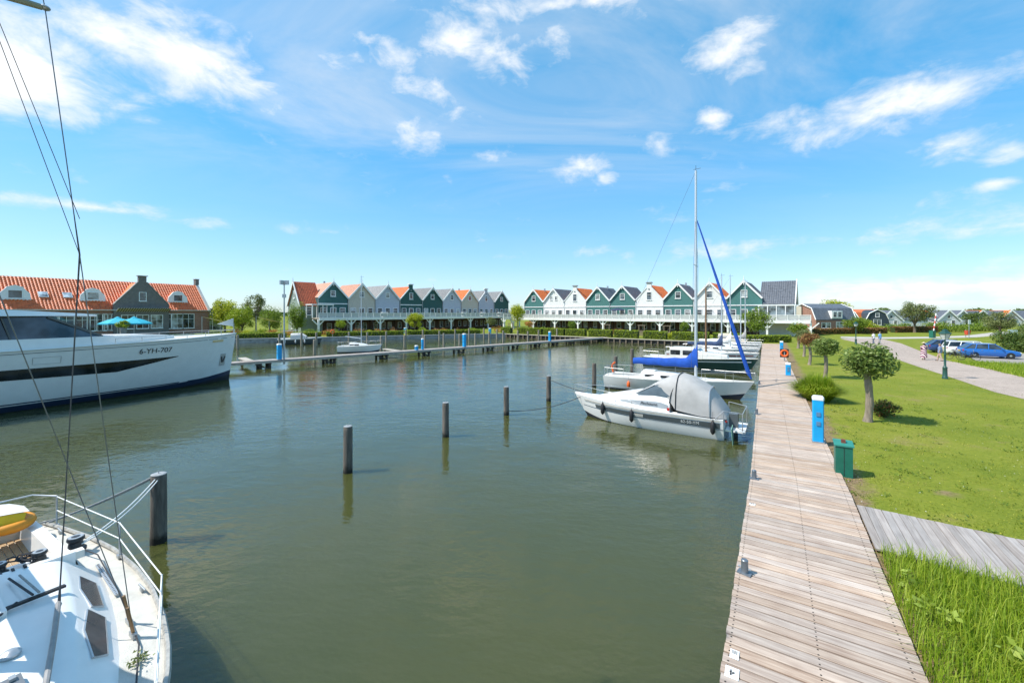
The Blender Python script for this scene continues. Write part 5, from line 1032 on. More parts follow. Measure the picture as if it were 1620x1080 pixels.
# ------------------------------------------------------------------ foliage
def leaf_mat(name, c0, c1, c2, rough=.55, trans=.25, patch=None):
    m, nt, b = nodes(name); N = nt.nodes; L = nt.links
    g = N.new('ShaderNodeNewGeometry'); r = N.new('ShaderNodeValToRGB'); e = r.color_ramp.elements; e[0].color = (*c0,1); e[1].color = (*c2,1); q = e.new(.5); q.color = (*c1,1)
    L.new(g.outputs['Random Per Island'], r.inputs[0]); src = r.outputs[0]
    if patch:                                       # drier and lusher patches of the sward
        tc = N.new('ShaderNodeTexCoord'); f = None
        for sc_, k_ in ((.45, .6), (2.2, .4)):
            nz = N.new('ShaderNodeTexNoise'); nz.inputs['Scale'].default_value = sc_; nz.inputs['Detail'].default_value = 4; L.new(tc.outputs['Object'], nz.inputs['Vector'])
            q_ = N.new('ShaderNodeMath'); q_.operation = 'MULTIPLY_ADD'; L.new(nz.outputs[0], q_.inputs[0]); q_.inputs[1].default_value = k_; q_.inputs[2].default_value = 0
            if f is not None: L.new(f, q_.inputs[2])
            f = q_.outputs[0]
        mr_ = N.new('ShaderNodeMapRange'); mr_.inputs[1].default_value = .45; mr_.inputs[2].default_value = .66; mr_.inputs[4].default_value = .75; L.new(f, mr_.inputs[0])
        x_ = N.new('ShaderNodeMix'); x_.data_type = 'RGBA'; L.new(mr_.outputs[0], x_.inputs[0]); L.new(src, x_.inputs[6]); x_.inputs[7].default_value = (*patch, 1); src = x_.outputs[2]
    L.new(src, b.inputs['Base Color']); b.inputs['Roughness'].default_value = rough; b.inputs['Specular IOR Level'].default_value = .3
    tr = N.new('ShaderNodeBsdfTranslucent'); L.new(src, tr.inputs['Color']); mx = N.new('ShaderNodeMixShader'); mx.inputs[0].default_value = trans
    out = [n for n in N if n.type == 'OUTPUT_MATERIAL'][0]; L.new(b.outputs[0], mx.inputs[1]); L.new(tr.outputs[0], mx.inputs[2]); L.new(mx.outputs[0], out.inputs[0]); return m
F_POLL = leaf_mat('pollard_leaf', (.09,.15,.025), (.19,.26,.06), (.32,.40,.11), .4, .3); F_MID = leaf_mat('leaf_green', (.10,.17,.015), (.20,.29,.03), (.32,.40,.06), .5, .35); F_YEL = leaf_mat('leaf_yellow_green', (.28,.34,.02), (.44,.48,.03), (.60,.60,.07), .5, .4)
F_DARK = leaf_mat('leaf_dark', (.06,.10,.02), (.10,.16,.03), (.17,.22,.05)); F_HEDGE = leaf_mat('hedge_leaf', (.17,.25,.015), (.29,.37,.025), (.42,.48,.045), .5, .35); F_RED = leaf_mat('copper_leaf', (.16,.07,.03), (.30,.14,.05), (.36,.26,.08)); F_OLIVE = leaf_mat('olive_leaf', (.11,.14,.04), (.20,.23,.075), (.30,.33,.13))
F_ORANGEF = leaf_mat('orange_bloom', (.50,.14,.04), (.60,.28,.08), (.36,.40,.06)); F_GRASS = leaf_mat('grass_blade', (.16,.26,.012), (.27,.38,.02), (.44,.50,.06), .5, .45); F_LAWN = leaf_mat('lawn_blade', (.15,.21,.012), (.26,.305,.025), (.42,.40,.07), .7, .4, (.42,.33,.12))
M_BARK = mat('bark', (.15,.115,.08), .9, .35, 3, 1.0, 14, stretch=(4,4,.8)); M_GREYBARK = mat('grey_bark', (.26,.21,.16), .9, .35, 3, 1.0, 14, stretch=(4,4,.8))
def leaf_pts(C, size, rng, up=.3, narrow=.42):
    """C: (n,3) leaf centres -> (n*4,3) pointed leaf quads facing anywhere"""
    n = len(C); a = rng.normal(size=(n,3)); a[:,2] = a[:,2]*.7-.15; a /= np.linalg.norm(a, axis=1)[:,None]
    b = rng.normal(size=(n,3)); b[:,2] += up; b -= (b*a).sum(1)[:,None]*a; b /= np.linalg.norm(b, axis=1)[:,None]+1e-9; w = np.cross(a, b)
    s = size*rng.uniform(.6,1.3,size=(n,1)); return np.stack([C-a*s, C+w*s*narrow, C+a*s, C-w*s*narrow], 1).reshape(-1,3)
def crown_pts(n, c, r, rng, clumps=26, cr=.34, shell=.5, flat=1.0, gaps=.0):
    """leaf centres gathered in clumps on and inside an uneven ellipsoid"""
    c, r = np.array(c, float), np.array(r, float); d = rng.normal(size=(clumps,3)); d /= np.linalg.norm(d, axis=1)[:,None]
    K = d*(shell+(1-shell)*rng.random((clumps,1))**.5)*rng.uniform(.78,1.08,(clumps,1)); w = rng.uniform(.6,1.4,clumps); i = rng.choice(clumps, n, p=w/w.sum())
    q = rng.normal(size=(n,3)); q /= np.linalg.norm(q, axis=1)[:,None]; q *= rng.random((n,1))**.45
    return c + (K[i]*.78+q*cr*w[i][:,None])*r
def limbs(b, base, top, r, spread, n, rng, rad):
    for k in range(n):
        a = 2*math.pi*k/n+rng.uniform(-.4,.4); e = Vector((top[0]+math.cos(a)*spread*rng.uniform(.5,1), top[1]+math.sin(a)*spread*rng.uniform(.5,1), top[2]+rng.uniform(.2,1)*spread))
        m = Vector(base).lerp(e, .55)+Vector((0,0,.15*spread)); b.path([base, m, e], [rad*.5, rad*.32, rad*.12], 6)
def tree(label, loc, th, c, r, n, size, leaf, seed, bark=M_BARK, tr=.14, clumps=30, cr=.36, shell=.45, group=None, name='tree', cat='tree', nl=6, narrow=.42, lean=(0,0)):
    rng = np.random.default_rng(seed); t = thing(name, label, cat, loc, 0, group); b = MB(); base = Vector((lean[0],lean[1],th))
    b.path([(0,0,-.1),(0,0,.12),(lean[0]*.4,lean[1]*.4,th*.5),base,(lean[0],lean[1],min(c[2],th+r[2]*.5))], [tr*1.5,tr*1.15,tr*.95,tr*.85,tr*.3], 9)
    limbs(b, base-Vector((0,0,th*.06)), (c[0],c[1],c[2]-r[2]*.2), .5, max(r[0],r[1])*.75, nl, rng, tr); b.build('trunk', bark, t, 60)
    C = crown_pts(n, c, r, rng, clumps, cr, shell); tri_cloud('crown', leaf_pts(C, size, rng, narrow=narrow), 4, [(0,1,2,3)], leaf, t); return t
def shrub(label, loc, r, n, size, leaf, seed, name='shrub', cat='shrub', group=None, clumps=14):
    rng = np.random.default_rng(seed); t = thing(name, label, cat, loc, 0, group); C = crown_pts(n, (0,0,r[2]*.85), r, rng, clumps, .42, .35); C[:,2] = np.abs(C[:,2])
    tri_cloud('foliage', leaf_pts(C, size, rng), 4, [(0,1,2,3)], leaf, t); b = MB()
    for k in range(5): a = k*1.3; b.path([(0,0,-.05),(math.cos(a)*r[0]*.4,math.sin(a)*r[1]*.4,r[2]*.8)], [.03,.012], 5)
    tag(b.build('stems', M_BARK, t), kind='stuff'); return t
# --- pollarded trees along the lawn
def pollard(label, px, py, sc, seed, n=3600, leaf=F_POLL, cw=.86, size=.075):
    p = P(px, py, GZ); rng = np.random.default_rng(seed); t = thing('pollard_tree', label, 'tree', p, seed, 'pollarded trees along the boardwalk lawn'); h = 2.12*sc; b = MB(); pts = []
    rr = []
    for i in range(9): u = i/8; pts.append((.05*math.sin(u*4+seed), .04*math.cos(u*5+seed), -.05+h*u)); rr.append((.135*sc)*(1.12-.18*u+.08*math.sin(i*2.1+seed)) if i else .20*sc)
    pts.append((0,0,h+.14*sc)); rr.append(.16*sc); pts.append((0,0,h+.22*sc)); rr.append(.06*sc); b.path(pts, rr, 11); limbs(b, (0,0,h), (0,0,h+.3*sc), .3, .6*sc, 9, rng, .10*sc); b.build('trunk', M_GREYBARK, t, 60)
    C = crown_pts(n, (0,0,h+.52*sc), (cw*sc,cw*sc,.74*sc), rng, 40, .36, .30); d = rng.normal(size=(n//7,3)); d /= np.linalg.norm(d, axis=1)[:,None]; S = np.array([0,0,h+.52*sc])+d*np.array([cw,cw,.74])*sc*rng.uniform(.85,1.12,(n//7,1)); C = np.vstack([C,S])
    tri_cloud('crown', leaf_pts(C, size*sc, rng, narrow=.34), 4, [(0,1,2,3)], leaf, t); return t
pollard('round pollarded tree with pale trunk standing open on the lawn', 1374, 667, 1.0, 1, 5000, cw=.94, size=.10)
pollard('round pollarded tree behind the ornamental grass clump', 1306, 598, .86, 2, 4200, cw=.98, size=.11)
pollard('pollarded tree with reddish leaves between two green ones', 1281, 577, .86, 3, 1900, F_RED, 1.0, .12); pollard('small pollarded tree beside the reddish pollard', 1272, 564, .86, 4, 1800, F_OLIVE, 1.0, .12); pollard('small pollarded tree by the boardwalk end', 1263, 551, 1.0, 5, 1800, F_MID, 1.1, .13)
# --- trees of the place
def T(px, d): p = D(px, d, GZ); return p
tree('broad airy tree on the lawn before the far houses', T(1447,98), 2.0, (0,0,4.6), (3.9,3.6,3.1), 5200, .17, F_OLIVE, 11, tr=.26, clumps=44, cr=.26)
tree('bushy spreading tree behind the parked cars', T(1582,88), 1.2, (0,0,2.9), (3.1,3,2.4), 4600, .16, F_OLIVE, 12, tr=.22, clumps=38, cr=.3)
tree('leafy tree in front of the right deck by the boardwalk', T(1197,73), 1.4, (0,0,3.3), (2.8,2.6,2.2), 5200, .14, F_MID, 13, tr=.15, clumps=34)
tree('yellow green tree rising behind the gambrel house', T(1318,125), 2.5, (0,0,5.6), (5.5,4,3.0), 4200, .26, F_YEL, 14, clumps=30); tree('yellow green tree between the two house rows', T(819,112), 2.5, (0,0,4.4), (2.4,2.4,2.4), 3000, .2, F_YEL, 15)
tree('tree with yellow leaves in front of the left row neck gable', T(656,96), 1.3, (0,0,2.9), (2.1,2.1,2.0), 4200, .14, F_YEL, 16, tr=.1); tree('dense upright green tree at the corner of the teal house', T(470,86), 1.1, (0,0,4.0), (1.9,1.9,3.1), 5200, .14, F_MID, 17, tr=.13, shell=.35)
tree('small ball tree under the left deck', T(540,87), 1.5, (0,0,2.3), (1.25,1.25,1.0), 2200, .11, F_HEDGE, 18, tr=.07); tree('small round tree before the far left deck posts', T(777,101), 1.5, (0,0,2.6), (1.2,1.2,1.1), 1800, .12, F_OLIVE, 19, tr=.07)
tree('small round tree before the right deck beside the hedge gap', T(905,88), 1.3, (0,0,2.2), (.95,.95,.95), 1600, .10, F_MID, 20, tr=.06); tree('small round tree under the right deck near the masts', T(1083,76), 1.3, (0,0,2.3), (.9,.9,.95), 1600, .10, F_MID, 21, tr=.06); tree('tiny bronze leaved tree near the link deck', T(836,100), 1.2, (0,0,2.0), (1.3,1.3,.8), 1500, .11, F_ORANGEF, 22, tr=.06)
tree('bright yellow willow beside the restaurant', T(356,100), 1.8, (0,0,5.0), (3.6,3.2,3.6), 5600, .2, F_YEL, 23, tr=.2); tree('green bushy tree next to the yellow willow', T(383,93), 1.4, (0,0,3.8), (3.6,3,3.3), 5600, .17, F_HEDGE, 24, tr=.18)
tree('tall open crowned poplar behind the garden shrubs', T(405,108), 3, (0,0,6.2), (3.6,3.4,4.6), 3800, .21, F_OLIVE, 25, tr=.18, clumps=46, cr=.2); tree('green tree close to the sage gable wing', T(427,94), 1.3, (0,0,3.3), (2.9,2.6,2.7), 4200, .16, F_MID, 26)
tree('young tree behind the copper hedge', T(1355,92), 1.2, (0,0,2.5), (2.6,2.4,1.7), 3000, .16, F_MID, 27); tree('low green tree beyond the far path', T(1545,125), 1.0, (0,0,3.0), (4,3,2.2), 2600, .22, F_DARK, 28)
p = D(195, 68, GZ); t = shrub('potted flowering shrub on the restaurant terrace', (p.x, p.y, GZ+2.2), (1.0,1.0,.75), 1800, .1, F_HEDGE, 29); MB().lathe([(.35,-2.2),(.45,-.2),(.5,.1)]).build('pot', M_STONE, t)
# --- hedges
def hedge(label, a, b, h, w, leaf, seed, size=.10, dens=200, group=None):
    rng = np.random.default_rng(seed); a, b = Vector(a), Vector(b); L = (b-a).length; t = thing('hedge', label, 'hedge', a, math.atan2(b.y-a.y, b.x-a.x), group)
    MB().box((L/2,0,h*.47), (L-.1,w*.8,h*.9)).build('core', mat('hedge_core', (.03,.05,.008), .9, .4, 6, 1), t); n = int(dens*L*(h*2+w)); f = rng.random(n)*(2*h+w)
    Y = np.where(f < h, -w/2, np.where(f > h+w, w/2, f-h-w/2)); Zc = np.where(f < h, f, np.where(f > h+w, f-h-w, h)); C = np.stack([rng.random(n)*L, Y+rng.normal(0,.05,n), Zc+rng.normal(0,.05,n)+.05*np.sin(rng.random(n)*6)], 1)
    tag(tri_cloud('foliage', leaf_pts(C, size, rng), 4, [(0,1,2,3)], leaf, t)); return t
dv = -LQD; nr = Vector((-dv.y, dv.x, 0))
def lqp(px): k = (px-CX)/F; s = (k*LQ.y-LQ.x)/(dv.x-k*dv.y); return LQ+dv*s+nr*1.3+Vector((0,0,GZ))
for i, (x0, x1, lab) in enumerate(((330,452,'clipped green hedge on the stone quay near the yacht bow'),(462,508,'clipped green hedge on the stone quay below the teal house'),(516,640,'long clipped green hedge on the stone quay under the left deck'),(646,762,'clipped green hedge on the stone quay towards the corner'))): hedge(lab, lqp(x0), lqp(x1), .95, .9, F_HEDGE, 40+i, .10, 90)
dv2 = (BQ0-CORNER).normalized(); nr2 = Vector((-dv2.y, dv2.x, 0))
def bqp(px, q=1.9): k = (px-CX)/F; s = (k*CORNER.y-CORNER.x)/(dv2.x-k*dv2.y); c = CORNER+dv2*s+nr2*q; return Vector((c.x, c.y, GZ))
for i, (x0, x1, lab) in enumerate(((786,801,'short hedge block at the quay corner'),(812,850,'hedge block in front of the right deck after the corner gap'),(853,886,'hedge block by the bronze tree'),(889,920,'hedge block beneath the small round tree'),(925,962,'hedge block where the jetty meets the quay'),(966,1004,'hedge block right of the jetty landing'),(1012,1050,'hedge block below the white neck gable house'),(1059,1118,'long hedge block behind the moored masts'),(1124,1178,'hedge block left of the leafy deck tree'))): hedge(lab, bqp(x0), bqp(x1), 1.35, 1.0, F_HEDGE, 50+i, .11, 90, 'hedge blocks along the timber quay')
hedge('hedge across the end of the boardwalk', P(1150,541.5,GZ), P(1250,541.5,GZ), 1.1, 1.0, F_HEDGE, 60, .11, 100); hedge('long copper leaved hedge beyond the lawn', P(1285,529,GZ), P(1400,527,GZ), 1.2, 1.2, F_RED, 61, .15, 60); hedge('copper and green hedge behind the lawn tree', P(1412,526,GZ), P(1480,525,GZ), 1.3, 1.2, F_RED, 62, .15, 60)
# --- garden shrubs between hedges and decks, bushes on the right
rs = random.Random(5)
kinds = [(F_ORANGEF,'orange flowering'),(F_RED,'copper leaved'),(F_MID,'green leafy'),(F_YEL,'yellow green'),(F_HEDGE,'bright green')]
spots = [(455,0,80),(490,2,82),(520,0,83),(532,2,84),(566,1,86),(583,3,86),(600,0,87),(622,1,88),(645,4,89),(668,4,90),(690,1,92),(705,0,92),(722,1,93),(747,4,95),(757,2,95),(790,0,100),(862,2,96),(875,0,92),(940,2,84),(978,1,82),(1035,2,78),(1060,3,76),(1135,2,72),(430,0,84),(415,4,84),(404,2,83),(390,3,85),(372,1,84)]
for i, (px, k, d) in enumerate(spots):
    p = D(px, d, GZ); w = rs.uniform(1.1,1.9); near = 'left deck' if px < 790 else 'right deck'
    shrub(f'{kinds[k][1]} shrub growing in the garden bed before the {near}', p, (w,w*.8,rs.uniform(.6,.95)), 650, .12, kinds[k][0], 100+i, group=f'{kinds[k][1]} garden shrubs before the {near}')
p = P(1400, 659, GZ); shrub('low dark bush with red blooms beside the pollarded tree', p, (.52,.45,.42), 2200, .05, leaf_mat('rose_leaf', (.06,.11,.02),(.10,.17,.03),(.40,.10,.05)), 140)
for i, (px, py, r, lf, lab) in enumerate(((1605,556,(2.4,2,1.5),F_DARK,'dark bush beside the parked cars'),(1640,548,(3,2.4,2.0),F_DARK,'large dark bush beyond the parking bay'),(1625,535,(3.2,2.4,1.6),F_OLIVE,'olive bush behind the white sign'),(1500,524.5,(7,3,1.3),F_MID,'long low green thicket before the far houses'),(1560,523.5,(7,3,1.5),F_MID,'green thicket behind the bushy tree'),(1425,523.5,(5,2.5,1.2),F_MID,'green thicket under the lawn tree'),(1360,523,(5,2.5,1.6),F_YEL,'yellow green thicket behind the copper hedge'))):
    shrub(lab, P(px, py, GZ), r, 3000, .14 if i < 3 else .2, lf, 150+i)
# --- far wood on the horizon
rng = np.random.default_rng(77); n = 26000; A = rng.uniform(-1.1, 1.1, n); dd = rng.uniform(480, 620, n); hgt = (4+5*np.abs(np.sin(A*23)*np.sin(A*57+1)))*rng.random(n)**.6
C = np.stack([np.sin(A)*dd*1.25, np.cos(A)*dd, GZ+hgt], 1); tag(tri_cloud('far_wood', leaf_pts(C, 1.5, rng), 4, [(0,1,2,3)], F_DARK), 'distant line of trees along the horizon', 'wood', kind='stuff')
# --- grasses
def blades(name, base, h, lean, w, rng, mats, parent=None, wind=(0,0)):
    n = len(base); a = rng.uniform(0, 2*math.pi, n); ln = np.abs(rng.normal(0, lean, n)); H = h*rng.uniform(.55,1.15,n); dx = np.cos(a)*ln*H+wind[0]*H; dy = np.sin(a)*ln*H+wind[1]*H
    px, py = -np.sin(a)*w, np.cos(a)*w; b0 = base; V = np.zeros((n,5,3))
    V[:,0] = b0+np.stack([px,py,np.zeros(n)],1); V[:,1] = b0-np.stack([px,py,np.zeros(n)],1); m = b0+np.stack([dx*.35,dy*.35,H*.6],1); V[:,2] = m-np.stack([px*.8,py*.8,np.zeros(n)],1); V[:,3] = m+np.stack([px*.8,py*.8,np.zeros(n)],1)
    V[:,4] = b0+np.stack([dx,dy,H*(1-.35*np.minimum(ln,1.2)**2)],1); return tri_cloud(name, V.reshape(-1,3), 5, [(0,1,2,3),(3,2,4)], mats, parent)
def inside(px, py, poly):
    x, y = px, py; c = np.zeros(len(x), bool); k = len(poly)
    for i in range(k):
        x0, y0 = poly[i]; x1, y1 = poly[(i+1) % k]; m = ((y0 > y) != (y1 > y)) & (x < (x1-x0)*(y-y0)/(y1-y0+1e-12)+x0); c ^= m
    return c
def scatter(poly, n, rng):
    xs = [p[0] for p in poly]; ys = [p[1] for p in poly]; X = rng.uniform(min(xs), max(xs), n); Y = rng.uniform(min(ys), max(ys), n); k = inside(X, Y, poly); return np.stack([X[k], Y[k], np.full(k.sum(), GZ-.01)], 1)
rng = np.random.default_rng(5)
e0 = [bw(s, BWW+.03) for s in (-1.5, 1.5, 3.2)]; c1 = b0 + wd*.06
tall = [(p.x, p.y) for p in e0]+[(c1.x+ax.x*.05, c1.y+ax.y*.05), (c1.x+ax.x*6, c1.y+ax.y*6), (12, 2), (5,-1)]
B = scatter(tall, 52000, rng); tag(blades('tall_grass', B, .42, .6, .0055, rng, F_GRASS, wind=(.12,.08)), 'long lush green grass beside the boardwalk and plank path', 'grass', kind='stuff')
# dock leaves in the tall grass
for k, (px, py) in enumerate(((1500,985),(1462,968),(1610,1050),(1440,930))):
    p = P(px, py, GZ+.1); C = np.stack([rng.normal(0,.09,26), rng.normal(0,.09,26), rng.uniform(.14,.34,26)],1); t = thing('dock_plant', 'pale broad leaved weed in the long grass', 'weed', (p.x,p.y,GZ), 0, 'broad leaved weeds in the long grass'); tri_cloud('leaves', leaf_pts(C, .055, rng, narrow=.6), 4, [(0,1,2,3)], leaf_mat('dock_leaf', (.2,.27,.03),(.28,.36,.05),(.36,.44,.08)), t)
lawn = [(p.x, p.y) for p in (bw(7.6, BWW+.1), bw(14, BWW+.1), bw(25, BWW+.1), bw(38, BWW+.1), bw(50,BWW+.1))]+[(46,52),(38,40),(33,31),(30,24),(26,16),(14,6.5)]+[(a0.x+ax.x*7, a0.y+ax.y*7-.0), (a0.x+ax.x*.2+.1, a0.y+ax.y*.2+.1)]
B1 = scatter(lawn, 460000, rng); d = np.hypot(B1[:,0], B1[:,1]); keep = rng.random(len(B1)) < np.clip((15/d)**1.5, .10, 1); B1 = B1[keep]; d = d[keep]
nz = np.sin(B1[:,0]*1.7+np.sin(B1[:,1]*1.1))*np.sin(B1[:,1]*1.9+B1[:,0]*.6); q_ = P(1497,780,.75); B1 = B1[(rng.random(len(B1)) < .58+.55*nz) & (np.hypot((B1[:,0]-q_.x)*1.1, (B1[:,1]-q_.y)*1.6) > .55)]
tag(blades('lawn_grass', B1, .032+.05*np.clip(.5+.5*np.sin(B1[:,0]*2.3+np.sin(B1[:,1]*1.7)*2)*np.sin(B1[:,1]*2.9+B1[:,0]),0,1)**2, .7, .0085, rng, F_LAWN), 'short mown grass covering the lawn', 'grass', kind='stuff')
Bc = scatter(lawn, 2600, rng); Bc = Bc[np.hypot(Bc[:,0], Bc[:,1]) < 30]; kk = 14; Cc = np.repeat(Bc, kk, 0)+np.stack([rng.normal(0,.09,len(Bc)*kk), rng.normal(0,.09,len(Bc)*kk), rng.uniform(.02,.07,len(Bc)*kk)],1)
tag(tri_cloud('clover', leaf_pts(Cc, .026, rng, 1.2, .7), 4, [(0,1,2,3)], leaf_mat('clover_leaf', (.07,.13,.012),(.12,.19,.02),(.19,.26,.03))), 'dark green clover tufts scattered through the lawn', 'clover', kind='stuff')
# daisies and buttercups
for nm, lab, cl, n_ in (('daisies','tiny white daisies sprinkled over the lawn',(.75,.74,.68),900),('buttercups','tiny yellow buttercups sprinkled over the lawn',(.75,.62,.04),1300)):
    Bf = scatter(lawn, n_*2, rng)[:n_]; Bf = Bf[np.hypot(Bf[:,0]-14,(Bf[:,1]-11)*.8) < 9]; Bf[:,2] += rng.uniform(.05,.08,len(Bf)); a = rng.uniform(0,6.3,len(Bf)); r_ = .016
    V = np.stack([Bf+np.stack([np.cos(a+k*1.571)*r_, np.sin(a+k*1.571)*r_, np.zeros(len(Bf))],1) for k in range(4)],1).reshape(-1,3); tag(tri_cloud(nm, V, 4, [(0,1,2,3)], mat('petal_'+nm, cl, .7)), lab, 'flowers', kind='stuff')
# rough grass beyond the path
rough = [(P(x,y,GZ).x, P(x,y,GZ).y) for x, y in ((1500,571.5),(1556,583),(1620,598),(1680,611),(1700,580),(1640,577),(1560,573))]
B2 = scatter(rough, 16000, rng); tag(blades('rough_grass', B2, .30, .45, .012, rng, F_GRASS), 'rough grass between the path and the parked cars', 'grass', kind='stuff')
# ornamental grass clump at the boardwalk
p = P(1293, 633, GZ); rngb = np.random.default_rng(9); n = 5200; th_ = rngb.uniform(0,6.283,n); rr_ = .55*np.sqrt(rngb.random(n)); base_ = np.stack([np.cos(th_)*rr_, np.sin(th_)*rr_, np.zeros(n)],1)
t = thing('ornamental_grass', 'large arching clump of ornamental grass at the boardwalk edge', 'grass clump', p, 0); V = np.zeros((n,7,3)); ou = rngb.uniform(.02,1.0,n)**.9*.85; H = (1.55-.75*ou)*rngb.uniform(.55,1.05,n); ux, uy = np.cos(th_+rngb.normal(0,.5,n)), np.sin(th_+rngb.normal(0,.5,n)); wx, wy = -uy*.010, ux*.010
for k, (f, z) in enumerate(((0,0),(.45,.52),(.85,.86))):
    c = base_+np.stack([ux*ou*f, uy*ou*f, H*z],1); V[:,k*2] = c+np.stack([wx,wy,np.zeros(n)],1); V[:,k*2+1] = c-np.stack([wx,wy,np.zeros(n)],1)
V[:,6] = base_+np.stack([ux*ou*1.2, uy*ou*1.2, H*(1.0-.30*ou)],1); tri_cloud('blades', V.reshape(-1,3), 7, [(0,1,3,2),(2,3,5,4),(4,5,6)], F_GRASS, t)
# ------------------------------------------------------------------ the sailboat in the foreground
FA = Vector((.845, -.534, 0)); FN = Vector((.534, .845, 0)); FO = Vector((-5.9, 4.5, 0)); frz = math.atan2(FA.y, FA.x)
ft = thing('sailboat', 'white sailboat in the foreground with lifelines, winches and coach roof', 'sailboat', FO, frz)
FB = MB()
prof = [(-5.4,1.50),(-4.6,1.68),(-3.8,1.84),(-2.85,1.95),(-1.8,1.96),(-.9,1.90),(0,1.75),(.7,1.58),(1.32,1.37),(2.0,1.06),(2.7,.68),(3.3,.32),(3.75,.03)]
def fb(x):
    for (x0, b0), (x1, b1) in zip(prof, prof[1:]):
        if x <= x1: u = max(0, (x-x0)/(x1-x0)); return b0+(b1-b0)*u
    return .02
def fz(x): return 1.14+.10*max(0, (x+2)/6)**1.5
xs = [-5.4+9.15*i/40 for i in range(41)]
def fpt(x, v, sg, off=0.0):
    zk = -.35; z = zk+(fz(x)-zk)*v; k = v**.34; return Vector((x+(.45*(v-1)*max(0,(x-1.5)/2.2)), sg*(fb(x)*k+off), z))
vs = [0,.1,.2,.26,.32,.45,.6,.75,.85,.9,.95,1]
mi = [2,2,0,1,0,0,0,0,0,1,0]
for sg in (-1,1): FB.loft([[fpt(x, v, sg) for v in vs] for x in xs], mis=mi)
FB.poly([fpt(-5.4, v, 1) for v in vs]+[fpt(-5.4, v, -1) for v in reversed(vs)])
FB.build('hull', [G_WHITE, G_RED, M_ANTI], ft, 50)
# side decks and foredeck round the cockpit well and the coach roof
def croof(x):                                # half width of the coach roof
    pts = [(-2.3,1.42),(-1.65,1.37),(-.57,1.22),(.56,.97),(1.5,.70),(2.3,.38)]
    for (x0, b0), (x1, b1) in zip(pts, pts[1:]):
        if x <= x1: return b0+(b1-b0)*max(0, (x-x0)/(x1-x0))
    return .0
b = MB()
for sg in (-1,1):
    rows = []
    for x in xs:
        inner = 1.15 if x < -2.3 else max(0.0, croof(x)-.03) if x < 2.3 else 0.0
        if x > 2.3: inner = max(0, .36-(x-2.3)*1.2)
        o = fb(x)-.035; rows.append([(x, sg*(inner+(o-inner)*w), fz(x)-.03+.05*(1-((inner+(o-inner)*w)/max(o,.05))**2)) for w in (0,.2,.4,.6,.8,1)])
    b.loft(rows)
b.build('deck', G_DECK, ft, 50)
b = MB()
for sg in (-1,1): b.path([fpt(x, 1, sg)+Vector((0,-sg*.03,.02)) for x in xs], .035, 6)
b.build('toe_rail', mat('toe_rail_alu', (.42,.40,.36), .5, .3, 12, metal=.3), ft, 50)
# coach roof with crowned top and two dark windows
b = MB(); rg = []
for x, h in ((-2.3,.46),(-1.7,.47),(-1.0,.46),(-.3,.44),(.4,.41),(1.1,.36),(1.7,.27),(2.1,.14),(2.3,.02)):
    w = croof(x); z = fz(x); k = h/.46; rg.append([(x,sg*y_,z+h*q) for sg, y_, q in ((1,w+.16,-.04),(1,w+.10,.06),(1,w-.24*k,.80),(1,w-.31*k,.90),(1,w-.42*k,.97),(1,(w-.42*k)*.5,1.10),(1,0,1.15),(-1,(w-.42*k)*.5,1.10),(-1,w-.42*k,.97),(-1,w-.31*k,.90),(-1,w-.24*k,.80),(-1,w+.10,.06),(-1,w+.16,-.04))])
b.loft(rg); b.poly(rg[0]); b.build('coach_roof', G_WHITE, ft, 60)
def roofz(x, y):
    hs = [(-2.3,.46),(-1.7,.47),(-1.0,.46),(-.3,.44),(.4,.41),(1.1,.36),(1.7,.27)]; h = .4
    for (x0,h0),(x1,h1) in zip(hs, hs[1:]):
        if x <= x1: h = h0+(h1-h0)*max(0,(x-x0)/(x1-x0)); break
    w = croof(x); return fz(x)+h*(1.17-.22*(y/max(w,.1))**2)
for x0, x1 in ((-1.72,-.72),(-.58,.52)):
    for sg in (-1,1):
        def sp(x, k): w = croof(x); kk = (k-.06)/.74; return Vector((x, sg*(w+.10-.34*kk), fz(x)+.44*k)) + Vector((0,sg*.7,.7))*.008
        q = [sp(x0,.62), sp(x0+.10,.24), sp(x1-.12,.22), sp(x1,.50), sp((x0+x1)/2,.68)]
        o = ob('cabin_window', None, ft); MB().prism(q, (0,sg*.008,.008)).build('pane', mat('smoked_acrylic', (.10,.085,.085), .15, .2, 3), o)
        MB().path(q+[q[0]], .014, 5).build('frame', M_STAINLESS, o)
# aft ledge of the coach roof, sliding hatch with garage, companionway
MB().box((-2.36,0,1.52), (.14,2.82,.12)).build('roof_ledge', G_CREAM, ft); MB().box((-2.30,0,1.35), (.06,2.6,.5)).build('bulkhead', G_WHITE, ft)
MB().box((-2.2,-.1,1.69), (.9,.85,.07)).build('hatch', G_CREAM, ft); MB().box((-1.35,-.1,1.68), (1.0,1.0,.09)).build('hatch_garage', G_WHITE, ft)
MB().box((-2.45,-.15,1.2), (.05,.66,.78)).build('companionway', mat('mahogany', (.28,.06,.03), .4, .2, 4), ft)
MB().box((.9,0,roofz(.9,0)+.03), (.62,.62,.05)).build('fore_hatch', mat('hatch_smoke', (.16,.17,.18), .2, .1), ft)
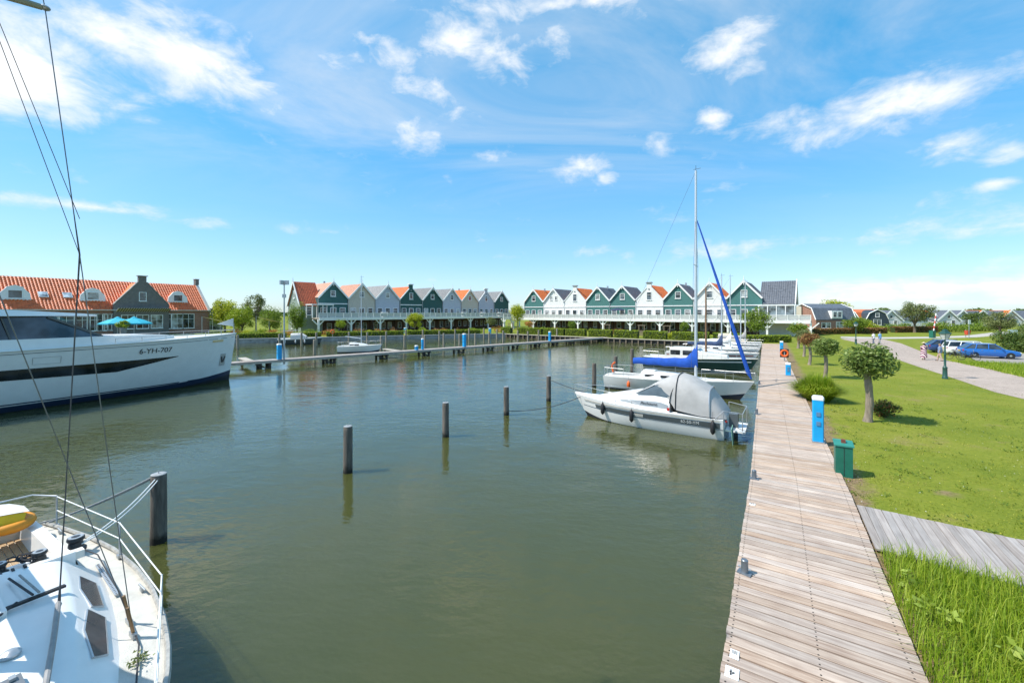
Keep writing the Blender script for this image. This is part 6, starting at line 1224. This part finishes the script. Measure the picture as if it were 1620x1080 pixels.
# cockpit well: floor, seats with teak slats, coaming
MB().box((-3.85,0,.62), (2.9,.8,.05)).build('cockpit_floor', G_CREAM, ft)
for sg in (-1,1):
    MB().box((-3.85,sg*.40,.84), (2.9,.05,.44)).build('seat_front', G_CREAM, ft)
    s_ = ob('seat', None, ft); MB().box((-3.85,sg*.79,1.02), (2.9,.74,.06)).build('seat_base', G_CREAM, s_)
    sl = MB().box((0,0,0), (2.6,.075,.022)).mesh('slat', M_TEAKD)
    for i in range(7): ob('slat', sl, s_, (-3.85, sg*(.52+.092*i), 1.062))
    b = MB(); b.loft([[(x,sg*1.10,1.05),(x,sg*1.14,1.05+h),(x,sg*1.30,1.07+h),(x,sg*1.42,1.12)] for x, h in ((-5.2,.28),(-4.5,.34),(-3.3,.40),(-2.6,.44),(-2.35,.42))]); b.build('coaming', G_WHITE, ft, 50)
MB().box((-5.3,0,.95), (.12,2.5,.75)).build('stern_bulkhead', G_CREAM, ft)
def winch(x, y, z, k=1.0):
    o = MB().lathe([(.10*k,0),(.10*k,.03*k),(.075*k,.05*k),(.065*k,.11*k),(.085*k,.14*k),(.08*k,.17*k),(.03*k,.18*k)], (x,y,z), 14).build('winch', mat('winch_black', (.03,.03,.033), .35, .2, 5), ft, 40)
    MB().lathe([(.072*k,.155*k),(.072*k,.176*k)], (x,y,z+.002), 12).build('winch_top', M_STAINLESS, o); return o
winch(-3.35,1.52,1.18,1.45); winch(-3.35,-1.52,1.18,1.45); winch(-2.55,.95,1.5,1.1); winch(-2.62,.55,1.5,1.0); winch(-2.55,-.95,1.5,1.1)
b = MB(); random.seed(11)
for k in range(7):                            # tangle of rope coils on the ledge
    c = Vector((-2.58+random.uniform(-.14,.1), .76+random.uniform(-.14,.22), 1.60)); b.path([c+Vector((math.cos(a*.8)*random.uniform(.07,.13), math.sin(a*.8)*random.uniform(.07,.15), random.uniform(-.03,.05))) for a in range(10)], .012, 5)
b.build('rope_coil', M_DKROPE, ft)
MB().box((-2.6,.75,1.47), (.42,.85,.06)).build('winch_shelf', G_WHITE, ft)
for y in (.5,.62,.74): MB().box((-2.3,y+.02,1.62), (.10,.03,.05)).build('rope_clutch', M_BLACK, ft)
# handrail, genoa track, mainsheet fitting, chain plates
hp = [(-.55,.80,roofz(-.55,.8)+.04),(-.48,.78,roofz(-.48,.78)+.10),(.3,.60,roofz(.3,.6)+.09),(1.25,.36,roofz(1.25,.36)+.08)]
MB().path(hp, .028, 8).build('handrail', mat('grey_tube', (.27,.26,.25), .5, .2, 8), ft, True)
MB().path([(x,-y,z) for x, y, z in hp], .028, 8).build('handrail', MATS['grey_tube'], ft, True)
tr = MB().bar((-2.45,1.60,fz(-2.4)+.03), (-1.15,1.52,fz(-1.2)+.03), .05, .025).build('genoa_track', M_STAINLESS, ft); hol = MB()
for i in range(22): u = i/21; hol.lathe([(.012,0),(.012,.004)], (-2.42+1.24*u, 1.598-.078*u, fz(-2.4)+.0435), 6)
hol.build('track_hole', M_BLACK, tr)
MB().bar((-1.05,.95,roofz(-1.05,.9)+.03), (-.95,.35,roofz(-.95,.4)+.03), .06, .03).build('traveller', M_BLACK, ft); MB().tube((-1.9,.55,roofz(-1.9,.55)+.02), (-1.0,.64,roofz(-1,.64)+.07), .014).build('control_line', M_DKROPE, ft); MB().tube((-1.9,.65,roofz(-1.9,.65)+.02), (-1.02,.70,roofz(-1,.7)+.07), .014).build('control_line', M_ROPE, ft)
MB().path([(-1.0,.5,roofz(-1,.5)+.04),(-.7,.2,roofz(-.7,.2)+.02),(-.3,-.2,roofz(-.3,-.2)+.02),(-.1,-.6,roofz(-.1,-.6)+.03)], .016, 6).build('halyard_tail', M_DKROPE, ft, True)
for x, y in ((-.25,1.42),(.12,1.36)): MB().box((x,y,fz(x)+.03), (.14,.05,.06)).build('chain_plate', M_STEEL, ft)
# mast, spreaders, shrouds; boom and sail cover added out of view for shade
MB().path([(0,0,1.5),(0,0,8),(0,0,12.5)], [.085,.085,.07], 12).build('mast', M_ALU, ft, True)
tip = Vector((-5.62, 5.02, 9.16))-FO; tl = Matrix.Rotation(-frz, 3, 'Z') @ Vector((tip.x, tip.y, 0)); sp_y = tl.y; sp_x = tl.x
b = MB(); b.path([(0,.05,9.05),(sp_x*.95,sp_y*.95,9.15)], [.05,.035], 8).path([(0,-.05,9.05),(sp_x*.95,-sp_y*.95,9.15)], [.05,.035], 8); b.build('spreader', mat('spreader_paint', (.30,.28,.22), .5, .2), ft, True)
MB().ell((sp_x,sp_y,9.16), (.06,.05,.025)).build('spreader_boot', M_STEEL, ft)
w = MB()
for sg in (-1,1): w.path([(.10,sg*1.36,fz(0)+.06),(sp_x,sg*sp_y,9.16),(0,sg*.06,12.4)], .006, 5)
w.build('upper_shroud', M_WIRE, ft); w = MB()
for sg in (-1,1):
    w.path([(-.25,sg*1.42,fz(0)+.06),(0,sg*.08,6.3)], .006, 5)
w.build('lower_shroud', M_WIRE, ft)
for x, y in ((-.25,1.42),(.12,1.36)): MB().tube((x,y,fz(x)+.06), (x+(.0),y-.06,fz(x)+.42), .02, n=8).build('turnbuckle', mat('bronze', (.30,.18,.09), .4, .2, metal=.6), ft)
a = Vector((-.50,.79,roofz(-.5,.79)+.08)); c0 = Vector((.10,1.36,fz(0)+.06)); nd = c0.lerp(Vector((sp_x,sp_y,9.16)), .63)
MB().path([a, a.lerp(nd,.06), a.lerp(nd,.5), nd, c0.lerp(Vector((sp_x,sp_y,9.16)), .70)], [.018,.008,.006,.009,.005], 6).build('tensioned_halyard', mat('dark_line', (.07,.07,.075), .7, .2, 20), ft)
for dz in (0, .45): MB().tube(nd+Vector((0,0,dz)), (0,.06,9.2+dz*.3), .004, n=5).build('halyard', MATS['dark_line'], ft)
MB().tube((0,0,2.5), (-4.2,0,2.62), .07).build('boom', M_ALU, ft)  # unseen boom with its cover below, added to cast shade over the cabin
b = MB(); rg = []
for i in range(11):
    u = i/10; x = .1-4.4*u; rg.append([(x, math.cos(a_)*.2*(1-.3*u), 2.62+.1*u+(.34*(1-.4*u)+.7*math.exp(-(u/.09)**2))*(math.sin(a_)*.5+.4)) for a_ in [2*math.pi*j/10 for j in range(10)]])
b.loft(rg, True, True); b.build('sail_cover', M_NAVYCOV, ft, 60)
# stanchions and lifelines, port and starboard
for sg in (-1,1):
    st = [(-5.0,1.58),(-2.5,1.90),(.02,1.70),(2.2,.95),(3.3,.36)]
    tops = []
    for x, y in st:
        q = Vector((x, sg*y, fz(x))); MB().tube(q, q+Vector((0,0,.62)), .014).build('stanchion', M_STAINLESS, ft); MB().box((x,sg*y,fz(x)+.02), (.1,.07,.05)).build('stanchion_foot', M_STEEL, ft); tops.append(q)
    for z in (.61,.33): MB().path([q+Vector((0,0,z)) for q in tops], .009, 6).build('lifeline', M_PVC, ft)
MB().path([(-5.0,1.58,1.76),(-5.35,1.3,1.80),(-5.4,0,1.82),(-5.35,-1.3,1.80),(-5.0,-1.58,1.76)], .016, 8).build('pushpit', M_STAINLESS, ft, True)
# yellow horseshoe buoy under a white cover on the stern rail
hb = ob('horseshoe_buoy', None, ft, (-4.85, .92, 1.50)); hb.scale = (.8,.8,.8); YEL = mat('yellow_cover', (.72,.48,.01), .6, .12, 3); ORG = mat('orange_foam', (.72,.27,.015), .6, .12, 4)
MB().path([(math.cos(a)*.42, math.sin(a)*.34, .02) for a in [-.7+i*.4 for i in range(12)]], .115, 10).build('ring', ORG, hb, True)
b = MB(); rg = []
for i in range(9):
    u = i/8; rg.append([(-.75+.1*u, -1.5+1.6*u, .28+.12*math.sin(u*3.0)), (.0, -1.5+1.75*u, .33+.12*math.sin(u*3.0)), (.28, -1.5+1.8*u, .26+.1*math.sin(u*3.0))])
b.loft(rg); b.build('white_cover', mat('white_canvas', (.72,.71,.68), .8, .08, 3, .3, 3), hb, 60); b = MB(); rg = []
for i in range(9):
    u = i/8; rg.append([(.28, -1.5+1.75*u, .25+.1*math.sin(u*3.0)), (.36, -1.5+1.7*u, .12), (.34, -1.5+1.6*u, -.02)])
b.loft(rg); b.build('yellow_cover', YEL, hb, 60)
MB().ell((.62,1.15,fz(.6)+.03), (.14,.09,.03)).build('weed_clump', mat('weed', (.12,.16,.03), .9, .4, 30), ft) if False else None
# smaller fittings: sheets along the side deck, cleats, fairleads, vents, grab rails, hatch hinges
for sg in (-1,1):
    MB().path([(-3.3,sg*1.5,1.28),(-2.7,sg*1.66,1.24),(-2.0,sg*1.62,fz(-2)+.04),(-1.2,sg*1.56,fz(-1.2)+.03),(.4,sg*1.34,fz(.4)+.03),(1.6,sg*.96,fz(1.6)+.03),(2.6,sg*.5,fz(2.6)+.05)], .010, 6).build('jib_sheet', M_DKROPE, ft, True)
    for x in (-4.6,-1.0,1.7):
        y = sg*(fb(x)-.13); c_ = ob('cleat', None, ft, (x,y,fz(x))); MB().box((0,0,.02), (.07,.04,.05)).build('cleat_foot', M_STEEL, c_); MB().tube((-.13,0,.055), (.13,0,.055), .014).build('cleat_horn', M_STEEL, c_)
    MB().lathe([(.09,0),(.09,.02),(.05,.05),(.02,.06)], (.1,sg*.3,roofz(.1,.3)-.005), 12).build('roof_vent', M_STAINLESS, ft, True)
MB().box((-1.35,-.1,1.735), (.9,.9,.012)).build('hatch_pad', G_DECK, ft)
for y in (-.42,.42): MB().bar((-2.2,y-.1,1.735), (-.9,y-.1,1.70), .035, .03).build('hatch_rail', M_TEAKD, ft)
for x, y in ((.66,.24),(.66,-.24)): MB().box((x,y,roofz(x,y)+.065), (.07,.05,.03)).build('hatch_hinge', M_STEEL, ft)
rw = np.random.default_rng(3); C = np.stack([.72+rw.normal(0,.06,60), 1.25+rw.normal(0,.05,60), fz(.7)+.02+rw.random(60)*.05],1); tag(tri_cloud('weed_clump', leaf_pts(C, .03, rw), 4, [(0,1,2,3)], F_OLIVE, ft), kind='stuff')
fm = Matrix.Translation(FO) @ Matrix.Rotation(frz, 4, 'Z'); top1 = NP[0]+Vector((0,0,1.6))
cl = fm @ Vector((-3.3,1.56,1.3)); rope('white mooring rope from the tied post to the foreground winch', top1, cl, .12, M_PVC, .013); rope('white doubled rope from the tied post to the winch', top1+Vector((.05,0,-.03)), cl+Vector((.04,0,0)), .15, M_PVC, .012)
rope('grey mooring rope from the tied post to the foreground stern', top1+Vector((-.1,0,-.02)), fm @ Vector((-5.2,1.5,1.2)), .05, M_ROPE, .02); rope('second grey rope from the tied post to the stern', top1+Vector((-.1,0,-.05)), fm @ Vector((-5.3,1.35,1.2)), .09, M_ROPE, .016)
# ------------------------------------------------------------------ people
M_SKIN = mat('skin', (.52,.31,.22), .55, .06, 6)
def person(label, px, py, face, h=1.70, top=(.5,.5,.5), bottom=(.05,.06,.1), hair=(.05,.03,.02), stride=.18, dress=None, hat=None, prints=None, sit=False, bag=None):
    p = P(px, py, GZ); t = thing('person', label, 'person', p, face); k = h/1.70
    V = [(0,0,.93),(0,0,1.12),(0,.0,1.32),(0,0,1.45),(0,.02,1.52),(0,.03,1.60), (.17,0,1.40),(.24,.05+stride*.3,1.13),(.25,.16+stride*.3,.90),(-.17,0,1.40),(-.24,-stride*.3,1.13),(-.25,.08-stride*.3,.90),
         (.09,0,.86),(.10,stride*.9,.48),(.10,stride,.09),(.10,stride+.16,.03),(-.09,0,.86),(-.10,-stride*.4,.48),(-.10,-stride*1.2,.10),(-.10,-stride*1.2+.16,.03)]
    E = [(0,1),(1,2),(2,3),(3,4),(4,5),(2,6),(6,7),(7,8),(2,9),(9,10),(10,11),(0,12),(12,13),(13,14),(14,15),(0,16),(16,17),(17,18),(18,19)]
    rad = [.13,.12,.14,.06,.055,.095,.055,.042,.032,.055,.042,.032,.085,.058,.04,.035,.085,.058,.04,.035]
    V = [(x*k,y*k,z*k) for x,y,z in V]; me = bpy.data.meshes.new('body'); me.from_pydata(V, E, []); me.materials.append(M_SKIN); o = ob('body', me, t)
    sk = o.modifiers.new('skin', 'SKIN'); sk.use_smooth_shade = True
    for i, sv in enumerate(me.skin_vertices[0].data): sv.radius = (rad[i]*k, rad[i]*k); sv.use_root = i == 0
    o.modifiers.new('sub', 'SUBSURF').levels = 1; o.modifiers['sub'].render_levels = 1
    MB().ell((0,.01*k,1.645*k), (.098*k,.105*k,.095*k), 10, 8).build('hair', mat('hair_%s' % str(hair), hair, .7), t, True)
    MT = prints or mat('cloth_top_%s' % str(top), top, .85, .15, 8); MBt = mat('cloth_bottom_%s' % str(bottom), bottom, .85, .15, 8)
    ov = lambda z, w, d, n=12, y=0: [(w*k*math.cos(2*math.pi*j/n), y*k+d*k*math.sin(2*math.pi*j/n), z*k) for j in range(n)]
    if dress:
        MB().loft([ov(.22,.27,.24), ov(.6,.25,.22), ov(.95,.22,.18), ov(1.12,.18,.145), ov(1.3,.21,.16), ov(1.42,.16,.11), ov(1.47,.08,.07)], True, True).build('dress', MT, t, 60)
    else:
        MB().loft([ov(.84,.205,.165), ov(1.0,.20,.16), ov(1.15,.19,.15), ov(1.32,.215,.165), ov(1.43,.17,.12), ov(1.48,.08,.07)], True, True).build('shirt', MT, t, 60)
        for i, j in ((12,13),(16,17)):
            b = MB(); b.path([V[i][:2]+(.95*k,), V[i], V[j], V[j+1]], [.11*k,.105*k,.078*k,.062*k], 8); b.build('trouser_leg', MBt, t, 60)
    for i, sg in ((6,1),(9,-1)):
        b = MB(); b.path([V[i], V[i+1]], [.075*k,.06*k], 8); b.build('sleeve', MT, t, 60)
    for i in (14,18): MB().ell((V[i][0], V[i][1]+.07*k, .05*k), (.045*k,.13*k,.045*k)).build('shoe', M_BLACK, t, True)
    if hat: MB().lathe([(.2*k,1.70*k),(.19*k,1.715*k),(.1*k,1.72*k),(.09*k,1.79*k),(.05*k,1.80*k)], n=14).build('hat', mat('straw', hat, .8), t, True)
    if bag: MB().box((.26*k,0,.95*k), (.1,.28,.3)).build('shoulder_bag', mat('bag_cloth', bag, .8), t)
    return t
def print_mat():
    m, nt, b = nodes('printed_dress'); tc = nt.nodes.new('ShaderNodeTexCoord'); w = nt.nodes.new('ShaderNodeTexWave'); w.inputs['Scale'].default_value = 2.2; w.inputs['Distortion'].default_value = 5; w.bands_direction = 'DIAGONAL'; nt.links.new(tc.outputs['Object'], w.inputs['Vector'])
    r = nt.nodes.new('ShaderNodeValToRGB'); r.color_ramp.interpolation = 'CONSTANT'; e = r.color_ramp.elements; e[0].color = (.08,.05,.12,1); e[1].position = .4; e[1].color = (.62,.12,.14,1); q = e.new(.7); q.color = (.72,.66,.62,1); nt.links.new(w.outputs[0], r.inputs[0]); nt.links.new(r.outputs[0], b.inputs['Base Color']); b.inputs['Roughness'].default_value = .85; return m
person('person in long red white patterned dress and pale hat on the path', 1461.5, 569, -.5, 1.68, dress=True, prints=print_mat(), hat=(.62,.52,.36), stride=.08)
person('person in denim shirt and bare legs beside the lamp post', 1487, 571, .6, 1.66, top=(.18,.25,.38), bottom=(.45,.33,.25), hair=(.30,.2,.1), bag=(.5,.35,.2))
person('person in white shirt walking away up the path', 1382, 544.5, .1, 1.76, top=(.72,.72,.72), bottom=(.12,.14,.18)); person('person in light blue shirt walking beside the white shirt', 1392, 544.5, .1, 1.8, top=(.16,.36,.62), bottom=(.3,.3,.3), hair=(.3,.22,.14))
person('person in orange top bending in the grass behind the cars', 1584, 541, 1.2, 1.25, top=(.68,.11,.03), bottom=(.08,.08,.1), stride=.1)
# ------------------------------------------------------------------ cars and bicycles
M_TYRE = mat('tyre', (.02,.02,.02), .85, .2, 8); M_RIM = mat('alloy_rim', (.55,.56,.57), .3, .1, metal=.8); M_CGLASS = glass_mat('car_glass', (.02,.025,.03)); M_TAIL = mat('tail_lamp', (.45,.015,.015), .25); M_HEAD = mat('head_lamp', (.75,.77,.78), .15)
def car(label, p, rz, col, L=4.3, W=1.8, H=1.46, estate=False, paint=None):
    t = thing('parked_car', label, 'car', p, rz, 'cars parked beyond the path'); PM = mat(paint, col, .22, .05, 2, coat=.8); w = W/2; f = L/2
    tops = [(-f,.62),(-f+.02,.95),(-f+.25,1.0),(f-1.25,.95),(f-.35,.78),(f-.02,.62)]
    rows = []
    st = [(-f,.30,.90,.84),(-f+.08,.22,.96,.94),(-f+.6,.2,.97,1.0),(0,.2,.95,1.0),(f-1.15,.2,.93,1.0),(f-.5,.2,.82,.95),(f-.08,.24,.70,.84),(f,.32,.60,.72)]
    for x, zl, zh, kw in st: rows.append([(x,-w*kw*.9,zl),(x,-w*kw,zl+.16),(x,-w*kw,zh-.22),(x,-w*kw*.94,zh-.04),(x,-w*kw*.8,zh),(x,w*kw*.8,zh),(x,w*kw*.94,zh-.04),(x,w*kw,zh-.22),(x,w*kw,zl+.16),(x,w*kw*.9,zl)])
    MB().loft(rows, True, True).build('body', PM, t, 45)
    rb, rf = (-f+.35, .35) if estate else (-f+.75, .25)
    cab = [(-f+.10,.93,.78,.93),(rb,H-.03,.66,.90),(rf,H,.66,.90),(f-1.15,.90,.80,.9)]
    b = MB(); b.loft([[(x,-w*kw,z) for x,z,kw in ((-f+.10,.93,.88),(rb,H-.03,.70),(rf,H,.70),(f-1.2,.90,.88))], [(x,w*kw,z) for x,z,kw in ((-f+.10,.93,.88),(rb,H-.03,.70),(rf,H,.70),(f-1.2,.90,.88))]], True, True); b.build('greenhouse', M_CGLASS, t)
    b = MB(); b.loft([[(rb-.06,-w*.71,H-.05),(rb-.06,w*.71,H-.05),(rb-.03,w*.68,H+.01),(rb-.03,-w*.68,H+.01)], [(rf+.08,-w*.71,H-.03),(rf+.08,w*.71,H-.03),(rf+.05,w*.68,H+.02),(rf+.05,-w*.68,H+.02)]], True, True); b.build('roof', PM, t, 40)
    for sg in (-1,1):
        for (x0,z0,k0),(x1,z1,k1) in (((-f+.10,.93,.885),(rb,H-.03,.71)),((rf,H-.01,.71),(f-1.2,.90,.885)),((-.25,.93,.905),(-.2,H-.02,.72)),((-.25-L*.22,.93,.905),(-.3-L*.17,H-.02,.72))): MB().bar((x0,sg*w*k0,z0),(x1,sg*w*k1,z1),.07,.06).build('pillar', PM, t)
        for x in (-f+.85, f-.85):
            wl = ob('wheel', None, t, (x, sg*(w-.10), .32)); wl.rotation_euler = (R(90),0,0); MB().lathe([(.2,-.1),(.32,-.1),(.32,.1),(.2,.1)], n=18).build('tyre', M_TYRE, wl, 40); MB().lathe([(.05,-.105),(.2,-.09),(.2,.09),(.05,.105)], n=10).build('rim', M_RIM, wl, 30)
        MB().box((-f+.06,sg*w*.74,.78), (.12,.3,.2)).build('tail_lamp', M_TAIL, t); MB().box((f-.14,sg*w*.62,.62), (.2,.34,.13)).build('head_lamp', M_HEAD, t); MB().box((f-1.45,sg*(w+.06),.98), (.12,.2,.12)).build('mirror', PM, t)
        for x in (.15,-.75): MB().box((x,sg*(w+.006),.80), (.16,.02,.03)).build('door_handle', M_STEEL, t)
    MB().box((-f-.006,0,.68), (.02,.5,.11)).build('number_plate', mat('plate_yellow', (.62,.48,.05), .5), t); return t
cd = Vector((.88,-.475,0)); crz = math.atan2(cd.y, cd.x); cs = Vector((.475,.88,0)); p = D(1563, 43.5, GZ+.03)
car('bright blue hatchback parked foremost in the bay', p, crz, (.015,.13,.46), paint='blue_car_paint')
car('white estate car parked between the two blue cars', p+cs*2.9-cd*.1, crz, (.78,.78,.77), 4.7, 1.82, 1.5, True, 'white_car_paint'); car('dark blue car parked behind the white estate', p+cs*5.8-cd*.9, crz, (.02,.05,.16), 4.2, 1.78, 1.5, paint='dark_blue_car_paint')
def bicycle(label, p, rz, col):
    t = thing('bicycle', label, 'bicycle', p, rz, 'bicycles parked beside the cars'); C_ = mat('bike_%s' % col[0], col, .4, .1)
    for x in (-.52,.52):
        wl = ob('wheel', None, t, (x,0,.34)); MB().path([(math.cos(a)*.33,0,math.sin(a)*.33) for a in [i*math.pi/10 for i in range(21)]], .02, 5).build('tyre', M_TYRE, wl); b = MB()
        for i in range(8): a = i*math.pi/8; b.tube((math.cos(a)*.32,0,math.sin(a)*.32), (-math.cos(a)*.32,0,-math.sin(a)*.32), .003, n=3)
        b.build('spokes', M_STEEL, wl)
    b = MB(); bb = (-.05,0,.32); st = (-.2,0,.78); hd = (.36,0,.82)
    for a, c in ((bb,st),(bb,(.38,0,.68)),(st,hd),((-.52,0,.34),bb),((-.52,0,.34),st),(hd,(.52,0,.34))): b.tube(a, c, .018, n=6)
    b.build('frame', C_, t); MB().ell((-.22,0,.92), (.14,.08,.04)).tube((-.2,0,.78), (-.22,0,.9), .014).build('saddle', M_BLACK, t); MB().path([(.30,-.28,1.02),(.36,-.1,1.04),(.36,.1,1.04),(.30,.28,1.02)], .014, 6).tube((.36,0,.8),(.36,0,1.04),.014).build('handlebar', M_STEEL, t); MB().tube((-.05,-.1,.32),(-.05,.1,.32),.012).tube((-.05,.1,.32),(.05,.1,.2),.012).build('crank', M_STEEL, t); MB().path([(-.8,0,.5),(-.66,0,.68),(-.45,0,.72)], .02, 4).build('mudguard', C_, t)
bicycle('dark bicycle parked by the rear of the blue hatchback', P(1512,568,GZ), crz+.2, (.03,.035,.05)); bicycle('black bicycle leaning close to the blue hatchback door', P(1532,570,GZ), crz-.1, (.02,.02,.02))
# ------------------------------------------------------------------ street furniture
def lantern(label, px, py, k):
    t = thing('lamp_post', label, 'lamp post', P(px, py, GZ), 0); G = mat('lamp_green', (.02,.075,.06), .45, .15, 4)
    MB().lathe([(.17*k,0),(.17*k,.12*k),(.14*k,.16*k),(.13*k,.75*k),(.15*k,.8*k),(.07*k,.9*k),(.06*k,1.7*k),(.075*k,1.74*k),(.05*k,1.8*k),(.042*k,2.75*k),(.06*k,2.8*k)], n=12).build('post', G, t, 40)
    MB().loft([[(s*r,s2*r,z) for s,s2 in ((-1,-1),(1,-1),(1,1),(-1,1))] for r,z in ((.11*k,2.84*k),(.2*k,3.22*k))], True, True).build('glass', mat('lamp_glass', (.55,.56,.55), .15, .1), t)
    for s,s2 in ((-1,-1),(1,-1),(1,1),(-1,1)): MB().bar((s*.115*k,s2*.115*k,2.82*k), (s*.205*k,s2*.205*k,3.22*k), .022, .022).build('glazing_bar', G, t)
    MB().loft([[(s*r,s2*r,z) for s,s2 in ((-1,-1),(1,-1),(1,1),(-1,1))] for r,z in ((.25*k,3.22*k),(.24*k,3.26*k),(.12*k,3.4*k),(.1*k,3.5*k),(.03*k,3.55*k))], True, True).build('cap', G, t)
lantern('dark green lantern lamp post at the lawn edge of the path', 1495, 599, 1.0); lantern('slim dark lamp post between the pollards and the walking couple', 1354, 545, .95)
def signpost(name, label, cat, px, py, h, board, col, post=M_STEEL, tilt=0):
    t = thing(name, label, cat, P(px, py, GZ), .1); MB().tube((0,0,0), (tilt,0,h), .05).build('post', post, t); MB().box((tilt,-.06,h-board[1]/2), (board[0],.05,board[1])).build('board', col, t); return t
signpost('notice_board', 'tilted white notice board on a post behind the cars', 'sign', 1597, 543, 2.1, (1.7,.8), M_WHITE, tilt=.5); signpost('sign_post', 'tall thin post with small white plate beside the red bin', 'sign', 1533, 535, 3.4, (.5,.8), M_WHITE)
t = thing('litter_bin', 'red litter bin on a post by the pale path', 'litter bin', P(1530,534,GZ), .2); MB().tube((0,.2,0),(0,.2,1.5),.05).build('post', M_STEEL, t); MB().loft([[(-.3,-.25,.55),(.3,-.25,.55),(.3,.2,.55),(-.3,.2,.55)],[(-.42,-.35,1.35),(.42,-.35,1.35),(.42,.2,1.35),(-.42,.2,1.35)]], True, True).build('bin', mat('bin_red', (.55,.07,.03), .5), t)
t = thing('barrier', 'raised red and white striped barrier pole on a green housing', 'barrier', P(1475,534.5,GZ), .3); MB().box((0,0,.65),(.8,.6,1.3)).build('housing', MG, t); MB().box((0,0,1.34),(.86,.66,.08)).build('lid', MG, t)
for i in range(7): a = Vector((.2,-.1,1.3))+Vector((.16,0,.75))*i*.62; b_ = a+Vector((.16,0,.75))*.62; MB().bar(a, b_, .14, .14).build('pole_band', mat('band_red', (.55,.05,.03), .5) if i % 2 else M_WHITE, t)
t = thing('lifebuoy', 'orange lifebuoy on a post at the left hedge', 'lifebuoy', lqp(526)-nr*1.0, .2); MB().tube((0,.1,0),(0,.1,1.3),.04).build('post', M_STEEL, t); MB().path([(math.cos(a)*.3,0,1.05+math.sin(a)*.3) for a in [i*math.pi/8 for i in range(17)]], .1, 8).build('ring', MO, t, True)
for k, (px, d, w, lab) in enumerate(((345,80,5,'cream sail awning in the garden near the willow'),(425,88,4.5,'cream sail awning among the garden trees'))):
    t = thing('sail_awning', lab, 'awning', D(px, d, GZ), .5); MB().prism([(-w/2,0,3.9),(w/2,.5,2.6),(0,3,2.9)], (0,0,.04)).build('canvas', mat('cream_canvas', (.62,.52,.38), .85, .1, 2), t)
    for x, y, h in ((-w/2,0,3.95),(w/2,.5,2.65),(0,3,2.95)): MB().tube((x,y,0),(x,y,h),.05).build('pole', M_STEEL, t)
# pergola frames of the gardens under the right deck
for px, d, lab in ((1015,84,'timber garden gate frame below the white neck gable house'),(1055,80,'timber garden gate frame beside the long hedge block'),(960,88,'timber garden gate frame near the jetty landing'),(808,98,'brown timber garden gate frame by the link deck')):
    t = thing('garden_gate', lab, 'gate', D(px, d, GZ), B_RZ, 'garden gate frames at the hedges')
    for x in (-.55,.55): MB().box((x,0,1.05),(.13,.13,2.1)).build('post', M_TIMBER, t)
    MB().box((0,0,2.15),(1.6,.16,.14)).build('lintel', M_TIMBER, t)
    for i in range(5): MB().box((-.42+.21*i,0,.6),(.15,.04,1.05)).build('slat', M_TIMBER, t)
